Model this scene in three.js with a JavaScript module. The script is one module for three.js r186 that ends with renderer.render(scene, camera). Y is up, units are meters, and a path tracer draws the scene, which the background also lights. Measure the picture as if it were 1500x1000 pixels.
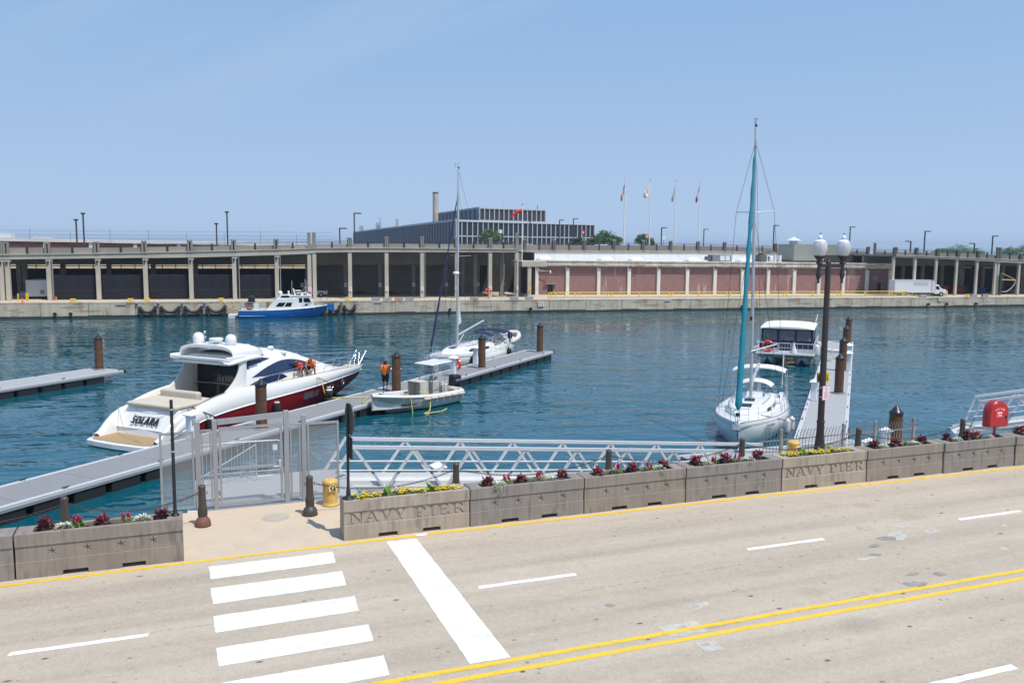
import * as THREE from 'three';
import { RoundedBoxGeometry } from 'three/addons/geometries/RoundedBoxGeometry.js';
import { FontLoader } from 'three/addons/loaders/FontLoader.js';
import { MarchingCubes } from 'three/addons/objects/MarchingCubes.js';

// ---------------------------------------------------------------- camera, sky, sun, exposure
const scene = new THREE.Scene();
const camera = new THREE.PerspectiveCamera(43.05, 1.5, 0.1, 9000);
camera.position.set(0, 6.75, 0);
camera.rotation.order = 'YXZ';
camera.rotation.set(-0.11319, -0.3662, 0.00794);
scene.add(camera);
const renderer = new THREE.WebGLRenderer({ antialias: true });
renderer.toneMapping = THREE.LinearToneMapping;
renderer.toneMappingExposure = 1.06;
renderer.shadowMap.enabled = true;
const SUN = new THREE.Vector3(0.24, 1, 0.46).normalize();

let seed = 7;
const rnd = () => { seed = (seed * 1664525 + 1013904223) >>> 0; return seed / 4294967296; };
const rr = (a, b) => a + (b - a) * rnd();
const clamp = (x, a = 0, b = 1) => Math.min(b, Math.max(a, x));
const lerp = (a, b, t) => a + (b - a) * t;
const smooth = (a, b, x) => { const t = clamp((x - a) / (b - a)); return t * t * (3 - 2 * t); };
// tiling value noise: p = period in cells
const hash = (i, j, s) => { let h = (i * 374761393 + j * 668265263 + s * 974634773) | 0; h = Math.imul(h ^ (h >>> 13), 1274126177); return ((h ^ (h >>> 16)) >>> 0) / 4294967296; };
function vn(x, y, px, py, s) {
  const xi = Math.floor(x), yi = Math.floor(y), fx = x - xi, fy = y - yi;
  const u = fx * fx * (3 - 2 * fx), v = fy * fy * (3 - 2 * fy);
  const m = (a, p) => ((a % p) + p) % p;
  const a = hash(m(xi, px), m(yi, py), s), b = hash(m(xi + 1, px), m(yi, py), s), c = hash(m(xi, px), m(yi + 1, py), s), d = hash(m(xi + 1, px), m(yi + 1, py), s);
  return a + (b - a) * u + (c - a) * v + (a - b - c + d) * u * v;
}
function fbm(u, v, cx, cy, oct, s) { let a = 0, w = 0.5, t = 0; for (let o = 0; o < oct; o++) { a += w * vn(u * cx, v * cy, cx, cy, s + o); t += w; w *= 0.55; cx *= 2; cy *= 2; } return a / t; }
const toS = (c) => c <= 0.0031308 ? 12.92 * c : 1.055 * Math.pow(c, 1 / 2.4) - 0.055;

{ // clear, slightly hazy summer sky
  const W = 1024, H = 512, d = new Float32Array(W * H * 4);
  const zen = [0.13, 0.27, 0.57], mid = [0.25, 0.43, 0.715], hor = [0.43, 0.57, 0.775];
  for (let j = 0; j < H; j++) for (let i = 0; i < W; i++) {
    const el = ((j + 0.5) / H - 0.5) * Math.PI, az = ((i + 0.5) / W - 0.5) * 2 * Math.PI, k = (j * W + i) * 4;
    const e = Math.max(0, el) * 180 / Math.PI;
    const dir = [Math.cos(el) * Math.cos(az), Math.sin(el), Math.cos(el) * Math.sin(az)];
    const sd = Math.acos(clamp(dir[0] * SUN.x + dir[1] * SUN.y + dir[2] * SUN.z, -1, 1));
    const glow = 0.55 * Math.exp(-sd * 4.2) + 0.12 * Math.exp(-sd * 1.6);
    const cir = smooth(0.5, 0.85, fbm((az / 6.283 + 0.5), (e / 90 + 0.15 * Math.sin(az * 2)), 8, 24, 5, 31)) * 0.16 * smooth(4, 16, e) * (1 - smooth(30, 70, e));
    for (let c = 0; c < 3; c++) {
      let v = e < 17 ? lerp(hor[c], mid[c], Math.pow(smooth(-3, 19, e), 0.9)) : lerp(mid[c], zen[c], smooth(13, 80, e));
      v = v + glow * [1, 0.95, 0.85][c];
      v = lerp(v, 0.78, cir);
      if (el < 0) v = hor[c];
      d[k + c] = v;
    }
    d[k + 3] = 1;
  }
  const t = new THREE.DataTexture(d, W, H, THREE.RGBAFormat, THREE.FloatType);
  t.mapping = THREE.EquirectangularReflectionMapping; t.magFilter = t.minFilter = THREE.LinearFilter; t.needsUpdate = true;
  scene.background = t; scene.environment = t;
}
const sun = new THREE.DirectionalLight(new THREE.Color().setRGB(1, 0.95, 0.87), 4.0);
sun.position.copy(SUN).multiplyScalar(120).add(new THREE.Vector3(40, 0, -60));
sun.target.position.set(40, 0, -60);
sun.castShadow = true; sun.shadow.mapSize.set(4096, 4096);
Object.assign(sun.shadow.camera, { left: -130, right: 130, top: 130, bottom: -130, near: 1, far: 400 });
scene.add(sun, sun.target);

// ---------------------------------------------------------------- helpers
const V = (x, y, z) => new THREE.Vector3(x, y, z);
const UPV = V(0, 1, 0);
const m4 = (x = 0, y = 0, z = 0, ry = 0, rx = 0, rz = 0, s = 1) => new THREE.Matrix4().compose(V(x, y, z), new THREE.Quaternion().setFromEuler(new THREE.Euler(rx, ry, rz, 'YXZ')), typeof s === 'number' ? V(s, s, s) : s);
const taken = {};
function numbered(n) { const k = taken[n] = (taken[n] ?? -1) + 1; return k ? `${n}_${String(k).padStart(3, '0')}` : n; }
function tag(o, label, category, group) { o.userData.label = label; if (category) o.userData.category = category; if (group) o.userData.group = group; return o; }
function T(name, label, category, pos = [0, 0, 0], ry = 0, group) {
  const o = new THREE.Group(); o.name = numbered(name); o.position.set(...pos); o.rotation.y = ry; scene.add(o);
  return tag(o, label, category, group);
}
function copy(o, base, label, pos, ry, group) {
  const c = o.clone(); c.name = numbered(base); scene.add(c); c.userData = { ...o.userData, label };
  if (group) c.userData.group = group;
  if (pos) c.position.set(...pos); if (ry !== undefined) c.rotation.y = ry; return c;
}
function struct(name, mesh) { mesh.name = name; mesh.userData.kind = 'structure'; scene.add(mesh); return mesh; }
const shared = (g) => g;
class G { // collects triangles, builds one named mesh with uv in metres
  constructor() { this.p = []; this.n = []; this.c = []; this.hasC = false; }
  add(g, m, col) {
    if (g.index) g = g.toNonIndexed();
    if (!g.attributes.normal) g.computeVertexNormals();
    const P = g.attributes.position, N = g.attributes.normal, v = V(0, 0, 0), nm = m ? new THREE.Matrix3().getNormalMatrix(m) : null;
    const flip = m && m.determinant() < 0;
    for (let i = 0; i < P.count; i++) {
      const k = flip ? i - (i % 3) + [0, 2, 1][i % 3] : i;
      v.fromBufferAttribute(P, k); if (m) v.applyMatrix4(m); this.p.push(v.x, v.y, v.z);
      v.fromBufferAttribute(N, k); if (nm) v.applyMatrix3(nm).normalize(); this.n.push(v.x, v.y, v.z);
      const c = col || [1, 1, 1]; this.c.push(c[0], c[1], c[2]);
    }
    if (col) this.hasC = true;
    return this;
  }
  box(x, y, z, w, h, d, ry = 0) { return this.add(new THREE.BoxGeometry(w, h, d), m4(x, y, z, ry)); }      // centre
  bb(x0, x1, y0, y1, z0, z1) { return this.add(new THREE.BoxGeometry(Math.abs(x1 - x0), Math.abs(y1 - y0), Math.abs(z1 - z0)), m4((x0 + x1) / 2, (y0 + y1) / 2, (z0 + z1) / 2)); }
  rb(x, y, z, w, h, d, r = 0.02, ry = 0, rx = 0, rz = 0, seg = 1) { return this.add(new RoundedBoxGeometry(w, h, d, seg, r), m4(x, y, z, ry, rx, rz)); }
  cyl(x, y, z, r0, r1, h, s = 16) { return this.add(new THREE.CylinderGeometry(r1, r0, h, s), m4(x, y + h / 2, z)); } // base at y
  sph(x, y, z, r, sx = 1, sy = 1, sz = 1, s = 14) { return this.add(new THREE.SphereGeometry(r, s, Math.ceil(s * 0.6)), m4(x, y, z, 0, 0, 0, V(sx, sy, sz))); }
  bar(a, b, r, s = 6, r2) { const d = V(...b).sub(V(...a)), L = d.length(); return this.add(new THREE.CylinderGeometry(r2 ?? r, r, L, s), new THREE.Matrix4().compose(V(...a).addScaledVector(d, 0.5), new THREE.Quaternion().setFromUnitVectors(UPV, d.normalize()), V(1, 1, 1))); }
  sq(a, b, w, h) { // square bar, w sideways (horizontal), h in the other direction
    const A = V(...a), d = V(...b).sub(A), L = d.length(); d.normalize();
    let side = V(0, 1, 0).cross(d); if (side.length() < 1e-3) side.set(1, 0, 0); side.normalize(); const up = d.clone().cross(side);
    const m = new THREE.Matrix4().makeBasis(side, up, d); m.setPosition(A.addScaledVector(d, L / 2)); return this.add(new THREE.BoxGeometry(w, h, L), m);
  }
  tube(pts, r, s = 6, n, closed = false) { return this.add(new THREE.TubeGeometry(new THREE.CatmullRomCurve3(pts.map(q => V(...q)), closed, 'centripetal'), n || pts.length * 5, r, s, closed)); }
  lathe(prof, x, y, z, s = 20, m) { const g = new THREE.LatheGeometry(prof.map(q => new THREE.Vector2(q[0], q[1])), s); return this.add(g, m || m4(x, y, z)); }
  ext(pts, depth, m, bevel = 0, holes) {
    const s = new THREE.Shape(pts.map(q => new THREE.Vector2(q[0], q[1])));
    if (holes) for (const h of holes) s.holes.push(new THREE.Path(h.map(q => new THREE.Vector2(q[0], q[1]))));
    return this.add(new THREE.ExtrudeGeometry(s, { depth, bevelEnabled: bevel > 0, bevelSize: bevel, bevelThickness: bevel, bevelSegments: 1, steps: 1 }), m);
  }
  quad(a, b, c, d) { const g = new THREE.BufferGeometry(); g.setAttribute('position', new THREE.Float32BufferAttribute([...a, ...b, ...c, ...a, ...c, ...d], 3)); g.computeVertexNormals(); return this.add(g); }
  loft(rows, m) { // rows of equal length, smooth
    const g = loftGeo(rows); return this.add(g, m);
  }
  torus(x, y, z, R, r, ry = 0, rx = 0, s = 10, t = 24) { return this.add(new THREE.TorusGeometry(R, r, s, t), m4(x, y, z, ry, rx)); }
  geo() {
    const g = new THREE.BufferGeometry(), n = this.p.length / 3, uv = new Float32Array(n * 2), p = this.p;
    for (let t = 0; t < n; t += 3) {
      const o = t * 3, ax = p[o + 3] - p[o], ay = p[o + 4] - p[o + 1], az = p[o + 5] - p[o + 2], bx = p[o + 6] - p[o], by = p[o + 7] - p[o + 1], bz = p[o + 8] - p[o + 2];
      const nx = Math.abs(ay * bz - az * by), ny = Math.abs(az * bx - ax * bz), nz = Math.abs(ax * by - ay * bx);
      for (let k = 0; k < 3; k++) {
        const q = o + k * 3; let u, v;
        if (ny >= nx && ny >= nz) { u = p[q]; v = p[q + 2]; } else if (nx >= nz) { u = p[q + 2]; v = p[q + 1]; } else { u = p[q]; v = p[q + 1]; }
        uv[(t + k) * 2] = u; uv[(t + k) * 2 + 1] = v;
      }
    }
    g.setAttribute('position', new THREE.Float32BufferAttribute(p, 3));
    g.setAttribute('normal', new THREE.Float32BufferAttribute(this.n, 3));
    g.setAttribute('uv', new THREE.BufferAttribute(uv, 2));
    if (this.hasC) g.setAttribute('color', new THREE.Float32BufferAttribute(this.c, 3));
    return g;
  }
  build(name, mat, parent, label) { const m = new THREE.Mesh(this.geo(), mat); m.name = name; m.castShadow = m.receiveShadow = true; if (parent) parent.add(m); if (label) m.userData.label = label; return m; }
}
function loftGeo(rows) {
  const R = rows.length, K = rows[0].length, pos = [], idx = [];
  for (const r of rows) for (const q of r) pos.push(...(Array.isArray(q) ? q : [q.x, q.y, q.z]));
  for (let i = 0; i < R - 1; i++) for (let j = 0; j < K - 1; j++) { const a = i * K + j, b = a + K; idx.push(a, b, a + 1, b, b + 1, a + 1); }
  const g = new THREE.BufferGeometry(); g.setAttribute('position', new THREE.Float32BufferAttribute(pos, 3)); g.setIndex(idx); g.computeVertexNormals(); return g;
}
const P = (name, mat, parent, f, label) => { const g = new G(); f(g); return g.build(name, mat, parent, label); };
const mesh = (name, geo, mat, parent, m) => { const o = new THREE.Mesh(geo, mat); o.name = name; o.castShadow = o.receiveShadow = true; if (m) o.applyMatrix4(m); parent.add(o); return o; };
// a line through stations, sampled n+1 times
const line = (pts, n) => new THREE.CatmullRomCurve3(pts.map(q => V(...q)), false, 'centripetal').getSpacedPoints(n);
const mir = (l) => l.map(q => V(q.x, q.y, -q.z));
// sample a line at the given x values (monotone in x)
const interp = (tab, x) => { if (x <= tab[0][0]) return tab[0][1]; for (let i = 1; i < tab.length; i++) if (x <= tab[i][0]) { const [a, p] = tab[i - 1], [b, q] = tab[i]; return p + (q - p) * (x - a) / (b - a); } return tab[tab.length - 1][1]; };
const spl = (tab, x) => { // smooth (Catmull-Rom) table
  const n = tab.length; if (x <= tab[0][0]) return tab[0][1]; if (x >= tab[n - 1][0]) return tab[n - 1][1];
  let i = 0; while (x > tab[i + 1][0]) i++;
  const p = tab.map(q => q[0]), v = tab.map(q => q[1]), h = p[i + 1] - p[i], t = (x - p[i]) / h;
  const m0 = i > 0 ? (v[i + 1] - v[i - 1]) / (p[i + 1] - p[i - 1]) * h : (v[i + 1] - v[i]), m1 = i < n - 2 ? (v[i + 2] - v[i]) / (p[i + 2] - p[i]) * h : (v[i + 1] - v[i]);
  const t2 = t * t, t3 = t2 * t; return (2 * t3 - 3 * t2 + 1) * v[i] + (t3 - 2 * t2 + t) * m0 + (-2 * t3 + 3 * t2) * v[i + 1] + (t3 - t2) * m1;
};

// ---------------------------------------------------------------- procedural textures
function tex(w, h, size, fn, srgb = true, rep = true) { // size = [metres across, metres up]; fn(u, v) gives linear r, g, b
  const d = new Uint8Array(w * h * 4);
  for (let j = 0; j < h; j++) for (let i = 0; i < w; i++) {
    const c = fn((i + 0.5) / w, (j + 0.5) / h), k = (j * w + i) * 4;
    for (let q = 0; q < 3; q++) { const x = c.length ? c[q] : c; d[k + q] = Math.round(255 * clamp(srgb ? toS(clamp(x)) : x)); }
    d[k + 3] = c.length > 3 ? Math.round(255 * c[3]) : 255;
  }
  const t = new THREE.DataTexture(d, w, h); if (srgb) t.colorSpace = THREE.SRGBColorSpace;
  t.magFilter = THREE.LinearFilter; t.minFilter = THREE.LinearMipmapLinearFilter; t.generateMipmaps = true;
  if (rep) t.wrapS = t.wrapT = THREE.RepeatWrapping;
  t.repeat.set(1 / size[0], 1 / size[1]); t.needsUpdate = true; return t;
}
function canvasTex(w, h, draw) { const c = document.createElement('canvas'); c.width = w; c.height = h; draw(c.getContext('2d'), w, h); const t = new THREE.CanvasTexture(c); t.colorSpace = THREE.SRGBColorSpace; return t; }
const col = (c) => new THREE.Color().setRGB(...c);
const S = (c, roughness = 0.6, o = {}) => new THREE.MeshStandardMaterial({ color: col(c), roughness, ...o });
const PH = (c, roughness, o = {}) => new THREE.MeshPhysicalMaterial({ color: col(c), roughness, ...o });
const grain = tex(512, 512, [1.3, 1.3], (u, v) => { const a = 0.72 + 0.28 * (0.5 * fbm(u, v, 6, 6, 4, 3) + 0.5 * hash(u * 512 | 0, v * 512 | 0, 4)); return [a, a, a]; });
const weather = tex(512, 512, [3.1, 3.1], (u, v) => { const f = fbm(u, v, 5, 5, 6, 13), g = fbm(u, v, 40, 3, 3, 23); const a = clamp(0.62 + 0.5 * (f - 0.5) + 0.3 * (g - 0.5) + 0.2); return [a, a * 0.99, a * 0.97]; });
const roughBump = tex(512, 512, [0.9, 0.9], (u, v) => { const a = 0.6 * fbm(u, v, 20, 20, 4, 7) + 0.4 * hash(u * 512 | 0, v * 512 | 0, 9); return [a, a, a]; }, false);
const clone = (t, sx, sy) => { const c = t.clone(); c.repeat.set(1 / sx, 1 / sy); c.needsUpdate = true; return c; };

const M = {
  white: PH([0.8, 0.8, 0.78], 0.28, { clearcoat: 0.5, clearcoatRoughness: 0.12 }),
  cream: PH([0.78, 0.75, 0.66], 0.3, { clearcoat: 0.4, clearcoatRoughness: 0.15 }),
  whitePaint: S([0.74, 0.75, 0.74], 0.5, { map: clone(grain, 2.2, 2.2) }),
  offWhite: S([0.62, 0.6, 0.53], 0.55, { map: clone(weather, 2, 2) }),
  canvasWhite: S([0.78, 0.77, 0.73], 0.9, { map: grain, side: THREE.DoubleSide }),
  alu: S([0.62, 0.63, 0.64], 0.42, { metalness: 0.55, map: clone(grain, 2, 2) }),
  aluWhite: S([0.68, 0.69, 0.7], 0.45, { map: clone(grain, 2, 2) }),
  galv: S([0.4, 0.41, 0.42], 0.5, { metalness: 0.4, map: grain }),
  steel: S([0.75, 0.76, 0.78], 0.16, { metalness: 1 }),
  black: S([0.014, 0.014, 0.015], 0.45),
  rubber: S([0.02, 0.02, 0.021], 0.85, { map: grain }),
  bronze: S([0.075, 0.062, 0.052], 0.5, { metalness: 0.3, map: grain }),
  glass: PH([0.006, 0.007, 0.009], 0.06, { ior: 1.5 }),
  blueGlass: PH([0.012, 0.025, 0.075], 0.05, { ior: 1.6, specularIntensity: 1 }),
  clear: PH([0.75, 0.8, 0.82], 0.04, { transmission: 1, thickness: 0, side: THREE.DoubleSide }),
  orange: S([0.85, 0.16, 0.01], 0.8),
  red: PH([0.36, 0.008, 0.018], 0.35, { clearcoat: 0.4 }),
  lifeRed: S([0.72, 0.05, 0.015], 0.55),
  navy: S([0.012, 0.014, 0.07], 0.8, { map: grain, side: THREE.DoubleSide }),
  yellow: S([0.78, 0.52, 0.02], 0.55, { map: grain }),
  ropeYellow: S([0.6, 0.5, 0.16], 0.9),
  rope: S([0.32, 0.29, 0.24], 0.95),
  ropeDark: S([0.03, 0.03, 0.035], 0.95),
  skin: S([0.26, 0.12, 0.07], 0.6), hair: S([0.012, 0.009, 0.008], 0.8), blackCloth: S([0.012, 0.012, 0.014], 0.9),
};
// ---------------------------------------------------------------- water
{
  const L = 26, N = 1024, waves = [], H = new Float32Array(N * N), X = new Float32Array(N * N), Z = new Float32Array(N * N);
  for (let i = 0; i < 64; i++) {
    const lam = 0.28 * Math.pow(13, Math.pow(rnd(), 1.15)), th = -Math.PI / 2 + 0.35 + (rnd() + rnd() + rnd() - 1.5) * 0.95;
    const nx = Math.round(L / lam * Math.cos(th)), nz = Math.round(L / lam * Math.sin(th));
    if (!nx && !nz) continue;
    waves.push([nx, nz, rr(0, 6.28), lam < 0.9 ? 1.0 : 0.8]);
  }
  const ph = 2 * Math.PI / L, amp = 0.0112;
  for (const [nx, nz, p, w] of waves) {
    const k = Math.hypot(nx, nz) * ph, sl = amp * w;
    const sn = new Float32Array(N), cs = new Float32Array(N), M1 = N - 1, hx = nx * ph / k, hz = nz * ph / k;
    for (let i = 0; i < N; i++) { const a = 2 * Math.PI * i / N + p; sn[i] = sl / k * Math.sin(a); cs[i] = sl * Math.cos(a); }
    for (let j = 0, q = 0; j < N; j++) for (let i = 0; i < N; i++, q++) { const m = (nx * i + nz * j) & M1, c = cs[m]; H[q] += sn[m]; X[q] += c * hx; Z[q] += c * hz; }
  }
  const gust = (u, v) => 0.55 + 0.95 * smooth(0.3, 0.7, fbm(u, v, 3, 5, 3, 71));
  const nm = tex(N, N, [L, L], (u, v) => { const q = ((v * N) | 0) * N + ((u * N) | 0), g = gust(u, v), x = -X[q] * g, y = -Z[q] * g, l = 1 / Math.hypot(x, y, 1); return [0.5 + 0.5 * x * l, 0.5 + 0.5 * y * l, 0.5 + 0.5 * l]; }, false);
  const bm = tex(N, N, [9.7, 9.7], (u, v) => 0.5 + 0.5 * clamp(H[((v * N) | 0) * N + ((u * N) | 0)] / 0.16, -1, 1), false);
  bm.rotation = 0.42;
  const mat = PH([0.002, 0.074, 0.104], 0.035, { ior: 1.33, normalMap: nm, normalScale: new THREE.Vector2(1, 1), bumpMap: bm, bumpScale: 0.014 });
  const g = new G(); g.quad([-2500, -2.5, -22.3], [3500, -2.5, -22.3], [3500, -2.5, -6500], [-2500, -2.5, -6500]);
  struct('water', g.build('water', mat));
}

// ---------------------------------------------------------------- the pier: road, walkway, wall below
const roadMap = (() => {
  const W = 2048, H = 1024, sx = 40, sz = 20, base = new Float32Array(W * H);
  for (let j = 0; j < H; j++) for (let i = 0; i < W; i++) {
    const u = (i + 0.5) / W, v = (j + 0.5) / H, z = (v - 1) * sz;
    let a = 1 + 0.22 * (fbm(u, v, 10, 5, 6, 41) - 0.5) + 0.34 * (fbm(u, v, 4, 50, 5, 51) - 0.5) + 0.11 * (fbm(u, v, 400, 200, 2, 61) - 0.5) + 0.22 * (hash(i, j, 5) - 0.5);
    const wt = 0.25 + 1.5 * fbm(u, v, 12, 40, 4, 81);
    for (const [c, w, s] of [[-17.9, 0.35, 0.07], [-16.5, 0.35, 0.08], [-17.2, 0.5, 0.05], [-14.9, 0.35, 0.07], [-13.3, 0.4, 0.09], [-14.1, 0.5, 0.06], [-11.2, 0.9, 0.05], [-9.6, 0.5, 0.06]]) // rubber and oil worn in along the wheel tracks
      a -= s * Math.exp(-Math.pow((z - c) / w, 2)) * wt;
    base[j * W + i] = a;
  }
  const stamp = (x, z, r, k, el = 1) => { const ci = x / sx * W, cj = (z / sz + 1) * H, R = r / sx * W; for (let j = Math.floor(cj - R); j <= cj + R; j++) for (let i = Math.floor(ci - R * el); i <= ci + R * el; i++) { const d = Math.hypot((i - ci) / el, j - cj) / R; if (d < 1) { const q = (((j % H) + H) % H) * W + (((i % W) + W) % W); base[q] *= 1 - k * (1 - d * d); } } };
  for (let i = 0; i < 1500; i++) stamp(rr(0, 40), rr(-20, 0), rr(0.015, 0.045), rr(0.1, 0.6), rr(0.7, 1.6));
  for (let i = 0; i < 80; i++) stamp(rr(0, 40), rr(-18.6, -8), rr(0.025, 0.05), rr(0.7, 0.95), rr(0.9, 2.4));
  for (let i = 0; i < 26; i++) stamp(rr(0, 40), rr(-18.8, -8), rr(0.15, 0.5), rr(0.05, 0.16), rr(1, 3));
  for (let i = 0; i < 34; i++) { let x = rr(0, 40), z = rr(-18.5, -9), a = rr(0, 6.28); for (let k = 0; k < 120; k++) { a += rr(-0.35, 0.35); x += Math.cos(a) * 0.016; z += Math.sin(a) * 0.016; stamp(x, z, 0.016, 0.07); } } // fine cracks
  for (let i = 0; i < 7; i++) { let x = rr(0, 40), z = rr(-18, -12); for (let k = 0; k < 260; k++) { x += 0.018; z += rr(-0.008, 0.008) - 0.0012; if (rnd() < 0.5) stamp(x, z, rr(0.02, 0.06), 0.1); } }
  return tex(W, H, [sx, sz], (u, v) => { const a = base[((v * H) | 0) * W + ((u * W) | 0)]; return [0.452 * a, 0.385 * a, 0.302 * a]; });
})();
const walkMap = tex(1024, 512, [8, 4], (u, v) => { const a = 1 + 0.14 * (fbm(u, v, 8, 4, 6, 91) - 0.5) + 0.16 * (hash(u * 1024 | 0, v * 512 | 0, 3) - 0.5) - 0.07 * smooth(0.5, 0.8, fbm(u, v, 16, 8, 5, 93)); return [0.55 * a, 0.445 * a, 0.33 * a]; });
const road = struct('road', P('road', new THREE.MeshStandardMaterial({ map: roadMap, roughness: 0.9, bumpMap: roughBump, bumpScale: 0.002 }), null, g => g.bb(-90, 150, -0.35, 0, -18.95, 30)));
const walkMat = new THREE.MeshStandardMaterial({ map: walkMap, roughness: 0.92, bumpMap: roughBump, bumpScale: 0.002 });
const walk = struct('pavement', P('pavement', walkMat, null, g => { for (let x = -90; x < 150; x += 6) g.bb(x, x + 6, -0.35, 0, -22.45, -18.951); }));
P('manhole_cover', S([0.5, 0.44, 0.36], 0.8, { map: grain }), walk, g => { g.cyl(2.0, 0, -21.35, 0.33, 0.33, 0.006, 24); g.cyl(2.0, 0.006, -21.35, 0.27, 0.27, 0.004, 24); });
struct('pier_wall', P('pier_wall', S([0.34, 0.31, 0.26], 0.9, { map: weather }), null, g => { for (let x = -90; x < 150; x += 5) g.bb(x + 0.01, x + 4.99, -5, -0.36, -22.4, -21); g.bb(-90, 150, -5, -0.37, -20.9, 20); }));
// painted markings: thin worn sheets, 4 mm above the concrete
const paintMap = tex(512, 512, [2.3, 2.3], (u, v) => { const f = fbm(u, v, 12, 12, 5, 101), s = fbm(u, v, 3, 60, 3, 105); const a = 0.97 - 0.1 * smooth(0.6, 0.72, f) - 0.14 * smooth(0.6, 0.72, s) - 0.12 * smooth(0.66, 0.7, fbm(u, v, 60, 60, 3, 107)) - 0.05 * hash(u * 512 | 0, v * 512 | 0, 8); return [a, a, a]; });
const whiteMark = S([0.82, 0.82, 0.8], 0.7, { map: paintMap }), yellowMark = S([0.83, 0.53, 0.035], 0.7, { map: paintMap });
function mark(name, mat, pts, y = 0.004, rough = 0.006) { // outline with slightly uneven edges
  const out = [];
  pts.forEach((a, i) => { const b = pts[(i + 1) % pts.length], n = Math.max(1, Math.round(Math.hypot(b[0] - a[0], b[1] - a[1]) / 0.18)); for (let k = 0; k < n; k++) out.push(new THREE.Vector2(lerp(a[0], b[0], k / n) + rr(-rough, rough) * (k ? 1 : 0.4), -lerp(a[1], b[1], k / n) + rr(-rough, rough) * (k ? 1 : 0.4))); });
  const g = new G(); g.add(new THREE.ShapeGeometry(new THREE.Shape(out)), m4(0, y, 0, 0, -Math.PI / 2)); return g.build(name, mat, road);
}
const edgeZ = (x) => interp([[-30, -18.5], [-3.5, -18.76], [0, -18.86], [3.2, -18.92], [7.3, -18.9], [12, -18.88], [17.6, -18.81], [24, -18.72], [34, -18.6], [80, -18.3]], x);
for (let x = -30; x < 80; x += 5) mark('edge_line', yellowMark, [[x, edgeZ(x) + 0.06], [x + 5, edgeZ(x + 5) + 0.06], [x + 5, edgeZ(x + 5) - 0.06], [x, edgeZ(x) - 0.06]], 0.004, 0.002);
for (let x = -30; x < 80; x += 10) for (const z of [-12.52, -12.2]) mark('centre_line', yellowMark, [[x, z + 0.062], [x + 10, z + 0.062], [x + 10, z - 0.062], [x, z - 0.062]], 0.004, 0.002);
for (const x of [-9.1, -2.85, 5.27, 11.6, 17.9, 24.2, 30.5, 36.8]) mark('lane_dash', whiteMark, [[x, -15.46], [x + 2.12, -15.44], [x + 2.14, -15.58], [x + 0.04, -15.6]], 0.004, 0.008);
for (const x of [-8.5, -2.2, 10.3, 16.75, 23, 29.3]) mark('lane_dash', whiteMark, [[x, -9.45], [x + 2.12, -9.45], [x + 2.14, -9.6], [x, -9.6]], 0.004, 0.008);
mark('stop_line', whiteMark, [[4.17, -18.74], [4.86, -18.7], [4.86, -12.6], [4.16, -12.63]]);
for (const [a, b] of [[-18.47, -17.75], [-17.27, -16.47], [-15.92, -15.2], [-14.6, -13.92], [-13.36, -12.66], [-12.0, -11.3]]) mark('crosswalk_stripe', whiteMark, [[0.35, a], [2.92, a - 0.03], [2.87, b - 0.06], [0.37, b]], 0.004, 0.009);
mark('crosswalk_stripe', S([0.8, 0.78, 0.72], 0.8), [[4.9, -18.96], [5.16, -18.97], [5.16, -18.84], [4.92, -18.83]], 0.008);
{ // mortar repairs, pale and grey
  const pale = S([0.56, 0.53, 0.48], 0.9, { map: clone(weather, 0.7, 0.7) }), grey = S([0.34, 0.315, 0.29], 0.9, { map: clone(weather, 0.7, 0.7) }), mid = S([0.49, 0.46, 0.42], 0.9, { map: clone(weather, 0.9, 0.9) });
  const blob = (m, x, z, w, d, y = 0.0035) => { const pts = []; const p = rr(0, 6); for (let i = 0; i < 18; i++) { const a = i / 18 * 6.283, r = 0.8 + 0.2 * Math.sin(a * 2 + p) + 0.12 * Math.sin(a * 5 + p * 2); pts.push([x + Math.cos(a) * w / 2 * r, z + Math.sin(a) * d / 2 * r]); } mark('repair_patch', m, pts, y, 0.02); };
  for (const [x, z, w, d, m] of [[16.08, -15.67, .75, .35, 0], [15.2, -15.8, .6, .3, 2], [15.5, -15.1, .75, .6, 0], [15.15, -15.05, .5, .4, 1], [16.55, -15.1, .5, .4, 0], [13.74, -14.18, .55, .25, 0], [17.17, -13.63, .3, .25, 0], [8.93, -13.31, .5, .3, 0], [13.62, -12.72, .55, .35, 1], [14.52, -12.96, .4, .2, 1], [14.0, -13.15, .35, .18, 1], [14.5, -14.75, .35, .25, 1], [14.1, -14.3, .3, .2, 1], [16.0, -14.65, .3, .16, 2], [7.11, -13.9, .3, .24, 2], [7.35, -13.9, .2, .2, 1], [5.5, -13.25, .2, .12, 0], [18.6, -14.8, .3, .12, 0], [11.6, -14.9, .35, .12, 2], [-1.2, -14.2, .3, .14, 2], [-1.7, -14.1, .2, .12, 2]]) blob([pale, grey, mid][m], x, z, w, d, m === 1 ? 0.0055 : 0.003);
  mark('repair_patch', pale, [[7.75, -12.8], [8.5, -12.8], [8.45, -12.3], [7.7, -12.32]], 0.002, 0.03);
  mark('repair_patch', pale, [[8.0, -12.02], [8.35, -11.98], [8.33, -11.62], [7.97, -11.66]], 0.003, 0.02);
}

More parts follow.
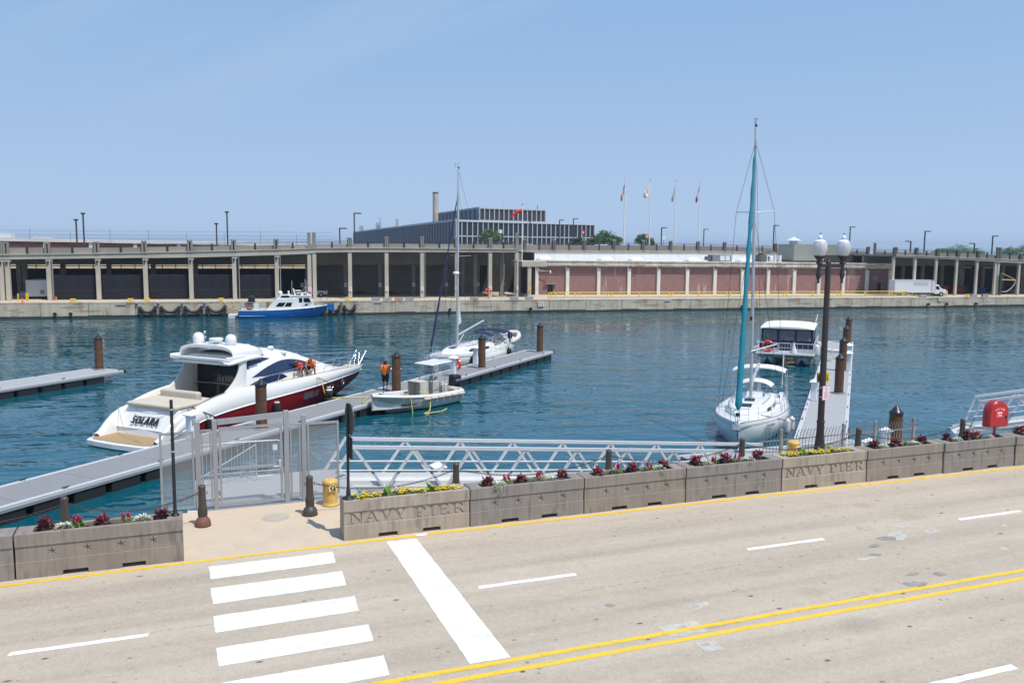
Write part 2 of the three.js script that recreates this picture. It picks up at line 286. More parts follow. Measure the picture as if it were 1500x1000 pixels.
// ---------------------------------------------------------------- planters
const font = await new FontLoader().loadAsync('fonts/droid/droid_serif_bold.typeface.json');
const fontSans = await new FontLoader().loadAsync('fonts/droid/droid_sans_bold.typeface.json');
const streak = tex(1024, 512, [3.2, 1.6], (u, v) => { const a = 0.82 + 0.34 * (fbm(u, v, 60, 3, 4, 111) - 0.5) + 0.22 * (fbm(u, v, 8, 6, 5, 113) - 0.5) + 0.1 * (hash(u * 1024 | 0, v * 512 | 0, 2) - 0.5) - 0.2 * smooth(0.6, 0.8, fbm(u, v, 18, 3, 3, 117)); return [a, a * 0.985, a * 0.965]; });
const plantMatA = S([0.305, 0.265, 0.23], 0.9, { map: streak, bumpMap: roughBump, bumpScale: 0.002 });
const streak2 = clone(streak, 3.2, 1.6); streak2.offset.set(0.37, 0.2);
const plantMatB = S([0.42, 0.365, 0.3], 0.9, { map: streak2, bumpMap: roughBump, bumpScale: 0.002 });
const streak3 = clone(streak, 2.7, 1.9); streak3.offset.set(0.71, 0.5);
const plantMatC = S([0.285, 0.26, 0.238], 0.9, { map: streak3, bumpMap: roughBump, bumpScale: 0.002 });
const soilMat = S([0.07, 0.045, 0.03], 1, { map: clone(weather, 0.5, 0.5), bumpMap: clone(roughBump, 0.4, 0.4), bumpScale: 0.03 });
function letterShapes(text, size, x0, x1, y0, y1, f = font) { // outlines of letters stretched into a box
  const shapes = f.generateShapes(text, size).map(s => ({ o: s.getPoints(4), h: s.holes.map(h => h.getPoints(4)) }));
  let a = 1e9, b = -1e9, c = 1e9, d = -1e9; for (const s of shapes) for (const q of s.o) { a = Math.min(a, q.x); b = Math.max(b, q.x); c = Math.min(c, q.y); d = Math.max(d, q.y); }
  const fx = (q) => [x0 + (q.x - a) / (b - a) * (x1 - x0), y0 + (q.y - c) / (d - c) * (y1 - y0)];
  return shapes.map(s => ({ o: s.o.map(fx), h: s.h.map(h => h.map(fx)) }));
}
function planter(x, len, kind, label, mat) {
  const t = T('concrete_planter', label, 'planter', [x, 0, interp([[-3, -19.0], [3.3, -19.08], [12, -19.04], [18, -19.0], [24, -18.91], [30, -18.83]], x)], 0, 'concrete planters along the road'), D = 0.56, H = 0.92, w = len - 0.016;
  P('body', mat, t, g => {
    const rect = (a, b, c, d) => [[a, c], [b, c], [b, d], [a, d]];
    const rx = m4(0, 0, 0, 0, -Math.PI / 2);
    g.ext(rect(0.008, w - 0.008, 0.008, D - 0.008), 0.248, m4(0, 0.668, 0, 0, -Math.PI / 2), 0.008, [rect(0.3, w - 0.3, 0.1, D - 0.1)]);
    const sl = [[0.265, 0.415], [0.618, 0.762]], pr = [[0, 0]];
    for (const [a, b] of sl) pr.push([a * w, 0], [a * w, 0.1], [b * w, 0.1], [b * w, 0]);
    pr.push([w, 0], [w, 0.34], [0, 0.34]);
    g.ext(pr, D - 0.02, m4(0, 0, -D + 0.01), 0);
    g.quad([0, 0.34, -0.01], [w, 0.34, -0.01], [w, 0.352, -0.03], [0, 0.352, -0.03]);
    g.bb(0.003, w - 0.003, 0.341, 0.66, -D + 0.012, -0.075);
  });
  const holes = [], islands = [], stars = [], letters = [];
  if (kind === 'stars') for (const f of [0.208, 0.412, 0.614, 0.812]) { const pts = []; for (let i = 0; i < 12; i++) { const a = Math.PI / 2 + i * Math.PI / 6, r = i % 2 ? 0.05 : 0.124; pts.push([f * w + Math.cos(a) * r * 0.92, 0.502 + Math.sin(a) * r]); } holes.push(pts); stars.push([f * w, 0.502, pts]); }
  else for (const s of [...letterShapes('NAVY', 1, 0.035 * w, 0.485 * w, 0.37, 0.635), ...letterShapes('PIER', 1, 0.535 * w, 0.965 * w, 0.37, 0.635)]) { holes.push(s.o); islands.push(...s.h); letters.push(s); }
  P('front_panel', mat, t, g => {
    g.ext([[0.002, 0.341], [w - 0.002, 0.341], [w - 0.002, 0.667], [0.002, 0.667]], 0.045, m4(0, 0, -0.067), 0, holes);
    for (const h of islands) g.ext(h, 0.045, m4(0, 0, -0.067));
  });
  for (const [cx, cy, pts] of stars) P('star', mat, t, g => { for (let i = 0; i < 12; i++) { const a = pts[i], b = pts[(i + 1) % 12]; g.quad([cx, cy, -0.064], [a[0], a[1], -0.024], [b[0], b[1], -0.024], [cx, cy, -0.064]); } });
  for (const s of letters) P('letter', mat, t, g => { const sh = new THREE.Shape(s.o.map(q => new THREE.Vector2(...q))); for (const h of s.h) sh.holes.push(new THREE.Path(h.map(q => new THREE.Vector2(...q)))); g.add(new THREE.ShapeGeometry(sh), m4(0, 0, -0.046)); });
  P('soil', soilMat, t, g => { const geo = new THREE.PlaneGeometry(w - 0.6, D - 0.2, 40, 6); const p = geo.attributes.position; for (let i = 0; i < p.count; i++) p.setZ(i, rr(-0.02, 0.03)); geo.computeVertexNormals(); g.add(geo, m4(w / 2, 0.83, -D / 2, 0, -Math.PI / 2)); });
  return t;
}
// bedding plants
const leafMat = new THREE.MeshPhysicalMaterial({ color: 0xffffff, roughness: 0.75, vertexColors: true, side: THREE.DoubleSide, transmission: 0.2, thickness: 0 });
const petalMat = new THREE.MeshStandardMaterial({ color: 0xffffff, roughness: 0.8, vertexColors: true, side: THREE.DoubleSide });
function leaf(g, b, d, l, w, c) { // folded diamond
  const s = V(0, 1, 0).cross(d); if (s.length() < 0.05) s.set(1, 0, 0); s.normalize(); const up = d.clone().cross(s);
  const q = (t, o, u) => { const r = b.clone().addScaledVector(d, t * l).addScaledVector(s, o * w).addScaledVector(up, u * w); return [r.x, r.y, r.z]; };
  const A = q(0, 0, 0), L = q(0.45, 0.5, 0.18), R = q(0.45, -0.5, 0.18), E = q(1, 0, -0.25), geo = new THREE.BufferGeometry();
  geo.setAttribute('position', new THREE.Float32BufferAttribute([...A, ...L, ...E, ...A, ...E, ...R], 3)); geo.computeVertexNormals(); g.add(geo, null, c);
}
const jit = (c, k = 0.3) => { const f = 1 + rr(-k, k); return c.map(x => x * f); };
const plantKinds = {
  coleus: () => { const t = new THREE.Group(); P('foliage', leafMat, t, g => { for (let i = 0; i < 95; i++) { const a = rr(0, 6.28), e = rr(0.0, 1.4), r = rr(0.02, 0.1), b = V(Math.cos(a) * r, 0.02 + Math.sin(e) * 0.2 * rr(0.5, 1), Math.sin(a) * r), d = V(Math.cos(a) * Math.cos(e), Math.sin(e) * 0.7 - 0.1, Math.sin(a) * Math.cos(e)).normalize(); leaf(g, b, d, rr(0.07, 0.12), rr(0.045, 0.07), jit([0.085, 0.01, 0.02])); } }); P('red_leaves', leafMat, t, g => { for (let i = 0; i < 26; i++) { const a = rr(0, 6.28), b = V(rr(-0.07, 0.07), rr(0.1, 0.22), rr(-0.04, 0.06)); leaf(g, b, V(Math.cos(a), rr(0.2, 0.9), Math.sin(a)).normalize(), rr(0.05, 0.08), 0.045, jit([0.6, 0.015, 0.04])); } }); return t; },
  celosia: () => { const t = new THREE.Group(); P('foliage', leafMat, t, g => { for (let i = 0; i < 55; i++) { const a = rr(0, 6.28), r = rr(0.01, 0.08); leaf(g, V(Math.cos(a) * r, rr(0, 0.1), Math.sin(a) * r), V(Math.cos(a), rr(-0.1, 0.8), Math.sin(a)).normalize(), rr(0.06, 0.11), rr(0.03, 0.045), jit([0.13, 0.26, 0.04])); } }); P('plumes', petalMat, t, g => { for (let k = 0; k < 9; k++) { const x = rr(-0.08, 0.08), z = rr(-0.06, 0.06), h = rr(0.17, 0.26); for (let i = 0; i < 16; i++) { const a = rr(0, 6.28), y = h - 0.1 * i / 16; leaf(g, V(x, y, z), V(Math.cos(a) * 0.6, 0.9, Math.sin(a) * 0.6).normalize(), 0.035 + 0.012 * i / 16, 0.022, jit([0.58, 0.035, 0.1])); } } }); return t; },
  dusty: () => { const t = new THREE.Group(); P('foliage', leafMat, t, g => { for (let i = 0; i < 200; i++) { const a = rr(0, 6.28), r = Math.sqrt(rnd()) * 0.2, y = 0.1 * (1 - r * r / 0.04) + rr(0, 0.04); leaf(g, V(Math.cos(a) * r, y, Math.sin(a) * r * 0.8), V(Math.cos(a) * 0.8, rr(0.1, 1.1), Math.sin(a) * 0.8).normalize(), rr(0.035, 0.065), rr(0.016, 0.028), jit(rnd() < 0.8 ? [0.72, 0.76, 0.64] : [0.2, 0.33, 0.1], 0.2)); } }); return t; },
  marigold: () => { const t = new THREE.Group(); P('foliage', leafMat, t, g => { for (let i = 0; i < 90; i++) { const a = rr(0, 6.28), r = Math.sqrt(rnd()) * 0.14; leaf(g, V(Math.cos(a) * r, rr(0, 0.09), Math.sin(a) * r), V(Math.cos(a), rr(-0.1, 1), Math.sin(a)).normalize(), rr(0.05, 0.09), rr(0.02, 0.035), jit([0.09, 0.2, 0.03])); } }); P('blossoms', petalMat, t, g => { for (let k = 0; k < 15; k++) { const a = rr(0, 6.28), r = Math.sqrt(rnd()) * 0.16, c = V(Math.cos(a) * r, rr(0.08, 0.16), Math.sin(a) * r); for (let i = 0; i < 9; i++) { const b = i / 9 * 6.28 + rr(-0.2, 0.2); leaf(g, c, V(Math.cos(b), rr(0.15, 0.7), Math.sin(b)).normalize(), 0.034, 0.028, jit([0.88, 0.66, 0.012], 0.12)); } } }); return t; },
  canna: () => { const t = new THREE.Group(); P('foliage', leafMat, t, g => { for (let i = 0; i < 10; i++) { const a = rr(0, 6.28); leaf(g, V(rr(-0.03, 0.03), rr(0, 0.12), rr(-0.03, 0.03)), V(Math.cos(a) * 0.45, 1, Math.sin(a) * 0.45).normalize(), rr(0.14, 0.26), rr(0.06, 0.1), jit([0.17, 0.36, 0.05])); } P; }); return t; },
};
const plantInfo = { coleus: ['coleus_plant', 'burgundy leafy plant'], celosia: ['celosia_plant', 'pink plumed plant'], dusty: ['dusty_miller_plant', 'low silvery white plant'], marigold: ['marigold_plant', 'clump of yellow flowers'], canna: ['canna_plant', 'upright broad green leaves'] };
const variants = {}; for (const k in plantKinds) variants[k] = [0, 1, 2].map(() => plantKinds[k]());
const ordinal = ['first', 'second', 'third', 'fourth', 'fifth', 'sixth', 'seventh', 'eighth'];
function plantRow(px, where, list) {
  const count = {}, total = {}; for (const [k] of list) total[k] = (total[k] || 0) + 1;
  for (const [k, u, dz = 0, s = 1] of list) {
    const n = count[k] = (count[k] ?? -1) + 1, [name, look] = plantInfo[k], v = variants[k][Math.floor(rnd() * 3)].clone();
    v.name = numbered(name); v.position.set(px + u, 0.83, -19.03 - 0.28 + dz + rr(-0.05, 0.05)); v.rotation.y = rr(0, 6.28); v.scale.setScalar(s * rr(1.0, 1.28)); scene.add(v);
    tag(v, total[k] > 1 ? `${ordinal[n]} ${look} from the left in ${where}` : `${look}, the only one in ${where}`, 'flower', 'bedding plants in the planters');
  }
}
const st = (w) => `grey planter carved with stars, ${w}`;
planter(-6.41, 3.14, 'stars', 'grey concrete planter cut by the left edge of the photo', plantMatC);
planter(-3.25, 3.14, 'stars', st('left of the dock gate'), plantMatA);
planter(3.28, 3.0, 'name', 'pale concrete planter with carved lettering and a black sign post on its end', plantMatB);
planter(6.29, 3.0, 'stars', st('first after the lettered one with the sign post'), plantMatC);
planter(9.3, 2.94, 'stars', st('second after the lettered one with the sign post'), plantMatA);
planter(12.25, 3.05, 'stars', st('just left of the lettered one by the lamp post'), plantMatC);
planter(15.31, 2.94, 'name', 'pale concrete planter with carved lettering in front of the lamp post', plantMatB);
planter(18.26, 2.87, 'stars', st('just right of the lettered one by the lamp post'), plantMatA);
planter(21.14, 2.88, 'stars', st('carrying the red life ring cabinet'), plantMatC);
planter(24.03, 2.9, 'stars', 'grey concrete planter cut by the right edge of the photo', plantMatA);
planter(26.94, 2.9, 'stars', 'grey concrete planter beyond the right edge of the photo', plantMatC);
plantRow(-6.41, 'the planter at the left edge', [['coleus', 2.3], ['dusty', 2.55], ['celosia', 1.9]]);
plantRow(-3.25, 'the planter left of the gate', [['coleus', .52], ['dusty', .84, .05], ['celosia', 1.12], ['coleus', 1.57], ['celosia', 2.04], ['dusty', 2.34, .04], ['coleus', 2.72]]);
plantRow(3.28, 'the planter with the sign post', [['marigold', .42], ['marigold', .62, -.06], ['marigold', .85, 0, .8], ['canna', 1.05], ['marigold', 1.35], ['marigold', 1.55, -.08], ['marigold', 1.85, .02], ['canna', 2.1, 0, 1.25], ['marigold', 2.3], ['marigold', 2.55, 0, .9], ['marigold', 2.74, 0, .8]]);
plantRow(6.29, 'the first starred planter after the gate', [['coleus', .5], ['dusty', .76, .06], ['celosia', 1.03], ['coleus', 1.42], ['celosia', 1.87], ['dusty', 2.2, .03], ['coleus', 2.47]]);
plantRow(9.3, 'the second starred planter after the gate', [['coleus', .45], ['celosia', 1.04], ['coleus', 1.5], ['celosia', 1.98], ['dusty', 2.22, .04], ['coleus', 2.45, -.08]]);
plantRow(12.25, 'the third starred planter after the gate', [['coleus', .45, -.05], ['dusty', .75, .06], ['celosia', 1.03], ['coleus', 1.36], ['celosia', 1.73], ['dusty', 2.08, .03], ['coleus', 2.4]]);
plantRow(15.31, 'the planter before the lamp post', [['marigold', .36], ['marigold', .58], ['canna', .85], ['marigold', 1.15], ['marigold', 1.4], ['marigold', 1.62, .05], ['canna', 1.85], ['marigold', 2.1, -.05], ['marigold', 2.42, 0, .7]]);
plantRow(18.26, 'the starred planter beside the lamp post', [['coleus', .5], ['dusty', .83, .04], ['coleus', 1.3], ['canna', 1.68, 0, .6], ['dusty', 2.0, .05], ['coleus', 2.33]]);
plantRow(21.14, 'the planter with the red cabinet', [['coleus', .45], ['dusty', .82, .04], ['coleus', 1.3], ['celosia', 1.72], ['dusty', 2.02, .05]]);
plantRow(24.03, 'the planter at the right edge', [['coleus', .55], ['dusty', .9], ['celosia', 1.3]]);
// ---------------------------------------------------------------- bollards, chains, mooring bollards
const bollardMat = S([0.085, 0.072, 0.06], 0.5, { metalness: 0.2, map: grain }), redBase = S([0.2, 0.085, 0.06], 0.65, { map: grain });
function bollard(label, x, z, baseMat) {
  const t = T('bollard', label, 'bollard', [x, 0, z], 0, 'dark bollards linked by chains');
  P('base', baseMat, t, g => g.lathe([[0, 0], [0.185, 0], [0.19, 0.04], [0.175, 0.085], [0.18, 0.11], [0.15, 0.17], [0.105, 0.22], [0.1, 0.24]], 0, 0, 0, 22));
  P('shaft', bollardMat, t, g => { g.lathe([[0.098, 0.235], [0.1, 0.4], [0.108, 0.415], [0.108, 0.45], [0.092, 0.47], [0.08, 0.9], [0.088, 0.915], [0.088, 0.95], [0.07, 0.985], [0.05, 1.0], [0, 1.005]], 0, 0, 0, 22); for (let i = 0; i < 12; i++) { const a = i * Math.PI / 6; g.bar([Math.cos(a) * 0.098, 0.25, Math.sin(a) * 0.098], [Math.cos(a) * 0.1, 0.4, Math.sin(a) * 0.1], 0.012, 5); } });
  for (const x of [0.1, -0.1]) P('chain_ring', M.bronze, t, g => g.torus(x, 0.8, 0, 0.03, 0.008, 0, 0, 5, 10));
  return t;
}
const bolX = [[-7.1, -21.3], [-2.61, -21.3], [0.31, -21.29], [2.82, -21.28], [6.62, -21.3], [11.12, -21.3], [15.6, -21.3], [20.02, -21.3], [24.46, -21.3], [28.9, -21.3]];
bollard('dark bollard with a reddish base beside the left planter, in front of the gate', 0.31, -21.29, redBase);
bollard('dark bollard with flared dark base between the gate and the yellow mooring post', 2.82, -21.28, bollardMat);
const b0 = bollard('dark bollard behind the starred planter left of the gate', -2.61, -21.3, bollardMat);
for (const [x, l] of [[6.62, 'dark bollard behind the end of the planter with the sign post'], [11.12, 'dark bollard before the middle of the white gangway'], [15.6, 'dark bollard in front of the sailboat bow'], [20.02, 'dark bollard in front of the grey picket fence, right of the lamp post'], [24.46, 'dark bollard just left of the red life ring cabinet']]) copy(b0, 'bollard', l, [x, 0, -21.3]);
const linkGeo = new THREE.TorusGeometry(0.028, 0.0065, 4, 8); linkGeo.scale(1.45, 0.9, 1);
function chain(label, a, b, sag) {
  const g = new G(), A = V(...a), B = V(...b), L = A.distanceTo(B), n = Math.round(L * 1.03 / 0.062);
  const at = (t) => A.clone().lerp(B, t).add(V(0, -sag * 4 * t * (1 - t), 0));
  for (let i = 0; i < n; i++) { const t = (i + 0.5) / n, p = at(t), d = at(t + 0.001).sub(at(t - 0.001)).normalize(), q = new THREE.Quaternion().setFromUnitVectors(V(1, 0, 0), d).multiply(new THREE.Quaternion().setFromAxisAngle(V(1, 0, 0), i % 2 ? Math.PI / 2 : 0)); g.add(linkGeo, new THREE.Matrix4().compose(p, q, V(1, 1, 1))); }
  const m = g.build(numbered('chain'), M.bronze); scene.add(m); tag(m, label, 'chain', 'chains between the bollards');
}
const chainTo = (i, j, l, sag = 0.3) => chain(l, [bolX[i][0] + 0.12, 0.79, bolX[i][1]], [bolX[j][0] - 0.12, 0.79, bolX[j][1]], sag);
chainTo(0, 1, 'rusty chain running from the left edge of the photo to the bollard behind the planter');
chainTo(1, 2, 'rusty chain hanging between the bollard behind the left planter and the red based bollard', 0.26);
chainTo(3, 4, 'rusty chain passing the yellow mooring post towards the planter with yellow flowers', 0.28);
chainTo(4, 5, 'rusty chain before the left half of the white gangway');
chainTo(5, 6, 'rusty chain before the right half of the white gangway');
chainTo(6, 7, 'rusty chain hanging in front of the lamp post and picket fence');
chainTo(7, 8, 'rusty chain between the picket fence and the life ring cabinet');
chainTo(8, 9, 'rusty chain running behind the red life ring cabinet');
const yMoor = S([0.74, 0.47, 0.13], 0.45, { map: clone(weather, 1.3, 1.3) });
function mooring(label, x, z, txt) {
  const t = T('mooring_bollard', label, 'mooring post', [x, 0, z], 0, 'yellow mooring posts');
  P('post', yMoor, t, g => { g.lathe([[0, 0], [0.225, 0], [0.22, 0.035], [0.19, 0.06], [0.185, 0.1], [0.188, 0.5], [0.2, 0.56], [0.2, 0.62], [0.185, 0.66], [0.13, 0.685], [0, 0.695]], 0, 0, 0, 26); });
  P('horn', yMoor, t, g => { g.sph(0.03, 0.46, 0.17, 0.1, 1, 0.75, 0.7); });
  P('number', S([0.03, 0.025, 0.02], 0.8), t, g => { for (const s of letterShapes(txt, 1, -0.045, 0.105, 0.43, 0.53, fontSans)) g.ext(s.o, 0.012, m4(0, 0, 0.232), 0, s.h); });
  P('number_plate', S([0.85, 0.74, 0.45], 0.6), t, g => g.rb(0.03, 0.48, 0.215, 0.2, 0.14, 0.03, 0.012));
}
mooring('yellow mooring post numbered 14 beside the gate and the first lettered planter', 3.43, -21.95, '14');
mooring('yellow mooring post behind the lettered planter left of the lamp post', 17.75, -21.6, '15');

// ---------------------------------------------------------------- black posts at the planter ends
{
  const t = T('sign_post', 'tall thin black post without a visible sign at the end of the left planter', 'post', [-0.27, 0.92, -19.3]);
  P('pole', M.black, t, g => { g.cyl(0, 0, 0, 0.035, 0.033, 2.5, 12); g.lathe([[0, 0], [0.09, 0], [0.085, 0.03], [0.05, 0.05], [0.045, 0.12], [0.034, 0.14]], 0, 0, 0, 14); });
  P('clamp', M.alu, t, g => { g.cyl(0, 2.28, 0, 0.041, 0.041, 0.03, 12); g.cyl(0, 1.38, 0, 0.041, 0.041, 0.03, 12); });
  P('sign_plate', M.alu, t, g => { g.box(0.055, 2.0, 0, 0.004, 0.62, 0.03); });
}
{
  const t = T('sign_post', 'black post with two dark signs seen edge on at the planter with yellow flowers', 'sign', [3.42, 0.92, -19.28]);
  P('pole', M.black, t, g => { g.cyl(0, 0, 0, 0.034, 0.032, 2.2, 12); g.lathe([[0, 0], [0.15, 0], [0.15, 0.025], [0.11, 0.05], [0.055, 0.07], [0.05, 0.2], [0.034, 0.24]], 0, 0, 0, 16); });
  const oct = []; for (let i = 0; i < 8; i++) { const a = Math.PI / 8 + i * Math.PI / 4; oct.push([Math.cos(a) * 0.38, Math.sin(a) * 0.38]); }
  P('octagonal_sign', S([0.06, 0.06, 0.062], 0.5), t, g => g.ext(oct, 0.012, m4(0.045, 1.85, 0, Math.PI / 2 + 0.1), 0.004));
  P('lower_sign', M.black, t, g => g.box(0.05, 1.2, 0, 0.014, 0.5, 0.45, 0.06));
}

// ---------------------------------------------------------------- dock gate with mesh panels, landing
{
  const t = T('dock_gate', 'grey metal security gate with mesh door and side panels at the pier edge', 'gate', [0, 0, -22.55]);
  const al = M.galv;
  const post = (x, h, w = 0.13) => P('post', al, t, g => { g.rb(x, h / 2, 0, w, h, w, 0.008); g.box(x, 0.006, 0, w + 0.1, 0.012, w + 0.1); });
  post(0.26, 2.28); post(0.67, 2.3, 0.12); post(2.42, 2.43, 0.13); post(2.86, 2.29, 0.12);
  P('top_beam', al, t, g => g.sq([0.74, 2.23, 0], [2.355, 2.33, 0], 0.12, 0.13));
  const meshA = tex(64, 64, [0.022, 0.022], (u, v) => { const a = Math.hypot(u - 0.5, v - 0.5) < 0.445 ? 0 : 1; return [a, a, a]; }, false);
  const meshMat = S([0.42, 0.43, 0.44], 0.5, { alphaMap: meshA, transparent: true, side: THREE.DoubleSide, metalness: 0.2 });
  const frame = (name, x0, x1, y0, y1, r, par = t) => {
    const f = P(name, al, par, g => { g.sq([x0, y0, 0], [x0, y1, 0], r, r); g.sq([x1, y0, 0], [x1, y1, 0], r, r); g.sq([x0 + r / 2, y1 - r / 2, 0], [x1 - r / 2, y1 - r / 2, 0], r, r); g.sq([x0 + r / 2, y0 + r / 2, 0], [x1 - r / 2, y0 + r / 2, 0], r, r); });
    P('mesh_sheet', meshMat, f, g => g.quad([x0, y0, 0.006], [x1, y0, 0.006], [x1, y1, 0.006], [x0, y1, 0.006]));
    return f;
  };
  frame('fence_panel', -0.6, 0.15, 0.08, 2.04, 0.055); frame('fence_panel', 0.36, 0.57, 0.08, 2.06, 0.045); frame('fence_panel', 2.53, 2.76, 0.1, 2.07, 0.045); frame('fence_panel', 2.97, 3.74, 0.12, 2.07, 0.055);
  const d = frame('gate_door', 0.79, 2.29, 0.07, 2.1, 0.06);
  P('push_bar', al, d, g => { g.sq([0.82, 1.02, 0.03], [2.26, 1.02, 0.03], 0.05, 0.06); });
  P('handle', M.alu, d, g => { g.rb(2.24, 1.06, 0.05, 0.07, 0.2, 0.05, 0.012); g.bar([2.2, 1.0, 0.09], [2.08, 1.0, 0.09], 0.014); });
  P('hinge', M.galv, d, g => { for (const y of [0.35, 1.1, 1.85]) g.cyl(0.755, y, 0.0, 0.02, 0.02, 0.12, 8); });
  P('base_plate', M.aluWhite, t, g => g.box(0.1, 0.01, 0, 0.26, 0.02, 0.24));
}
{
  const t = T('gangway_landing', 'grey metal landing with tubular railing behind the dock gate', 'landing', [0, 0, 0]);
  P('deck', S([0.42, 0.43, 0.44], 0.7, { map: grain }), t, g => { g.bb(0.2, 4.35, -0.22, -0.06, -25.75, -22.66); });
  P('threshold', M.galv, t, g => { g.bb(0.0, 3.75, -0.2, 0.012, -22.655, -22.45); });
  const rail = M.alu;
  P('railing', rail, t, g => {
    g.tube([[0.32, 0.98, -25.6], [2.3, 0.98, -25.6], [2.55, 0.96, -25.6], [2.62, 0.85, -25.6]], 0.021, 6, 24); g.bar([2.62, -0.1, -25.6], [2.62, 0.86, -25.6], 0.021);
    g.bar([0.32, 0.1, -25.6], [2.6, 0.1, -25.6], 0.016);
  });
  for (let x = 0.35; x < 2.6; x += 0.17) P('baluster', rail, t, g => g.bar([x, 0.1, -25.6], [x, 0.97, -25.6], 0.009));
  P('stair_rail', rail, t, g => { g.bar([1.85, 0.98, -25.2], [0.3, 0.2, -24.9], 0.02); g.bar([1.85, 0.0, -25.2], [0.3, -0.75, -24.9], 0.018); g.bar([1.85, -0.1, -25.2], [1.85, 0.98, -25.2], 0.02); g.bar([2.3, 0.05, -25.2], [1.85, 0.05, -25.2], 0.016); });
  for (let i = 0; i < 9; i++) { const f = (i + 0.5) / 9; P('baluster', rail, t, g => g.bar([lerp(1.85, 0.3, f), lerp(0, -0.75, f), lerp(-25.2, -24.9, f)], [lerp(1.85, 0.3, f), lerp(0.97, 0.19, f), lerp(-25.2, -24.9, f)], 0.009)); }
  P('notice', M.white, t, g => g.box(2.42, 0.78, -25.57, 0.13, 0.17, 0.01));
  P('support', M.galv, t, g => { for (const x of [0.5, 2.2, 4]) { g.sq([x, -0.22, -25.6], [x, -1.2, -22.6], 0.08, 0.1); g.bb(x - 0.05, x + 0.05, -1.3, -0.2, -22.62, -22.5); } });
}
function gangway(label, S0, dir, L, slope, width, h, period, name = 'gangway', e = 0.75) { // S0 = start of the near top rail
  const t = T(name, label, 'gangway', S0, -Math.atan2(dir[2], dir[0]));
  const W = M.aluWhite, y = (x) => x * slope;
  for (const z of [0, -width]) {
    P('top_rail', W, t, g => g.sq([0, y(0), z], [L, y(L), z], 0.1, 0.1));
    P('mid_rail', W, t, g => g.bar([-e * 0.6, y(0) - h * 0.52, z + 0.06], [L, y(L) - h * 0.52, z + 0.06], 0.026, 8));
    P('bottom_chord', W, t, g => g.sq([-0.9, y(-0.9) - h, z], [L, y(L) - h, z], 0.1, 0.14));
    P('end_post', W, t, g => g.sq([0.03, y(0), z], [-e, y(-e) - h, z], 0.08, 0.08));
    for (let x = 0.12; x + period < L + 0.1; x += period) {
      P('diagonal', W, t, g => g.sq([x, y(x) - 0.06, z], [x + period * 0.44, y(x + period * 0.44) - h + 0.07, z], 0.075, 0.075));
      P('diagonal', W, t, g => g.sq([x + period * 0.96, y(x + period) - 0.06, z], [x + period * 0.55, y(x + period * 0.55) - h + 0.07, z], 0.075, 0.075));
    }
  }
  P('deck', M.aluWhite, t, g => g.sq([-0.9, y(-0.9) - h + 0.02, -width / 2], [L, y(L) - h + 0.02, -width / 2], width - 0.11, 0.06));
  P('kick_plate', M.whitePaint, t, g => { for (const z of [-0.07, -width + 0.07]) g.sq([-0.8, y(-0.8) - h + 0.12, z], [L, y(L) - h + 0.12, z], 0.015, 0.16); });
  return t;
}
gangway('long white metal truss gangway sloping down behind the planters to the right dock', [4.45, 0.86, -24.5], [1, 0, 0], 15.2, -0.0885, 1.15, 1.22, 1.78);
gangway('white metal truss gangway rising to the right edge behind the life ring cabinet', [31.35, 0.27, -26.5], [0.783, 0, 0.622], 5.4, 0.215, 1.2, 1.3, 1.5, 'gangway', 0.4);

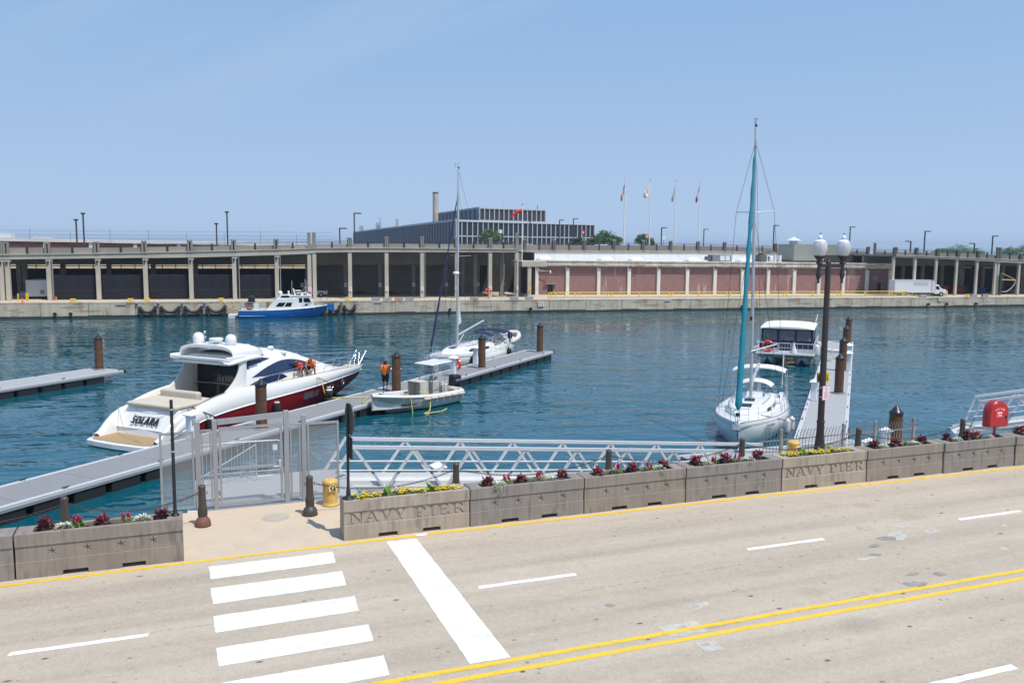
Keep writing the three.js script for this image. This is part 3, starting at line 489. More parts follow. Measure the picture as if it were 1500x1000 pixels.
// ---------------------------------------------------------------- lamp post
{
  const t = T('street_lamp', 'dark brown lamp post with two white glass globes behind the planters', 'street lamp', [19.02, 0, -21.9]);
  const iron = S([0.055, 0.047, 0.042], 0.45, { metalness: 0.3, map: grain });
  P('pole', iron, t, g => { g.lathe([[0.17, 0], [0.17, 0.3], [0.15, 0.5], [0.125, 0.62], [0.135, 0.66], [0.125, 0.7], [0.115, 1.1], [0.13, 1.12], [0.13, 1.16], [0.105, 1.2], [0.085, 5.9], [0.1, 5.92], [0.1, 5.96], [0.085, 6.0], [0.085, 6.22], [0.06, 6.27], [0.03, 6.3], [0.035, 6.33], [0, 6.37]], 0, 0, 0, 20); });
  P('cross_arm', iron, t, g => { g.rb(0.1, 6.13, 0, 1.0, 0.12, 0.06, 0.012); g.rb(0.1, 6.13, 0, 0.86, 0.06, 0.085, 0.01); });
  for (const x of [-0.36, 0.56]) {
    const L = (pr) => pr.map(([r, y]) => [r * (y > 6.5 ? 0.95 : 1), y > 6.3 ? 6.26 + (y - 6.3) * 0.88 : y - 0.03]);
    P('lamp_base', iron, t, g => g.lathe(L([[0, 5.6], [0.03, 5.61], [0.045, 5.65], [0.03, 5.69], [0.05, 5.76], [0.085, 5.86], [0.09, 5.91], [0.06, 5.95], [0.075, 6.0], [0.055, 6.05], [0.055, 6.2], [0.1, 6.23], [0.1, 6.26], [0.055, 6.29], [0.07, 6.33], [0.13, 6.42], [0.17, 6.48], [0.17, 6.5], [0, 6.5]]), x, 0, 0, 18));
    const gl = P('globe', PH([0.82, 0.83, 0.84], 0.22, { transmission: 0.5, thickness: 0, side: THREE.DoubleSide, specularIntensity: 1 }), t, g => g.lathe(L([[0.15, 6.5], [0.2, 6.58], [0.235, 6.7], [0.24, 6.8], [0.225, 6.9], [0.19, 6.98], [0.14, 7.03]]), x, 0, 0, 24));
    P('globe_cap', PH([0.75, 0.76, 0.78], 0.25, { clearcoat: 0.6 }), gl, g => { g.lathe(L([[0.19, 6.98], [0.2, 6.995], [0.13, 7.05], [0.05, 7.08], [0.05, 7.1], [0.075, 7.13], [0.07, 7.17], [0.03, 7.2], [0.02, 7.24], [0, 7.26]]), x, 0, 0, 20); });
    P('finial', iron, gl, g => g.sph(x, 7.12, 0, 0.025));
    P('lamp_tube', S([0.4, 0.38, 0.34], 0.6), gl, g => { g.cyl(x, 6.44, 0, 0.05, 0.04, 0.26, 12); g.sph(x, 6.74, 0, 0.06, 1, 1.3, 1); });
  }
  const stamp = canvasTex(128, 192, (c, w, h) => { c.fillStyle = '#efe4e6'; c.fillRect(0, 0, w, h); c.strokeStyle = '#c0506a'; c.lineWidth = 6; c.strokeRect(6, 6, w - 12, h - 12); c.beginPath(); c.arc(w / 2, 46, 24, 0, 7); c.stroke(); c.beginPath(); c.moveTo(w / 2 - 17, 29); c.lineTo(w / 2 + 17, 63); c.stroke(); c.fillStyle = '#c0506a'; for (let i = 0; i < 6; i++) c.fillRect(22 + (i % 3) * 6, 84 + i * 15, 84 - (i % 3) * 12, 7); });
  const sign = mesh('parking_sign', new THREE.BoxGeometry(0.3, 0.46, 0.006), [M.alu, M.alu, M.alu, M.alu, new THREE.MeshStandardMaterial({ map: stamp, roughness: 0.5 }), M.alu], t, m4(0.04, 2.1, 0.14));
  P('bracket', M.alu, t, g => { for (const y of [1.95, 2.25]) g.cyl(0, y, 0, 0.125, 0.125, 0.025, 12); });
  const num = canvasTex(256, 160, (c, w, h) => { c.fillStyle = '#d9b21a'; c.fillRect(0, 0, w, h); c.fillStyle = '#17140c'; c.font = 'bold 132px sans-serif'; c.textAlign = 'center'; c.textBaseline = 'middle'; c.fillText('016', w / 2, h / 2 + 8); });
  mesh('number_plate', new THREE.BoxGeometry(0.5, 0.3, 0.006), [M.alu, M.alu, M.alu, M.alu, new THREE.MeshStandardMaterial({ map: num, roughness: 0.5 }), M.alu], t, m4(0.12, 2.55, -0.13));
}

// ---------------------------------------------------------------- curved picket fence
{
  const t = T('picket_fence', 'grey steel fence with pickets curved over at the top behind the lamp post', 'fence', [0, 0, -22.4]);
  const x0 = 17.05, x1 = 23.6, mat = M.galv;
  for (const x of [17.9, 20.42, 21.75, 23.45]) P('post', mat, t, g => { g.rb(x, 0.4, 0, 0.09, 0.98, 0.09, 0.008); });
  for (const y of [0.16, 0.52]) P('rail', mat, t, g => g.sq([x0, y, 0], [x1, y, 0], 0.03, 0.035));
  const pk = (() => { const g = new G(); g.tube([[0, -0.1, 0], [0, 0.35, 0], [0, 0.55, 0.02], [-0.015, 0.75, 0.09], [-0.03, 0.86, 0.16]], 0.011, 5, 14); return g.geo(); })();
  for (let x = x0 + 0.04; x < x1; x += 0.128) mesh('picket', pk, mat, t, m4(x, 0, 0.0));
}

// ---------------------------------------------------------------- life ring cabinet
{
  const t = T('life_ring_cabinet', 'red arched life ring cabinet on a red pole in a planter', 'life ring cabinet', [23.5, 0.84, -19.3], -0.05);
  P('pole', M.red, t, g => { g.cyl(0, 0, 0, 0.042, 0.042, 0.45, 12); g.cyl(0, 0, 0, 0.09, 0.09, 0.015, 12); });
  const arch = [[-0.37, 0]]; for (let i = 0; i <= 18; i++) { const a = Math.PI - i / 18 * Math.PI; arch.push([Math.cos(a) * 0.37, 0.42 + Math.sin(a) * 0.36]); } arch.push([0.37, 0]);
  P('case', M.red, t, g => g.ext(arch, 0.23, m4(0, 0.4, -0.11), 0.016));
  const front = arch.map(([x, y]) => [x * 0.94, y * 0.95 + 0.015]);
  P('door', PH([0.4, 0.008, 0.018], 0.35, { clearcoat: 0.4 }), t, g => g.ext(front, 0.012, m4(0, 0.4, 0.137), 0.006));
  P('latch', M.black, t, g => { g.rb(0.26, 0.66, 0.16, 0.05, 0.12, 0.03, 0.008); });
  P('latch_plate', M.alu, t, g => { g.rb(0.27, 0.62, 0.156, 0.1, 0.03, 0.012, 0.004); });
  const lab = canvasTex(512, 448, (c, w, h) => {
    c.fillStyle = '#c4202a'; c.fillRect(0, 0, w, h); c.fillStyle = '#f6ece8'; c.font = 'bold 74px sans-serif'; c.textAlign = 'center'; c.textBaseline = 'middle';
    const s = 'LIFE RING'; [...s].forEach((ch, i) => { const a = (i - (s.length - 1) / 2) * 0.118; c.save(); c.translate(w / 2 + Math.sin(a) * 470, 560 - Math.cos(a) * 470); c.rotate(a); c.fillText(ch, 0, 0); c.restore(); });
    c.fillRect(150, 205, 212, 24); c.fillRect(130, 246, 252, 24); c.fillRect(172, 300, 168, 14); c.fillRect(150, 332, 212, 14); c.fillRect(120, 366, 272, 12);
  });
  mesh('label', new THREE.BoxGeometry(0.42, 0.37, 0.004), [M.red, M.red, M.red, M.red, new THREE.MeshStandardMaterial({ map: lab, roughness: 0.45 }), M.red], t, m4(0.0, 0.84, 0.159));
}
// ---------------------------------------------------------------- floating docks, piles, pedestals
const DOCK = { o: V(-2.04, 0, -38.5), a: 0.7627 }, RD = { o: V(25.83, 0, -31.4), a: 0.8256 };
const onDock = (F, s, z, y = 0) => { const c = Math.cos(F.a), n = Math.sin(F.a); return [F.o.x + s * c + z * n, y, F.o.z - s * n + z * c]; }; // z = towards the near side
const WL = -2.5, DK = -1.9;
const ribMap = tex(256, 256, [1.2, 1.2], (u, v) => { const r = Math.abs(((u * 24) % 1) - 0.5) < 0.34 ? 1 : 0.72, a = r * (0.9 + 0.16 * (fbm(u, v, 6, 6, 4, 121) - 0.5) + 0.06 * hash(u * 256 | 0, v * 256 | 0, 2)); return [a, a, a]; });
const deckMat = S([0.275, 0.275, 0.285], 0.85, { map: ribMap }), deckPale = S([0.41, 0.415, 0.425], 0.85, { map: clone(ribMap, 1.2, 1.2) });
const edgeMat = S([0.6, 0.61, 0.63], 0.5, { map: grain }), floatMat = S([0.014, 0.014, 0.017], 0.7, { map: grain });
function dock(label, F, x0, x1, z0, z1, mat, skip) {
  const t = T('floating_dock', label, 'dock', [F.o.x, DK, F.o.z], F.a, 'floating docks');
  const n = Math.round((x1 - x0) / 3.05), w = (x1 - x0) / n;
  for (let i = 0; i < n; i++) P('deck_panel', mat, t, g => g.bb(x0 + i * w + 0.008, x0 + (i + 1) * w - 0.008, -0.05, 0, z0 + 0.2, z1 - 0.2));
  for (const [a, b] of [[z0, z0 + 0.194], [z1 - 0.194, z1]]) P('edge_beam', edgeMat, t, g => { g.bb(x0, x1, -0.1, 0.018, a, b); });
  P('edge_fascia', M.galv, t, g => { for (const z of [z0 + 0.03, z1 - 0.03]) g.bb(x0 + 0.02, x1 - 0.02, -0.19, -0.104, z - 0.02, z + 0.02); });
  for (const x of [x0, x1]) P('end_beam', edgeMat, t, g => g.rb(x + (x > 0 ? 0.05 : -0.05), -0.1, (z0 + z1) / 2, 0.12, 0.22, z1 - z0, 0.02));
  for (let x = x0 + 0.2; x + 1.3 < x1; x += 1.56) P('float', floatMat, t, g => { g.rb(x + 0.65, -0.48, z0 + 0.46, 1.3, 0.66, 0.8, 0.05); g.rb(x + 0.65, -0.48, z1 - 0.46, 1.3, 0.66, 0.8, 0.05); });
  for (let x = x0 + 2.4; x < x1; x += 4.2) for (const z of [z0 + 0.1, z1 - 0.1]) P('cleat', M.black, t, g => { g.bar([x - 0.14, 0.08, z], [x + 0.14, 0.08, z], 0.02); g.cyl(x - 0.05, 0.015, z, 0.02, 0.02, 0.06, 6); g.cyl(x + 0.05, 0.015, z, 0.02, 0.02, 0.06, 6); });
  P('corner_bumper', M.rubber, t, g => { for (const z of [z0 + 0.05, z1 - 0.05]) g.cyl(x1 + 0.1, -0.2, z, 0.1, 0.1, 0.24, 12); });
  return t;
}
dock('long grey floating dock running diagonally from the left edge past the yacht', DOCK, -16, 38.8, 0.28, 2.72, deckMat);
dock('grey floating dock behind the right sailboat, seen end on', RD, -2.2, 43.2, 0, 2.25, deckPale);
dock('far grey floating dock cut by the left edge, with one pile', { o: V(...onDock(DOCK, 0, -21.3)), a: DOCK.a }, -25, 15.4, 0, 2.7, deckPale);
const rustMap = tex(512, 512, [1.6, 1.6], (u, v) => { const f = fbm(u, v, 5, 4, 6, 131), s = fbm(u, v, 40, 2, 3, 133), b = Math.abs(((v * 4) % 1) - 0.5) < 0.03 ? 0.75 : 1, a = (0.7 + 0.7 * (f - 0.5) + 0.4 * (s - 0.5)) * b; return [0.15 * a, 0.066 * a * (0.75 + 0.5 * f), 0.032 * a]; });
const pileMat = new THREE.MeshStandardMaterial({ map: rustMap, roughness: 0.85 });
const pileProto = (() => { const t = new THREE.Group(); P('shaft', pileMat, t, g => g.cyl(0, -3, 0, 0.255, 0.255, 5.1, 22)); P('cap', S([0.02, 0.02, 0.022], 0.3), t, g => g.lathe([[0.28, 2.02], [0.28, 2.12], [0.25, 2.13], [0.02, 2.37], [0, 2.38]], 0, 0, 0, 18)); P('pile_guide', M.galv, t, g => { g.torus(0, 0.03, 0, 0.34, 0.04, 0, Math.PI / 2, 6, 18); }); return t; })();
function pile(label, F, s, z, plate) {
  const o = copy(pileProto, 'steel_pile', label, onDock(F, s, z, DK), F.a, 'brown steel piles with black conical caps'); tag(o, label, 'pile');
  if (plate) P('reflector_plate', M.whitePaint, o, g => g.box(0.1, 1.75, -0.3, 0.02, 0.45, 0.3));
  return o;
}
pile('brown steel pile on the long dock between the yacht and the gate', DOCK, 5.55, 1.92);
pile('brown steel pile with a person in orange standing behind it', DOCK, 16.9, 1.95);
pile('brown steel pile on the long dock in front of the left sailboat', DOCK, 27.8, 1.9);
pile('brown steel pile at the far end of the long dock', DOCK, 38.0, 1.85, true);
pile('brown steel pile at the end of the far left dock', DOCK, 15.0, -20.4, true);
pile('nearest brown steel pile on the right dock, beside the number plate', RD, 13.33, 1.6);
pile('second nearest brown steel pile on the right dock', RD, 23.3, 1.62);
pile('third nearest brown steel pile on the right dock', RD, 32.8, 1.7);
pile('farthest brown steel pile on the right dock', RD, 42.2, 1.78, true);
{ const t = tag(copy(pileProto, 'steel_pile', 'brown steel pile with black cone cap standing behind the picket fence', [28.2, -2.6, -27.9], 0, 'brown steel piles with black conical caps'), 'brown steel pile with black cone cap standing behind the picket fence', 'pile'); t.scale.set(1.05, 1.12, 1.05); }
const pedProto = (() => { const t = new THREE.Group(), w = S([0.76, 0.77, 0.79], 0.4); P('body', w, t, g => { g.rb(0, 0.5, 0, 0.32, 1.0, 0.32, 0.03); }); P('roof_cap', w, t, g => { g.add(new THREE.ConeGeometry(0.34, 0.16, 4, 1), m4(0, 1.17, 0, Math.PI / 4)); g.rb(0, 1.06, 0, 0.5, 0.06, 0.5, 0.01); }); P('light_band', S([0.45, 0.48, 0.5], 0.2), t, g => g.rb(0, 1.0, 0, 0.27, 0.07, 0.27, 0.01)); P('outlet_panel', S([0.3, 0.32, 0.34], 0.4), t, g => g.box(0.0, 0.72, 0.161, 0.2, 0.26, 0.012)); P('foot', M.galv, t, g => g.rb(0, 0.01, 0, 0.42, 0.02, 0.42, 0.005)); return t; })();
function pedestal(label, pos, ry, s = 1) { const o = copy(pedProto, 'power_pedestal', label, pos, ry, 'white dock power pedestals'); tag(o, label, 'power pedestal'); o.scale.setScalar(s); return o; }
pedestal('white power pedestal between the yacht stern and the gate', onDock(DOCK, 2.6, 0.55, DK), DOCK.a);
pedestal('white power pedestal behind the white workboat', onDock(DOCK, 18.6, 0.8, DK), DOCK.a);
pedestal('white power pedestal carrying an orange life ring', onDock(DOCK, 23.7, 1.95, DK), DOCK.a, 1.12);
pedestal('white power pedestal beside the left sailboat, behind a pile', onDock(DOCK, 29.4, 0.6, DK), DOCK.a, 1.1);
pedestal('white power pedestal beside the right sailboat stern', onDock(RD, 10.2, 0.35, DK), RD.a, 1.0);
pedestal('nearer white power pedestal between the piles of the right dock', onDock(RD, 23.5, 2.0, DK), RD.a, 1.15);
pedestal('farther white power pedestal between the piles of the right dock', onDock(RD, 28.5, 1.98, DK), RD.a, 1.15);
pedestal('white power pedestal behind the picket fence, left of the capped pile', [26.8, -1.6, -27.0], 0, 0.8);
pedestal('low white power pedestal behind the middle of the picket fence', [25.0, -1.95, -26.0], 0.1, 1.0);
pedestal('white power pedestal seen through the white gangway', [8.05, -1.95, -28.0], 0.1, 1.0);
function lifeRing(label, pos, ry, R = 0.33, rx = 0) {
  const t = T('life_ring', label, 'life ring', pos, ry, 'orange life rings'); t.rotation.order = 'YXZ'; t.rotation.x = rx;
  P('ring', M.lifeRed, t, g => g.torus(0, 0, 0, R, R * 0.24, 0, 0, 10, 28));
  P('white_band', M.white, t, g => { for (let i = 0; i < 4; i++) { const a = i * Math.PI / 2 + 0.78; g.add(new THREE.TorusGeometry(R, R * 0.25, 8, 4, 0.22), m4(0, 0, 0, 0, 0, a)); } });
  return t;
}
{ const q = onDock(DOCK, 24.0, 2.15, DK + 0.78); lifeRing('orange life ring hung on a white pedestal of the long dock', q, DOCK.a + 0.75, 0.34); }
{ // gangway float and small things near the shore end of the right dock
  const t = T('floating_dock', 'white shore end float where the long gangway meets the right dock', 'dock', [20.5, DK, -27.6], 0, 'floating docks');
  P('deck_panel', deckPale, t, g => g.bb(-1.5, 7.4, -0.06, 0, -2.4, 3.2)); P('float', floatMat, t, g => g.bb(-1.3, 7.2, -0.7, -0.07, -2.2, 3.0)); P('edge_beam', edgeMat, t, g => { g.bb(-1.6, 7.5, -0.2, 0.01, 3.21, 3.35); g.bb(-1.6, 7.5, -0.2, 0.01, -2.55, -2.41); });
}
{
  const t = T('dock_box', 'white dock locker with rounded lid on the right dock by the pontoon boat', 'dock box', onDock(RD, 30.0, 0.75, DK), RD.a);
  P('body', M.white, t, g => g.rb(0, 0.3, 0, 0.7, 0.6, 1.3, 0.05)); P('lid', M.white, t, g => g.rb(0, 0.66, 0, 0.76, 0.12, 1.36, 0.05)); P('latch', M.steel, t, g => g.box(-0.385, 0.6, 0, 0.02, 0.08, 0.1));
  const s = T('boarding_steps', 'grey boarding steps beside the white locker on the right dock', 'steps', onDock(RD, 28.6, 0.5, DK), RD.a);
  P('side_frame', M.galv, s, g => { g.sq([-0.5, 0, -0.3], [0.3, 0.9, -0.3], 0.05, 0.08); g.sq([-0.5, 0, 0.3], [0.3, 0.9, 0.3], 0.05, 0.08); g.sq([0.3, 0, -0.3], [0.3, 0.9, -0.3], 0.05, 0.05); g.sq([0.3, 0, 0.3], [0.3, 0.9, 0.3], 0.05, 0.05); });
  for (let i = 0; i < 3; i++) P('step', M.aluWhite, s, g => g.box(-0.25 + i * 0.25, 0.25 + i * 0.27, 0, 0.26, 0.04, 0.56));
}
// ---------------------------------------------------------------- boats: shared pieces
function fender(label, pos, len = 0.7, r = 0.16, mat = M.rubber, group = 'boat fenders', rx = 0) {
  const t = T('boat_fender', label, 'fender', pos, 0, group); t.rotation.x = rx;
  P('body', mat, t, g => g.lathe([[0, 0], [r * 0.6, 0.02], [r, r * 0.6], [r, len - r * 0.6], [r * 0.6, len - 0.02], [0.04, len], [0.04, len + 0.06], [0, len + 0.06]], 0, 0, 0, 16));
  P('eye', M.ropeDark, t, g => g.torus(0, len + 0.08, 0, 0.04, 0.012, 0, 0, 6, 10));
  return t;
}
const sideStrip = (g, A, B, bulge = 0, k = 4) => { for (const s of [1, -1]) { const rows = []; for (let i = 0; i <= k; i++) { const t = i / k; rows.push(A.map((a, j) => { const b = B[j], o = bulge * 4 * t * (1 - t) * Math.min(1, a.z * 2); return [lerp(a.x, b.x, t), lerp(a.y, b.y, t), s * (lerp(a.z, b.z, t) + o)]; })); } g.loft(rows, s < 0 ? m4(0, 0, 0) : null); } };
const deckStrip = (g, A, camber = 0.05, dy = 0, zs = 1) => { const rows = []; for (let i = 0; i <= 6; i++) { const t = i / 3 - 1; rows.push(A.map(a => [a.x, a.y + dy + camber * (1 - t * t), a.z * zs * t])); } g.loft(rows); };
const smat = (m) => { const c = m.clone(); c.side = THREE.DoubleSide; return c; };
const whiteHull = smat(M.white), creamHull = smat(M.cream);

// ---------------------------------------------------------------- motor yacht
{
  const [px, , pz] = onDock(DOCK, 1.3, -2.75);
  const t = T('motor_yacht', 'large white and dark red motor yacht with black stern lettering moored along the long dock', 'motor yacht', [px, WL, pz], DOCK.a);
  const n = 64;
  const S0 = line([[1.35, 0.62, 2.0], [1.9, 1.12, 2.1], [2.6, 1.45, 2.16], [4, 1.82, 2.18], [6, 2.02, 2.2], [9, 2.0, 2.18], [12, 1.95, 1.98], [15, 1.82, 1.48], [17.3, 1.64, 0.78], [18.9, 1.5, 0.03]], n);
  const R0 = line([[1.3, 0.42, 2.02], [2.0, 0.66, 2.12], [2.9, 0.92, 2.2], [4.5, 1.12, 2.24], [7, 1.24, 2.27], [10, 1.3, 2.2], [13, 1.34, 1.86], [15.5, 1.33, 1.28], [17.4, 1.28, 0.64], [18.75, 1.2, 0.03]], n);
  const C0 = line([[1.3, 0.12, 1.9], [2.4, 0.1, 1.98], [4, 0.08, 2.04], [7, 0.1, 2.04], [10, 0.17, 1.9], [13, 0.36, 1.42], [15.4, 0.5, 0.82], [17.1, 0.66, 0.32], [18.2, 0.78, 0.02]], n);
  const K0 = line([[1.3, -0.5, 0.5], [4, -0.6, 0.5], [8, -0.6, 0.45], [12, -0.5, 0.3], [15, -0.25, 0.12], [16.6, 0.2, 0.03], [17.5, 0.5, 0.01], [18.15, 0.76, 0.0]], n);
  const red = smat(PH([0.215, 0.008, 0.014], 0.6, { specularIntensity: 0.25 }));
  P('upper_hull', whiteHull, t, g => { sideStrip(g, S0, R0, 0.07, 6); });
  P('lower_hull', red, t, g => { const cut = R0.findIndex(q => q.x > 2.75), A = R0.slice(cut).map(q => V(q.x, q.y - 0.012, q.z - 0.004)), B = C0.slice(cut); sideStrip(g, A, B, 0.03); });
  P('bottom', red, t, g => sideStrip(g, C0, K0, 0));
  P('quarter', whiteHull, t, g => { const cut = R0.findIndex(q => q.x > 2.75) + 1; sideStrip(g, R0.slice(0, cut), C0.slice(0, cut), 0.02); });
  P('rub_rail', M.white, t, g => { for (const s of [1, -1]) g.tube(R0.filter((q, i) => i % 4 === 0).map(q => [q.x, q.y, s * (q.z + 0.01)]), 0.035, 6, 64); });
  const dk = S0.slice(S0.findIndex(q => q.x > 6.2));
  P('foredeck', creamHull, t, g => { deckStrip(g, dk, 0.06, -0.06, 0.98); });
  for (const s of [1, -1]) P('side_deck', creamHull, t, g => { { const A = S0.filter(q => q.x > 2.2 && q.x < 7); g.loft([A.map(q => [q.x, q.y, s * q.z]), A.map(q => [q.x, q.y + 0.05, s * (q.z - 0.12)]), A.map(q => [q.x, q.y + 0.02, s * (q.z - 0.4)]), A.map(q => [q.x, 0.9, s * (q.z - 0.44)])]); } });
  P('toe_rail', S([0.4, 0.27, 0.15], 0.6), t, g => { for (const s of [1, -1]) g.tube(S0.filter((q, i) => q.x > 8 && q.x < 18.5 && i % 3 === 0).map(q => [q.x, q.y + 0.02, s * (q.z - 0.1)]), 0.02, 5, 50); });
  // stern: bathing platform, transom with the name, sunpad
  const teak = S([0.46, 0.31, 0.16], 0.75, { map: tex(256, 256, [0.9, 0.48], (u, v) => { const a = (Math.abs(((v * 8) % 1) - 0.5) < 0.44 ? 1 : 0.45) * (0.85 + 0.3 * (fbm(u, v, 3, 40, 4, 141) - 0.5)); return [a, a, a]; }) });
  P('bathing_platform', M.white, t, g => { const pts = [[1.75, -2.0], [0.35, -1.98], [0.08, -1.8], [0, -1.2], [-0.06, 0], [0, 1.2], [0.08, 1.8], [0.35, 1.98], [1.75, 2.0]]; g.ext(pts, 0.2, m4(0, 0.26, 0, 0, Math.PI / 2), 0.03); });
  P('teak_deck', teak, t, g => { const pts = [[1.7, -1.85], [0.4, -1.84], [0.2, -1.6], [0.1, 0], [0.2, 1.6], [0.4, 1.84], [1.7, 1.85]]; g.ext(pts, 0.01, m4(0, 0.305, 0, 0, Math.PI / 2), 0); });
  P('transom', M.white, t, g => { g.loft([[[1.62, 0.3, -1.72], [1.56, 0.3, 0], [1.62, 0.3, 1.72]], [[1.68, 0.62, -1.72], [1.6, 0.62, 0], [1.68, 0.62, 1.72]]].map(r => r.map(q => V(...q)))); g.loft([[V(1.7, 0.62, -1.72), V(1.62, 0.62, 0), V(1.7, 0.62, 1.72)], [V(2.3, 1.5, -1.7), V(2.18, 1.5, 0), V(2.3, 1.5, 1.7)]]); g.quad([1.6, 0.62, -1.7], [1.6, 0.62, 1.7], [1.75, 0.64, 1.7], [1.75, 0.64, -1.7]); });
  { const g0 = P('name_lettering', M.black, t, g => { const A = V(1.62 + 0.085, 0.74, 0), m = new THREE.Matrix4().makeBasis(V(0, 0, 1), V(0.565, 0.825, 0).normalize(), V(-0.825, 0.565, 0).normalize()); m.setPosition(1.665, 0.78, -0.02); for (const s of letterShapes('SOLARA', 1, -0.85, 0.85, 0.05, 0.42, fontSans)) { const sh = s.o.map(([x, y]) => [x + (y - 0.2) * 0.16, y]), hh = s.h.map(h => h.map(([x, y]) => [x + (y - 0.2) * 0.16, y])); g.ext(sh, 0.03, m, 0, hh); } }); }
  for (const s of [1, -1]) {
    P('stern_quarter', whiteHull, t, g => { // curved shoulder running down to the platform
      const top = [[0.55, 0.42], [0.8, 0.55], [1.1, 0.85], [1.5, 1.18], [2.0, 1.4], [2.7, 1.5]], rows = [];
      for (const [x, y] of top) rows.push([V(x, 0.28, s * 2.02), V(x, lerp(0.28, y, 0.8), s * 2.03), V(x + 0.02, y, s * 1.95), V(x + 0.05, y + 0.02, s * 1.8), V(x + 0.1, lerp(0.28, y, 0.8), s * 1.72), V(x + 0.1, 0.28, s * 1.7)]);
      g.loft(s > 0 ? rows : rows);
    });
    P('transom_step', M.whitePaint, t, g => { if (s > 0) for (let i = 0; i < 3; i++) g.rb(1.75 + i * 0.28, 0.45 + i * 0.3, 1.48, 0.3, 0.3, 0.42, 0.03); });
    P('mooring_cleat', M.steel, t, g => { g.bar([2.4, 1.58, s * 1.95], [2.75, 1.6, s * 1.95], 0.025); g.cyl(2.5, 1.5, s * 1.95, 0.02, 0.02, 0.08, 6); g.cyl(2.65, 1.5, s * 1.95, 0.02, 0.02, 0.08, 6); });
  }
  P('transom_handle', M.steel, t, g => { g.tube([[2.1, 1.36, -0.9], [2.0, 1.34, -0.9], [2.0, 1.34, 0.9], [2.1, 1.36, 0.9]], 0.016, 5, 16); });
  P('sunpad', S([0.62, 0.56, 0.46], 0.9, { map: grain }), t, g => { g.rb(3.0, 1.62, 0, 1.9, 0.22, 3.1, 0.1, 0, 0, 0, 3); });
  P('sunpad_base', M.white, t, g => g.bb(2.3, 3.9, 0.7, 1.54, -1.5, 1.5));
  P('sofa_back', S([0.6, 0.54, 0.45], 0.9, { map: grain }), t, g => { g.rb(4.1, 1.8, -0.2, 0.32, 0.5, 2.5, 0.12, 0, 0, 0, 3); g.rb(4.6, 1.5, -1.6, 1.1, 0.5, 0.35, 0.1, 0, 0, 0, 2); });
  P('cockpit_sole', teak, t, g => g.bb(3.9, 6.7, 0.9, 0.96, -1.75, 1.75));
  P('cockpit_locker', M.whitePaint, t, g => { g.rb(5.9, 1.35, 1.45, 1.2, 0.8, 0.55, 0.06, 0, 0, 0, 2); });
  P('cockpit_table', M.whitePaint, t, g => { g.rb(5.0, 1.5, 0.4, 0.7, 0.05, 1.1, 0.02); g.cyl(5, 0.95, 0.4, 0.06, 0.05, 0.53, 10); });
  // superstructure
  const Ty = [[5.2, 3.62], [6.2, 3.78], [7.2, 3.8], [8.5, 3.72], [10, 3.5], [11.5, 3.14], [13, 2.66], [14.2, 2.25], [15.3, 1.9], [15.8, 1.74]], Wz = [[5.2, 1.78], [7, 1.8], [9, 1.76], [11, 1.58], [13, 1.2], [14.5, 0.8], [15.4, 0.42], [15.8, 0.1]];
  const by = (x) => spl([[5, 1.75], [9, 1.9], [13, 1.85], [16, 1.72]], x), EX = 0.62;
  const hs = (x, a, o = 0) => { const T0 = spl(Ty, x) + o, w = spl(Wz, x) + o, b = by(x), c = Math.cos(a), s = Math.sin(a); return V(x, b - 0.1 + (T0 - b + 0.1) * Math.pow(Math.abs(s), 0.8), Math.sign(c) * w * Math.pow(Math.abs(c), EX)); };
  P('superstructure', whiteHull, t, g => { const rows = []; for (let i = 0; i <= 44; i++) { const x = lerp(6.3, 15.8, i / 44), r = []; for (let j = 0; j <= 32; j++) r.push(hs(x, Math.PI * j / 32)); rows.push(r); } g.loft(rows); });
  const sideWin = (name, x0, x1, lo, hi, s, mat) => P(name, mat, t, g => { const rows = []; for (let i = 0; i <= 26; i++) { const x = lerp(x0, x1, i / 26), r = []; for (let j = 0; j <= 6; j++) { const y = lerp(lo(x), hi(x), j / 6), b = by(x) - 0.1, T0 = spl(Ty, x), f = clamp((y - b) / (T0 - b), 0, 0.999), a = Math.asin(Math.pow(f, 1 / 0.8)), q = hs(x, a, 0.018); r.push(V(q.x, q.y, s * q.z)); } rows.push(r); } g.loft(rows); });
  const bg = smat(M.blueGlass);
  for (const s of [1, -1]) {
    sideWin('side_window', 6.9, 12.5, x => interp([[6.9, 2.42], [9, 2.34], [12.5, 2.3]], x), x => spl([[6.9, 2.43], [8, 2.78], [9.2, 2.98], [10.3, 2.94], [11.5, 2.68], [12.5, 2.31]], x), s, bg);
    sideWin('lower_window', 5.9 + 0.45, 9.6, x => interp([[6, 1.88], [9.0, 2.02], [9.6, 2.1]], x), x => spl([[6.2, 1.92], [7.2, 2.2], [8.4, 2.36], [9.2, 2.3], [9.6, 2.12]], x), s, bg);
    sideWin('roof_window', 6.8, 8.5, x => interp([[6.8, 2.98], [8.5, 3.18]], x), x => interp([[6.8, 3.4], [7.4, 3.42], [8.5, 3.2]], x), s, bg);
    for (const wx of [8.6, 9.9, 11.1]) P('window_bar', M.black, t, g => { const pts = []; for (let j = 0; j <= 5; j++) { const y = lerp(2.38, spl([[6.9, 2.43], [8, 2.78], [9.2, 2.98], [10.3, 2.94], [11.5, 2.68], [12.5, 2.31]], wx), j / 5), b = by(wx) - 0.1, f = clamp((y - b) / (spl(Ty, wx) - b), 0, 0.999), q = hs(wx, Math.asin(Math.pow(f, 1.25)), 0.02); pts.push([q.x, q.y, s * q.z]); } g.tube(pts, 0.012, 4, 8); });
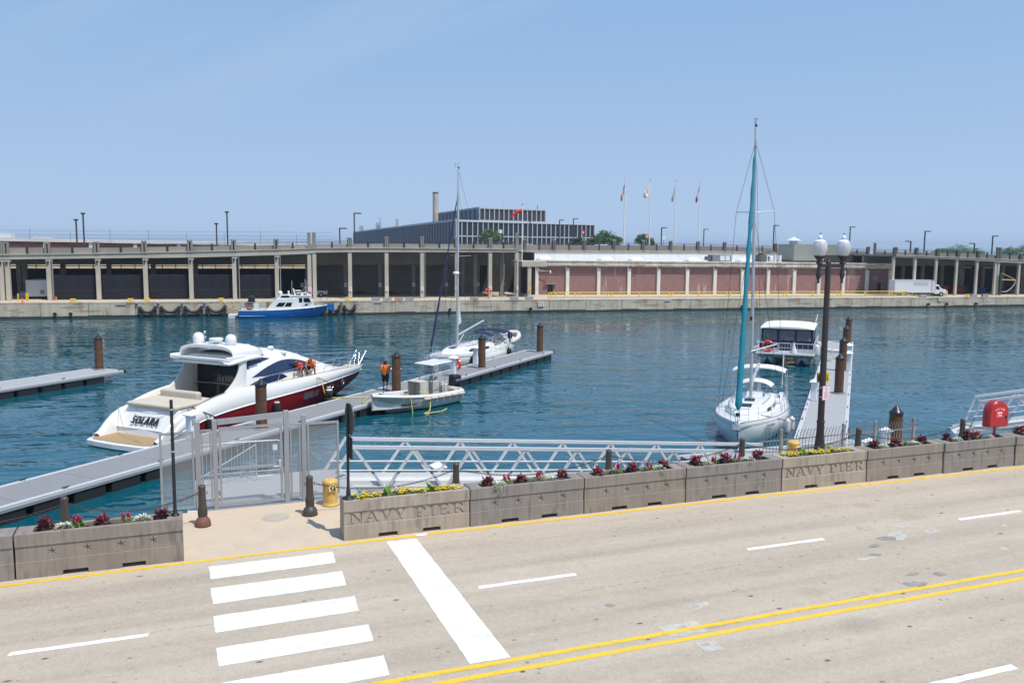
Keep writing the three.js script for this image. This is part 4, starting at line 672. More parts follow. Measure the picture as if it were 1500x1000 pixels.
    P('side_wing', whiteHull, t, g => { // swept pillar from the cockpit side up to the hardtop
      const rows = []; for (let i = 0; i <= 14; i++) { const f = i / 14, y = lerp(1.5, 3.3, f), x = 3.95 + 2.0 * (1 - Math.pow(1 - f, 2.1)) * 1.0, x2 = lerp(6.35, 6.5, f); rows.push([V(x, y, s * 1.86), V(lerp(x, x2, 0.5), y, s * 1.9), V(x2, y, s * 1.82), V(x2, y, s * 1.74), V(lerp(x, x2, 0.5), y, s * 1.8), V(x, y, s * 1.78), V(x, y, s * 1.86)]); } g.loft(rows); });
  }
  P('windscreen', bg, t, g => { const rows = []; for (let i = 0; i <= 16; i++) { const x = lerp(11.7, 14.2, i / 16), r = []; for (let j = 0; j <= 12; j++) r.push(hs(x, Math.PI * lerp(0.33, 0.67, j / 12), 0.015)); rows.push(r); } g.loft(rows); });
  const dark = PH([0.01, 0.009, 0.009], 0.08, { transmission: 0 });
  P('saloon_door', dark, t, g => g.bb(6.72, 6.76, 0.98, 3.32, -1.68, 1.68));
  P('door_frame', M.black, t, g => { for (const z of [-1.66, -0.85, -0.05, 0.75, 1.64]) g.bb(6.69, 6.715, 0.98, 3.32, z - 0.03, z + 0.03); });
  P('door_handle', M.steel, t, g => { g.bar([6.66, 1.9, 0.05], [6.66, 2.35, 0.05], 0.016); });
  // hardtop wing reaching aft and the radar arch over it
  P('hardtop', M.white, t, g => {
    const rows = []; for (const [x, y, w, th] of [[4.85, 3.36, 1.9, 0.06], [5.1, 3.2, 1.98, 0.22], [5.45, 3.2, 2.0, 0.26], [6.0, 3.24, 1.98, 0.28], [6.6, 3.28, 1.94, 0.28], [7.4, 3.3, 1.86, 0.26]]) { const r = []; for (let j = 0; j <= 24; j++) { const a = j / 24 * 6.2832, c = Math.cos(a), s = Math.sin(a); r.push(V(x + 0.25 * (1 - Math.pow(Math.abs(c), 2) * 1.0) * (x < 5.2 ? 1 : 0), y + th / 2 + Math.sign(s) * th / 2 * Math.pow(Math.abs(s), 0.45), Math.sign(c) * w * Math.pow(Math.abs(c), 0.35))); } rows.push(r); } g.loft(rows); g.bb(5.12, 5.16, 3.24, 3.4, -1.7, 1.7); });
  P('hardtop_rim', M.white, t, g => { for (const s of [1, -1]) g.rb(5.7, 3.53, s * 1.82, 1.3, 0.2, 0.1, 0.04); g.rb(5.08, 3.5, 0, 0.08, 0.14, 3.5, 0.03); });
  P('sliding_roof', M.whitePaint, t, g => { g.rb(6.5, 3.58, 0.1, 1.5, 0.06, 2.6, 0.02, 0, 0, 0.04); });
  P('radar_arch', whiteHull, t, g => {
    const rows = []; for (let j = 0; j <= 28; j++) { const a = Math.PI * j / 28, c = Math.cos(a), s = Math.sin(a), z = Math.sign(c) * 1.75 * Math.pow(Math.abs(c), 0.55), y = 3.45 + 0.62 * Math.pow(s, 0.5), sh = 0.5 * (1 - s); const r = []; for (const [dx, dy] of [[5.6, 0.05], [5.65, -0.12], [6.2, -0.1], [7.1 + sh, -0.1], [7.3 + sh, -0.02], [7.0 + sh, 0.05], [6.2, 0.08], [5.6, 0.05]]) r.push(V(dx, y + dy, z)); rows.push(r); } g.loft(rows); });
  for (const [x, z] of [[6.2, -1.05], [6.2, 1.1]]) P('satellite_dome', M.white, t, g => { g.lathe([[0, 0], [0.25, 0], [0.25, 0.09], [0.275, 0.11], [0.275, 0.3], [0.255, 0.42], [0.19, 0.52], [0.1, 0.57], [0, 0.585]], x, 4.06, z, 24); });
  P('radar', M.white, t, g => { g.lathe([[0, 4.2], [0.12, 4.2], [0.12, 4.28], [0.3, 4.34], [0.34, 4.4], [0.34, 4.48], [0.31, 4.5], [0, 4.51]], 6.15, -0.08, 0.18, 24); });
  P('mast_light', M.steel, t, g => { g.cyl(6.0, 4.05, -0.42, 0.025, 0.025, 0.6, 8); g.sph(6.0, 4.7, -0.42, 0.07); g.sph(6.0, 4.45, -0.38, 0.05); g.sph(6, 4.2, -0.48, 0.06); g.bar([6, 4.15, -1.4], [6, 4.12, -1.6], 0.04); g.sph(6, 4.15, 0.72, 0.06); });
  for (const [x, z] of [[7.9, 0.55], [9.3, 0.9], [9.9, 1.25]]) P('roof_dome', M.white, t, g => { const y = hs(x, Math.acos(Math.pow(z / spl(Wz, x), 1 / EX))).y; g.lathe([[0, 0], [0.14, 0], [0.12, 0.06], [0.16, 0.1], [0.17, 0.17], [0.12, 0.22], [0, 0.23]], x, y - 0.03, z, 16); });
  // hull windows, portholes, vents
  const hullZ = (x, y) => { let k = 0; while (k < n && R0[k].x < x) k++; const A = R0[k], B = C0[Math.min(k, n)]; const f = clamp((A.y - y) / (A.y - B.y), 0, 1); return lerp(A.z, B.z, f) + 0.03 * 4 * f * (1 - f); };
  const patch = (name, mat, x0, x1, y0, y1, off) => P(name, mat, t, g => { for (const s of [1, -1]) g.loft([[V(x0, y0, s * (hullZ(x0, y0) + off)), V(x1, y0, s * (hullZ(x1, y0) + off))], [V(x0, y1, s * (hullZ(x0, y1) + off)), V(x1, y1, s * (hullZ(x1, y1) + off))]]); });
  for (const [a, b] of [[10.55, 10.95], [11.05, 11.45], [11.55, 11.95]]) { patch('hull_window', smat(PH([0.12, 0.14, 0.16], 0.04, {})), a, b, 0.72, 1.08, 0.015); }
  patch('vent_grille', smat(S([0.07, 0.006, 0.008], 0.6)), 4.6, 6.3, 0.5, 0.78, 0.02);
  for (const x of [8.2, 13.5, 15.0]) for (const s of [1, -1]) { const y = x > 12 ? 1.05 : 0.86, z = hullZ(x, y), dz = (hullZ(x + 0.3, y) - hullZ(x - 0.3, y)) / 0.6; const f = P('porthole', M.steel, t, g => g.add(new THREE.TorusGeometry(0.17, 0.035, 6, 18), m4(x, y, s * (z + 0.03), s * -Math.atan(dz), 0, 0))); P('pane', M.glass, f, g => g.add(new THREE.CircleGeometry(0.16, 18), m4(x, y, s * (z + 0.02), (s > 0 ? 0 : Math.PI) + s * -Math.atan(dz)))); }
  // rails
  const rl = S0.filter(q => q.x > 5.2);
  for (const s of [1, -1]) {
    const at = (x, h, inn = 0.14) => { let k = 0; while (k < n && S0[k].x < x) k++; const q = S0[Math.min(k, n)]; return [q.x, q.y + h, s * Math.max(q.z - inn, 0.0)]; };
    const hh = (x) => interp([[7, 0.32], [9, 0.5], [12, 0.62], [16, 0.72], [18.9, 0.85]], x), xs = [6.9, 8.3, 9.7, 11.1, 12.6, 14.1, 15.5, 16.8, 17.8, 18.5];
    P('bow_rail', M.steel, t, g => { g.tube([[6.7, 1.95, s * 2.05], ...xs.map(x => at(x + (x > 12 ? 0.35 : 0.25), hh(x)))], 0.02, 6, 60); g.tube(xs.filter(x => x > 12).map(x => at(x + 0.18, hh(x) * 0.5)), 0.013, 5, 30); });
    for (const x of xs) P('stanchion', M.steel, t, g => g.bar(at(x, 0), at(x + (x > 12 ? 0.35 : 0.25), hh(x)), 0.016));
    P('bow_post', M.steel, t, g => g.bar([18.0, 1.58, s * 0.36], [18.8, 2.4, s * 0.36], 0.035, 8));
  }
  P('anchor', M.steel, t, g => { g.rb(18.95, 1.42, 0, 0.5, 0.1, 0.14, 0.03); g.bar([18.7, 1.56, -0.2], [19.1, 1.4, 0], 0.04); g.bar([18.7, 1.56, 0.2], [19.1, 1.4, 0], 0.04); });
  P('deck_hatch', bg, t, g => g.rb(16.4, 1.78, 0, 0.6, 0.05, 0.6, 0.02));
  const W = (x, y, z) => { const v = V(x, y, z).applyAxisAngle(UPV, DOCK.a); return [px + v.x, WL + y, pz + v.z]; };
  globalThis.yachtW = W;
  // fenders and lines
  for (const [x, l] of [[8.0, 'dark fender under the yacht side, behind the pile'], [13.0, 'dark fender with a pale top hanging at the yacht bow'], [3.4, 'dark fender at the stern end of the yacht side']]) { const o = fender(l, W(x, 0.3, hullZ(x, 0.7) + 0.2), 0.75, 0.2, M.rubber); P('top', M.whitePaint, o, g => g.cyl(0, 0.72, 0, 0.14, 0.12, 0.05, 12)); }
  { const q = W(11.85, 0, 2.75); const b = T('rope_bitt', 'dark mooring bitt on the dock edge below the crouching workers', 'bitt', [q[0], DK, q[2]]); P('post', M.rubber, b, g => g.lathe([[0, 0], [0.24, 0], [0.24, 0.05], [0.1, 0.1], [0.1, 0.22], [0.2, 0.26], [0.21, 0.5], [0, 0.52]], 0, 0, 0, 16)); P('top', M.whitePaint, b, g => g.cyl(0, 0.52, 0, 0.18, 0.16, 0.03, 14)); }
  const rope = (label, mat, pts, r = 0.018) => { const m = P(numbered('mooring_rope'), mat, null, g => g.tube(pts, r, 6, pts.length * 8)); scene.add(m); tag(m, label, 'rope', 'mooring ropes'); return m; };
  globalThis.rope = rope;
  rope('yellow rope hanging from the yacht deck down to the dock bitt', M.ropeYellow, [W(11.6, 1.8, 2.1), W(11.65, 1.5, 2.4), W(11.75, 0.9, 2.55), W(11.85, 0.75, 2.7)], 0.035);
  rope('yellow rope lying along the dock from the bitt to the workboat', M.ropeYellow, [W(12.0, 0.66, 2.8), W(12.8, 0.63, 3.7), W(13.4, 0.63, 4.6), [...onDock(DOCK, 12.7, 2.5, DK + 0.1)], [...onDock(DOCK, 12.95, 2.8, -1.45)]], 0.03);
  rope('dark rope from the yacht deck forward to the hull side', M.ropeDark, [W(11.7, 1.8, 2.1), W(12.8, 1.3, 2.15), W(13.8, 1.0, 2.0), W(14.6, 0.95, 1.75)], 0.014);
  rope('dark mooring line from the yacht stern quarter to the dock', M.ropeDark, [W(2.7, 1.62, 2.0), W(3.2, 1.3, 2.3), W(4.3, 0.66, 2.9)], 0.03);
  rope('black line from the yacht stern cleat down to the dock cleat', M.ropeDark, [W(2.4, 1.55, 2.02), W(2.35, 1.0, 2.35), W(2.2, 0.64, 2.85)], 0.02);
  rope('thin line hanging from the left stern corner of the yacht', M.rope, [W(1.9, 1.5, -1.9), W(1.0, 0.6, -0.4), W(0.4, 0.3, 1.6), W(-0.1, 0.62, 2.85)], 0.012);
}
// ---------------------------------------------------------------- sailing yachts (bow at +x)
function sailboat(label, pos, ry, o) {
  const t = T('sailboat', label, 'sailboat', pos, ry), L = o.L, B = o.B, k = L / 11.5, n = 40;
  const S0 = line([[0.1, 1.0, B * 0.36], [1.2, 0.96, B * 0.42], [3.5, 0.95, B * 0.49], [5.5, 1.0, B * 0.5], [7.5, 1.08, B * 0.43], [9.3, 1.18, B * 0.28], [10.6, 1.26, B * 0.12], [11.5, 1.32, 0.02]].map(q => [q[0] * k, q[1], q[2]]), n);
  const W0 = line([[0.5, 0.0, B * 0.28], [1.6, 0, B * 0.36], [3.5, 0, B * 0.44], [5.5, 0, B * 0.44], [7.5, 0, B * 0.35], [9.0, 0, B * 0.21], [10.0, 0, B * 0.08], [10.6, 0.0, 0.015]].map(q => [q[0] * k, q[1], q[2]]), n);
  const K0 = line([[0.7, -0.1, 0.1], [3.5, -0.5, 0.3], [6, -0.55, 0.25], [9, -0.35, 0.05], [10.45, -0.25, 0.01]].map(q => [q[0] * k, q[1], q[2]]), n);
  const hull = smat(PH(o.hull || [0.8, 0.81, 0.8], 0.22, { clearcoat: 0.6 }));
  P('hull', hull, t, g => { sideStrip(g, S0, W0, 0.14, 6); const a = S0[0], b = W0[0]; g.loft([[V(a.x, a.y, -a.z), V(a.x, a.y, 0), V(a.x, a.y, a.z)], [V(b.x, b.y, -b.z), V(b.x, b.y, 0), V(b.x, b.y, b.z)]]); });
  P('bottom', S(o.bottom || [0.02, 0.03, 0.06], 0.6, { side: THREE.DoubleSide }), t, g => { const A = W0.map(q => V(q.x, q.y + 0.1, q.z + 0.012)); sideStrip(g, A, W0.map(q => V(q.x, q.y, q.z + 0.006)), 0); sideStrip(g, W0, K0, 0.05); });
  P('boot_stripe', S(o.stripe || [0.25, 0.27, 0.3], 0.4, { side: THREE.DoubleSide }), t, g => sideStrip(g, S0.map(q => V(q.x, q.y - 0.1, q.z + 0.028)), S0.map(q => V(q.x, q.y - 0.17, q.z + 0.038)), 0));
  P('deck', smat(M.white), t, g => deckStrip(g, S0, 0.07, -0.02, 0.985));
  P('toe_rail', M.alu, t, g => { for (const s of [1, -1]) g.tube(S0.filter((q, i) => i % 3 === 0).map(q => [q.x, q.y + 0.02, s * q.z * 0.985]), 0.022, 5, 60); });
  // cabin trunk
  const ct = [[3.4, 0.5, B * 0.31], [5, 0.5, B * 0.33], [6.8, 0.44, B * 0.29], [8.2, 0.3, B * 0.2], [9.0, 0.1, B * 0.12], [9.3, 0.0, B * 0.08]];
  const cab = (x, a) => { const xx = x / k, h = spl(ct.map(q => [q[0], q[1]]), xx), w = spl(ct.map(q => [q[0], q[2]]), xx), yb = spl([[0, 0.98], [5.5, 1.02], [9, 1.16], [11.5, 1.3]], xx), c = Math.cos(a), s = Math.sin(a); return V(x, yb + (h + 0.06) * Math.pow(Math.abs(s), 0.45), Math.sign(c) * w * Math.pow(Math.abs(c), 0.4)); };
  P('cabin_top', smat(M.white), t, g => { const rows = []; for (let i = 0; i <= 26; i++) { const x = lerp(3.3, 9.3, i / 26) * k, r = []; for (let j = 0; j <= 24; j++) r.push(cab(x, Math.PI * j / 24)); rows.push(r); } g.loft(rows); const e = []; for (let j = 0; j <= 24; j++) e.push(cab(3.3 * k, Math.PI * j / 24)); g.loft([e, e.map(q => V(q.x, 0.9, q.z))]); });
  const wins = o.wins || [[4.3, 5.0], [5.2, 5.9], [6.4, 7.2]];
  for (const [a, b] of wins) for (const s of [1, -1]) P('cabin_window', M.glass, t, g => { const rows = []; for (let i = 0; i <= 6; i++) { const x = lerp(a, b, i / 6) * k, r = []; for (let j = 0; j <= 2; j++) { const f = (i === 0 || i === 6) ? lerp(0.35, 0.5, j / 2) : lerp(0.25, 0.6, j / 2), q = cab(x, Math.asin(Math.pow(f, 1 / 0.45))); r.push(V(q.x, q.y, s * (q.z + 0.015))); } rows.push(s > 0 ? r : r.reverse()); } g.loft(rows); });
  for (const x of o.hatches || [8.0, 6.9]) P('deck_hatch', M.glass, t, g => { const q = cab(x * k, Math.PI / 2); g.rb(x * k, q.y + 0.02, 0, 0.5, 0.05, 0.5, 0.02, 0, 0, -0.12); });
  P('hatch_garage', M.white, t, g => { const q = cab(4.2 * k, Math.PI / 2); g.rb(3.9 * k, q.y + 0.04, 0, 0.9, 0.1, 0.8, 0.03); });
  P('cockpit', S([0.5, 0.5, 0.48], 0.7), t, g => { g.bb(0.9 * k, 3.2 * k, 0.985, 1.0, -0.5, 0.5); });
  P('cockpit_coaming', M.white, t, g => { for (const s of [1, -1]) g.rb(2.0 * k, 1.1, s * B * 0.33, 2.6 * k, 0.26, 0.3, 0.08, 0, 0, 0, 2); });
  P('wheel_pedestal', M.white, t, g => { g.cyl(1.5 * k, 1.0, 0, 0.11, 0.09, 0.75, 12); }); P('wheel', M.steel, t, g => { g.torus(1.38 * k, 1.6, 0, 0.42, 0.016, Math.PI / 2, 0, 6, 24); for (let i = 0; i < 3; i++) { const a = i * Math.PI / 3; g.bar([1.38 * k, 1.6 + Math.sin(a) * 0.42, Math.cos(a) * 0.42], [1.38 * k, 1.6 - Math.sin(a) * 0.42, -Math.cos(a) * 0.42], 0.009); } });
  for (const s of [1, -1]) P('winch', M.steel, t, g => { g.cyl(2.9 * k, 1.22, s * B * 0.33, 0.08, 0.06, 0.16, 12); g.cyl(5.0 * k, 1.6, s * 0.55, 0.06, 0.05, 0.12, 12); });
  P('grab_rail', S([0.3, 0.2, 0.11], 0.6), t, g => { for (const s of [1, -1]) g.tube([4.2, 5.2, 6.2, 7.2].map(x => { const q = cab(x * k, 1.05); return [x * k, q.y + 0.06, s * q.z]; }), 0.018, 5, 20); });
  // rails
  const at = (x, h, s) => { const i = Math.min(n, S0.findIndex(q => q.x >= x - 1e-3) < 0 ? n : S0.findIndex(q => q.x >= x - 1e-3)), q = S0[i]; return [q.x, q.y + h, s * Math.max(0, q.z - 0.08)]; };
  for (const s of [1, -1]) {
    const xs = [0.3, 1.6, 3.2, 4.8, 6.4, 8.0, 9.4].map(x => x * k);
    for (const x of xs) P('stanchion', M.steel, t, g => g.bar(at(x, 0, s), at(x, 0.6, s), 0.013));
    P('lifeline', M.steel, t, g => { for (const h of [0.6, 0.32]) for (let i = 0; i < xs.length; i++) { const nx = i + 1 < xs.length ? xs[i + 1] : 10.3 * k; g.bar(at(xs[i], h, s), at(nx, h, s), 0.006, 4); } });
  }
  P('pulpit', M.steel, t, g => { const p = (x, h, s) => at(x * k, h, s); g.tube([p(10.3, 0.6, 1), p(11.0, 0.63, 1), [L + 0.15, 1.95, 0.12], [L + 0.15, 1.95, -0.12], p(11.0, 0.63, -1), p(10.3, 0.6, -1)], 0.016, 6, 30); for (const s of [1, -1]) { g.bar(p(10.3, 0, s), p(10.3, 0.6, s), 0.014); g.bar(p(11.1, 0, s), [L + 0.05, 1.94, s * 0.14], 0.014); } g.tube([p(10.3, 0.32, 1), p(11.0, 0.33, 1), [L, 1.62, 0.1], [L, 1.62, -0.1], p(11.0, 0.33, -1), p(10.3, 0.32, -1)], 0.012, 5, 30); });
  P('pushpit', M.steel, t, g => { const p = (x, h, s) => at(x * k, h, s); for (const h of [0.62, 0.34]) g.tube([p(1.5, h, 1), p(0.4, h, 1), [0.12, 1.0 + h, B * 0.28], [0.12, 1.0 + h, -B * 0.28], p(0.4, h, -1), p(1.5, h, -1)], 0.014, 6, 30); for (const s of [1, -1]) for (const x of [0.3, 1.5]) g.bar(p(x, 0, s), p(x, 0.62, s), 0.013); });
  P('bow_roller', M.steel, t, g => { g.rb(L + 0.05, 1.36, 0, 0.5, 0.06, 0.16, 0.02); });
  P('anchor', M.galv, t, g => { g.bar([L - 0.3, 1.42, 0], [L + 0.3, 1.28, 0], 0.03); g.rb(L + 0.28, 1.2, 0, 0.12, 0.3, 0.34, 0.04, 0, 0, 0.4); });
  // rig
  const mx = o.mx * k, H = o.H, my = cab(mx, Math.PI / 2).y, rake = o.rake || 0.012;
  const M0 = (y) => [mx - (y - my) * rake, y, 0];
  P('mast', M.aluMast, t, g => { g.add(new THREE.CylinderGeometry(0.075, 0.095, H - my, 12), new THREE.Matrix4().compose(V(...M0((H + my) / 2)), new THREE.Quaternion().setFromAxisAngle(V(0, 0, 1), rake), V(1.25, 1, 0.85))); });
  P('mast_step', M.alu, t, g => g.cyl(mx, my - 0.04, 0, 0.16, 0.13, 0.1, 12));
  P('masthead_gear', M.black, t, g => { const q = M0(H); g.bar(q, [q[0], H + 0.45, 0], 0.008); g.bar([q[0], H + 0.1, 0], [q[0] + 0.5, H + 0.22, 0], 0.009); g.bar([q[0] + 0.5, H + 0.1, 0], [q[0] + 0.5, H + 0.34, 0], 0.008); g.bar([q[0] + 0.36, H + 0.34, 0], [q[0] + 0.62, H + 0.34, 0], 0.014); g.sph(q[0] - 0.05, H + 0.1, 0, 0.07); g.bar([q[0] - 0.2, H + 0.42, 0.1], [q[0] + 0.15, H + 0.42, -0.1], 0.012); });
  for (const s of [1, -1]) P('spreader', M.alu, t, g => { for (const y of o.spreaders) { const q = M0(y); g.bar([q[0], y, 0], [q[0] - 0.35, y + 0.05, s * B * 0.265], 0.024, 6, 0.018); } });
  const wire = 0.0085;
  P('shroud', M.black, t, g => { for (const s of [1, -1]) { const c = at(mx - 0.35, 0, s), sp = o.spreaders, tip = (y) => { const q = M0(y); return [q[0] - 0.35, y + 0.05, s * B * 0.265]; }; g.bar([c[0], c[1], c[2]], tip(sp[0]), wire, 4); if (sp[1]) g.bar(tip(sp[0]), tip(sp[1]), wire, 4); g.bar(tip(sp[sp.length - 1]), M0(o.stay), wire, 4); g.bar([c[0], c[1], c[2] * 0.9], M0(sp[0] - 0.1), wire, 4); } });
  P('backstay', M.black, t, g => { g.bar([0.15, 1.0, 0], M0(H), wire, 4); });
  P('halyard', M.rope, t, g => { const a = M0(my + 0.3); g.bar([a[0] + 0.13, a[1], 0.05], [M0(o.stay)[0] + 0.12, o.stay, 0.04], 0.007, 4); g.bar([a[0] + 0.14, a[1], -0.06], [M0(o.stay)[0] + 0.1, o.stay, -0.04], 0.007, 4); });
  const b0 = [L - 0.25, 1.42, 0], b1 = M0(o.stay);
  P('furled_sail', o.sail, t, g => { const r = [], A = V(...b0), Bv = V(...b1), d = Bv.clone().sub(A), X = V(0, 0, 1), Y = d.clone().normalize().cross(X); for (let i = 0; i <= 60; i++) { const f = lerp(0.035, 0.95, i / 60), rad = o.sr * (0.55 + 0.9 * (1 - f) + 0.12 * Math.sin(i * 0.9)) * (i === 60 || i === 0 ? 0.35 : 1), c = A.clone().addScaledVector(d, f), row = []; for (let j = 0; j <= 10; j++) { const a = j / 10 * 6.2832 + i * 0.25; row.push(c.clone().addScaledVector(X, Math.cos(a) * rad).addScaledVector(Y, Math.sin(a) * rad * 0.85)); } r.push(row); } g.loft(r); });
  P('forestay', M.black, t, g => { g.bar(b0, b1, 0.012, 5); const q = V(...b0).lerp(V(...b1), 0.02); g.cyl(q.x, q.y - 0.08, 0, 0.1, 0.1, 0.14, 12); });
  const by = my + o.boomY, be = [mx - o.boomL, by + o.boomRise, 0];
  P('boom', M.aluMast, t, g => { g.bar([mx - 0.1, by, 0], be, 0.08, 10); }); P('vang', M.alu, t, g => { g.bar([mx - 0.1, my + 0.15, 0], [mx - 1.3, by + o.boomRise * 0.3, 0], 0.03); g.bar(be, [1.9 * k, 1.1, 0], 0.012, 4); });
  const arch = (x, w, h, y0, m = 12) => { const r = []; for (let j = 0; j <= m; j++) { const a = Math.PI * j / m; r.push(V(x, y0 + h * Math.pow(Math.sin(a), 0.55), Math.cos(a) * w)); } return r; };
  P('dodger', o.cloth, t, g => { const [a, b, h] = o.dodger; g.loft([arch(a + 0.02, B * 0.3, h - 0.06, 1.35), arch((a + b) / 2, B * 0.31, h, 1.35), arch(b, B * 0.27, h - 0.14, 1.35)].map((r, i) => r.filter((q, j) => j > 1 && j < 11))); });
  P('dodger_window', M.clear, t, g => { const [a, b, h] = o.dodger; const top = arch(b, B * 0.27, h - 0.15, 1.35).filter((q, j) => j > 1 && j < 11), bot = top.map(q => V(q.x + 0.45, 1.5, q.z * 1.0)); g.loft([top, bot]); });
  P('dodger_frame', M.steel, t, g => { const [a, b, h] = o.dodger; for (const x of [a, b]) g.tube(arch(x, B * 0.3, h - 0.12, 1.3).map(q => [q.x, q.y, q.z]), 0.014, 5, 24); });
  P('bimini', o.bimCloth || o.cloth, t, g => { const [a, b, h] = o.bimini; const row = (x, dy) => { const r = []; for (let j = 0; j <= 12; j++) { const z = lerp(-1, 1, j / 12); r.push(V(x, h + dy - 0.22 * Math.pow(Math.abs(z), 2.6), z * B * 0.4)); } return r; }; g.loft([row(a, -0.06), row(lerp(a, b, 0.25), 0), row(lerp(a, b, 0.75), 0), row(b, -0.06)]); g.loft([row(a, -0.09), row(lerp(a, b, 0.25), -0.03), row(lerp(a, b, 0.75), -0.03), row(b, -0.09)]); g.loft([row(a, -0.06), row(a, -0.12)]); g.loft([row(b, -0.06), row(b, -0.12)]); });
  for (const s of [1, -1]) P('bimini_frame', M.steel, t, g => { const [a, b, h] = o.bimini; for (const x of [a + 0.1, b - 0.1]) g.bar([x, h - 0.25, s * B * 0.4], [(a + b) / 2 + (x - (a + b) / 2) * 0.3, 1.05, s * B * 0.43], 0.016); });
  return t;
}
M.aluMast = S([0.6, 0.62, 0.65], 0.35, { metalness: 0.5 });
const tealCloth = S([0.004, 0.22, 0.30], 0.8, { map: grain }), navyCloth = S([0.014, 0.015, 0.085], 0.8, { map: grain });
const sb1 = sailboat('white sailboat with furled navy headsail moored at the far part of the long dock', onDock(DOCK, 38.6, -1.95, WL), DOCK.a + Math.PI, { L: 11.6, B: 3.5, mx: 7.3, H: 14.6, stay: 12.9, spreaders: [8.25], sail: navyCloth, sr: 0.062, boomY: 0.85, boomRise: 0.75, boomL: 4.3, cloth: M.navy, dodger: [2.9, 3.7, 0.95], bimini: [0.9, 2.2, 2.4], stripe: [0.22, 0.25, 0.33], hatches: [8.0] });
P('name_lettering', S([0.05, 0.05, 0.2], 0.6), sb1, g => { for (let i = 0; i < 7; i++) g.box(9.9 - i * 0.13, 0.72, -0.66 - i * 0.062, 0.09, 0.17, 0.02, -0.45); });
P('mainsail_flap', M.canvasWhite, sb1, g => { g.loft([[V(7.2, 2.9, 0), V(7.15, 4, 0.02), V(7.1, 5, 0)], [V(6.95, 3.1, 0.1), V(6.95, 4, 0.12), V(7.05, 5.0, 0.03)], [V(6.75, 3.3, 0), V(6.85, 4, 0.02), V(7.02, 5, 0)]]); });
P('radome', M.white, sb1, g => { g.lathe([[0, 0], [0.2, 0], [0.24, 0.06], [0.24, 0.16], [0.18, 0.22], [0, 0.23]], 7.55, 6.9, 0, 16); });
P('striped_awning', S([0.1, 0.11, 0.25], 0.8, { side: THREE.DoubleSide, map: tex(64, 8, [0.24, 1], (u) => u < 0.5 ? [1, 1, 1] : [0.12, 0.12, 0.3]) }), sb1, g => { g.add(new THREE.BoxGeometry(1.5, 0.03, 1.7), m4(-0.2, 2.55, 0.1, 0.2, 0, 0.12)); g.bar([0.2, 1.5, 0.6], [0.2, 2.5, 0.6], 0.02); g.bar([0.2, 1.5, -0.6], [0.2, 2.5, -0.6], 0.02); });
{
  const t = T('dinghy', 'grey inflatable dinghy hoisted at the stern of the left sailboat', 'dinghy', onDock(DOCK, 39.6, -1.9, WL + 1.35), DOCK.a - 0.25);
  const tube = S([0.6, 0.58, 0.54], 0.6), rz = 0.5; t.rotation.order = 'YXZ'; t.rotation.x = 0.35; t.rotation.z = 0.2;
  P('tube', tube, t, g => g.tube([[-1.3, 0, 0.6], [0.3, 0, 0.62], [1.0, 0.05, 0.45], [1.35, 0.12, 0], [1.0, 0.05, -0.45], [0.3, 0, -0.62], [-1.3, 0, -0.6]], 0.2, 12, 50));
  P('floor', tube, t, g => g.bb(-1.2, 0.9, -0.16, -0.1, -0.5, 0.5)); P('transom', M.offWhite, t, g => g.bb(-1.2, -1.14, -0.2, 0.22, -0.5, 0.5));
  const m = T('outboard_motor', 'small outboard under a navy cover by the hoisted dinghy', 'outboard motor', onDock(DOCK, 38.4, -1.0, WL + 1.55), 0); P('cover', navyCloth, m, g => g.rb(0, 0.2, 0, 0.36, 0.55, 0.4, 0.12, 0, 0, 0, 3)); P('leg', M.black, m, g => g.rb(0, -0.3, 0, 0.12, 0.6, 0.16, 0.03));
}
fender('dark fender hanging on the near side of the left sailboat', onDock(DOCK, 30.6, -0.3, WL + 0.15), 0.85, 0.17);
fender('round black fender at the stern quarter of the left sailboat', onDock(DOCK, 36.6, -0.25, WL + 0.45), 0.5, 0.24);
rope('white mooring line from the left sailboat bow to the life ring pedestal', M.rope, [onDock(DOCK, 27.6, -1.4, -1.25), onDock(DOCK, 26.0, -0.6, -1.7), onDock(DOCK, 24.6, 0.1, -1.85)], 0.014);
rope('white stern line from the left sailboat to the end of the long dock', M.rope, [onDock(DOCK, 38.2, -1.0, -1.5), onDock(DOCK, 38.6, -0.3, -1.75), onDock(DOCK, 38.5, 0.1, -1.86)], 0.016);
const sb2 = sailboat('white sailboat with furled teal headsail, bow towards the picket fence', onDock(RD, 9.2, -2.36, WL), RD.a + Math.PI, { L: 10.8, B: 3.45, mx: 5.75, H: 14.95, stay: 14.3, spreaders: [10.85], sail: tealCloth, sr: 0.105, boomY: 0.75, boomRise: 0.55, boomL: 3.6, cloth: M.canvasWhite, dodger: [2.7, 3.5, 0.95], bimini: [0.5, 1.9, 2.75], bottom: [0.004, 0.18, 0.2], stripe: [0.45, 0.47, 0.5], rake: 0.004, hatches: [7.7, 6.3] });
sb2.rotation.order = 'YXZ'; sb2.rotation.x = 0.02;
P('name_lettering', S([0.3, 0.32, 0.36], 0.5), sb2, g => { for (let i = 0; i < 6; i++) g.box(8.6 - i * 0.12, 0.86, -1.12 - i * 0.052, 0.08, 0.13, 0.02, -0.42); });
P('porthole', M.steel, sb2, g => g.torus(6.6, 0.72, -1.56, 0.1, 0.03, -0.25, 0, 6, 14));
P('radar_reflector', M.black, sb2, g => g.cyl(5.9, 5.55, 0, 0.06, 0.06, 0.2, 8));
P('spare_pole', M.white, sb2, g => g.bar([5.7, 4.0, 0], [3.0, 4.1, -1.0], 0.03)); P('flag_pole', M.white, sb2, g => g.bar([0.3, 1.4, -1.1], [0.2, 3.2, -1.15], 0.03));
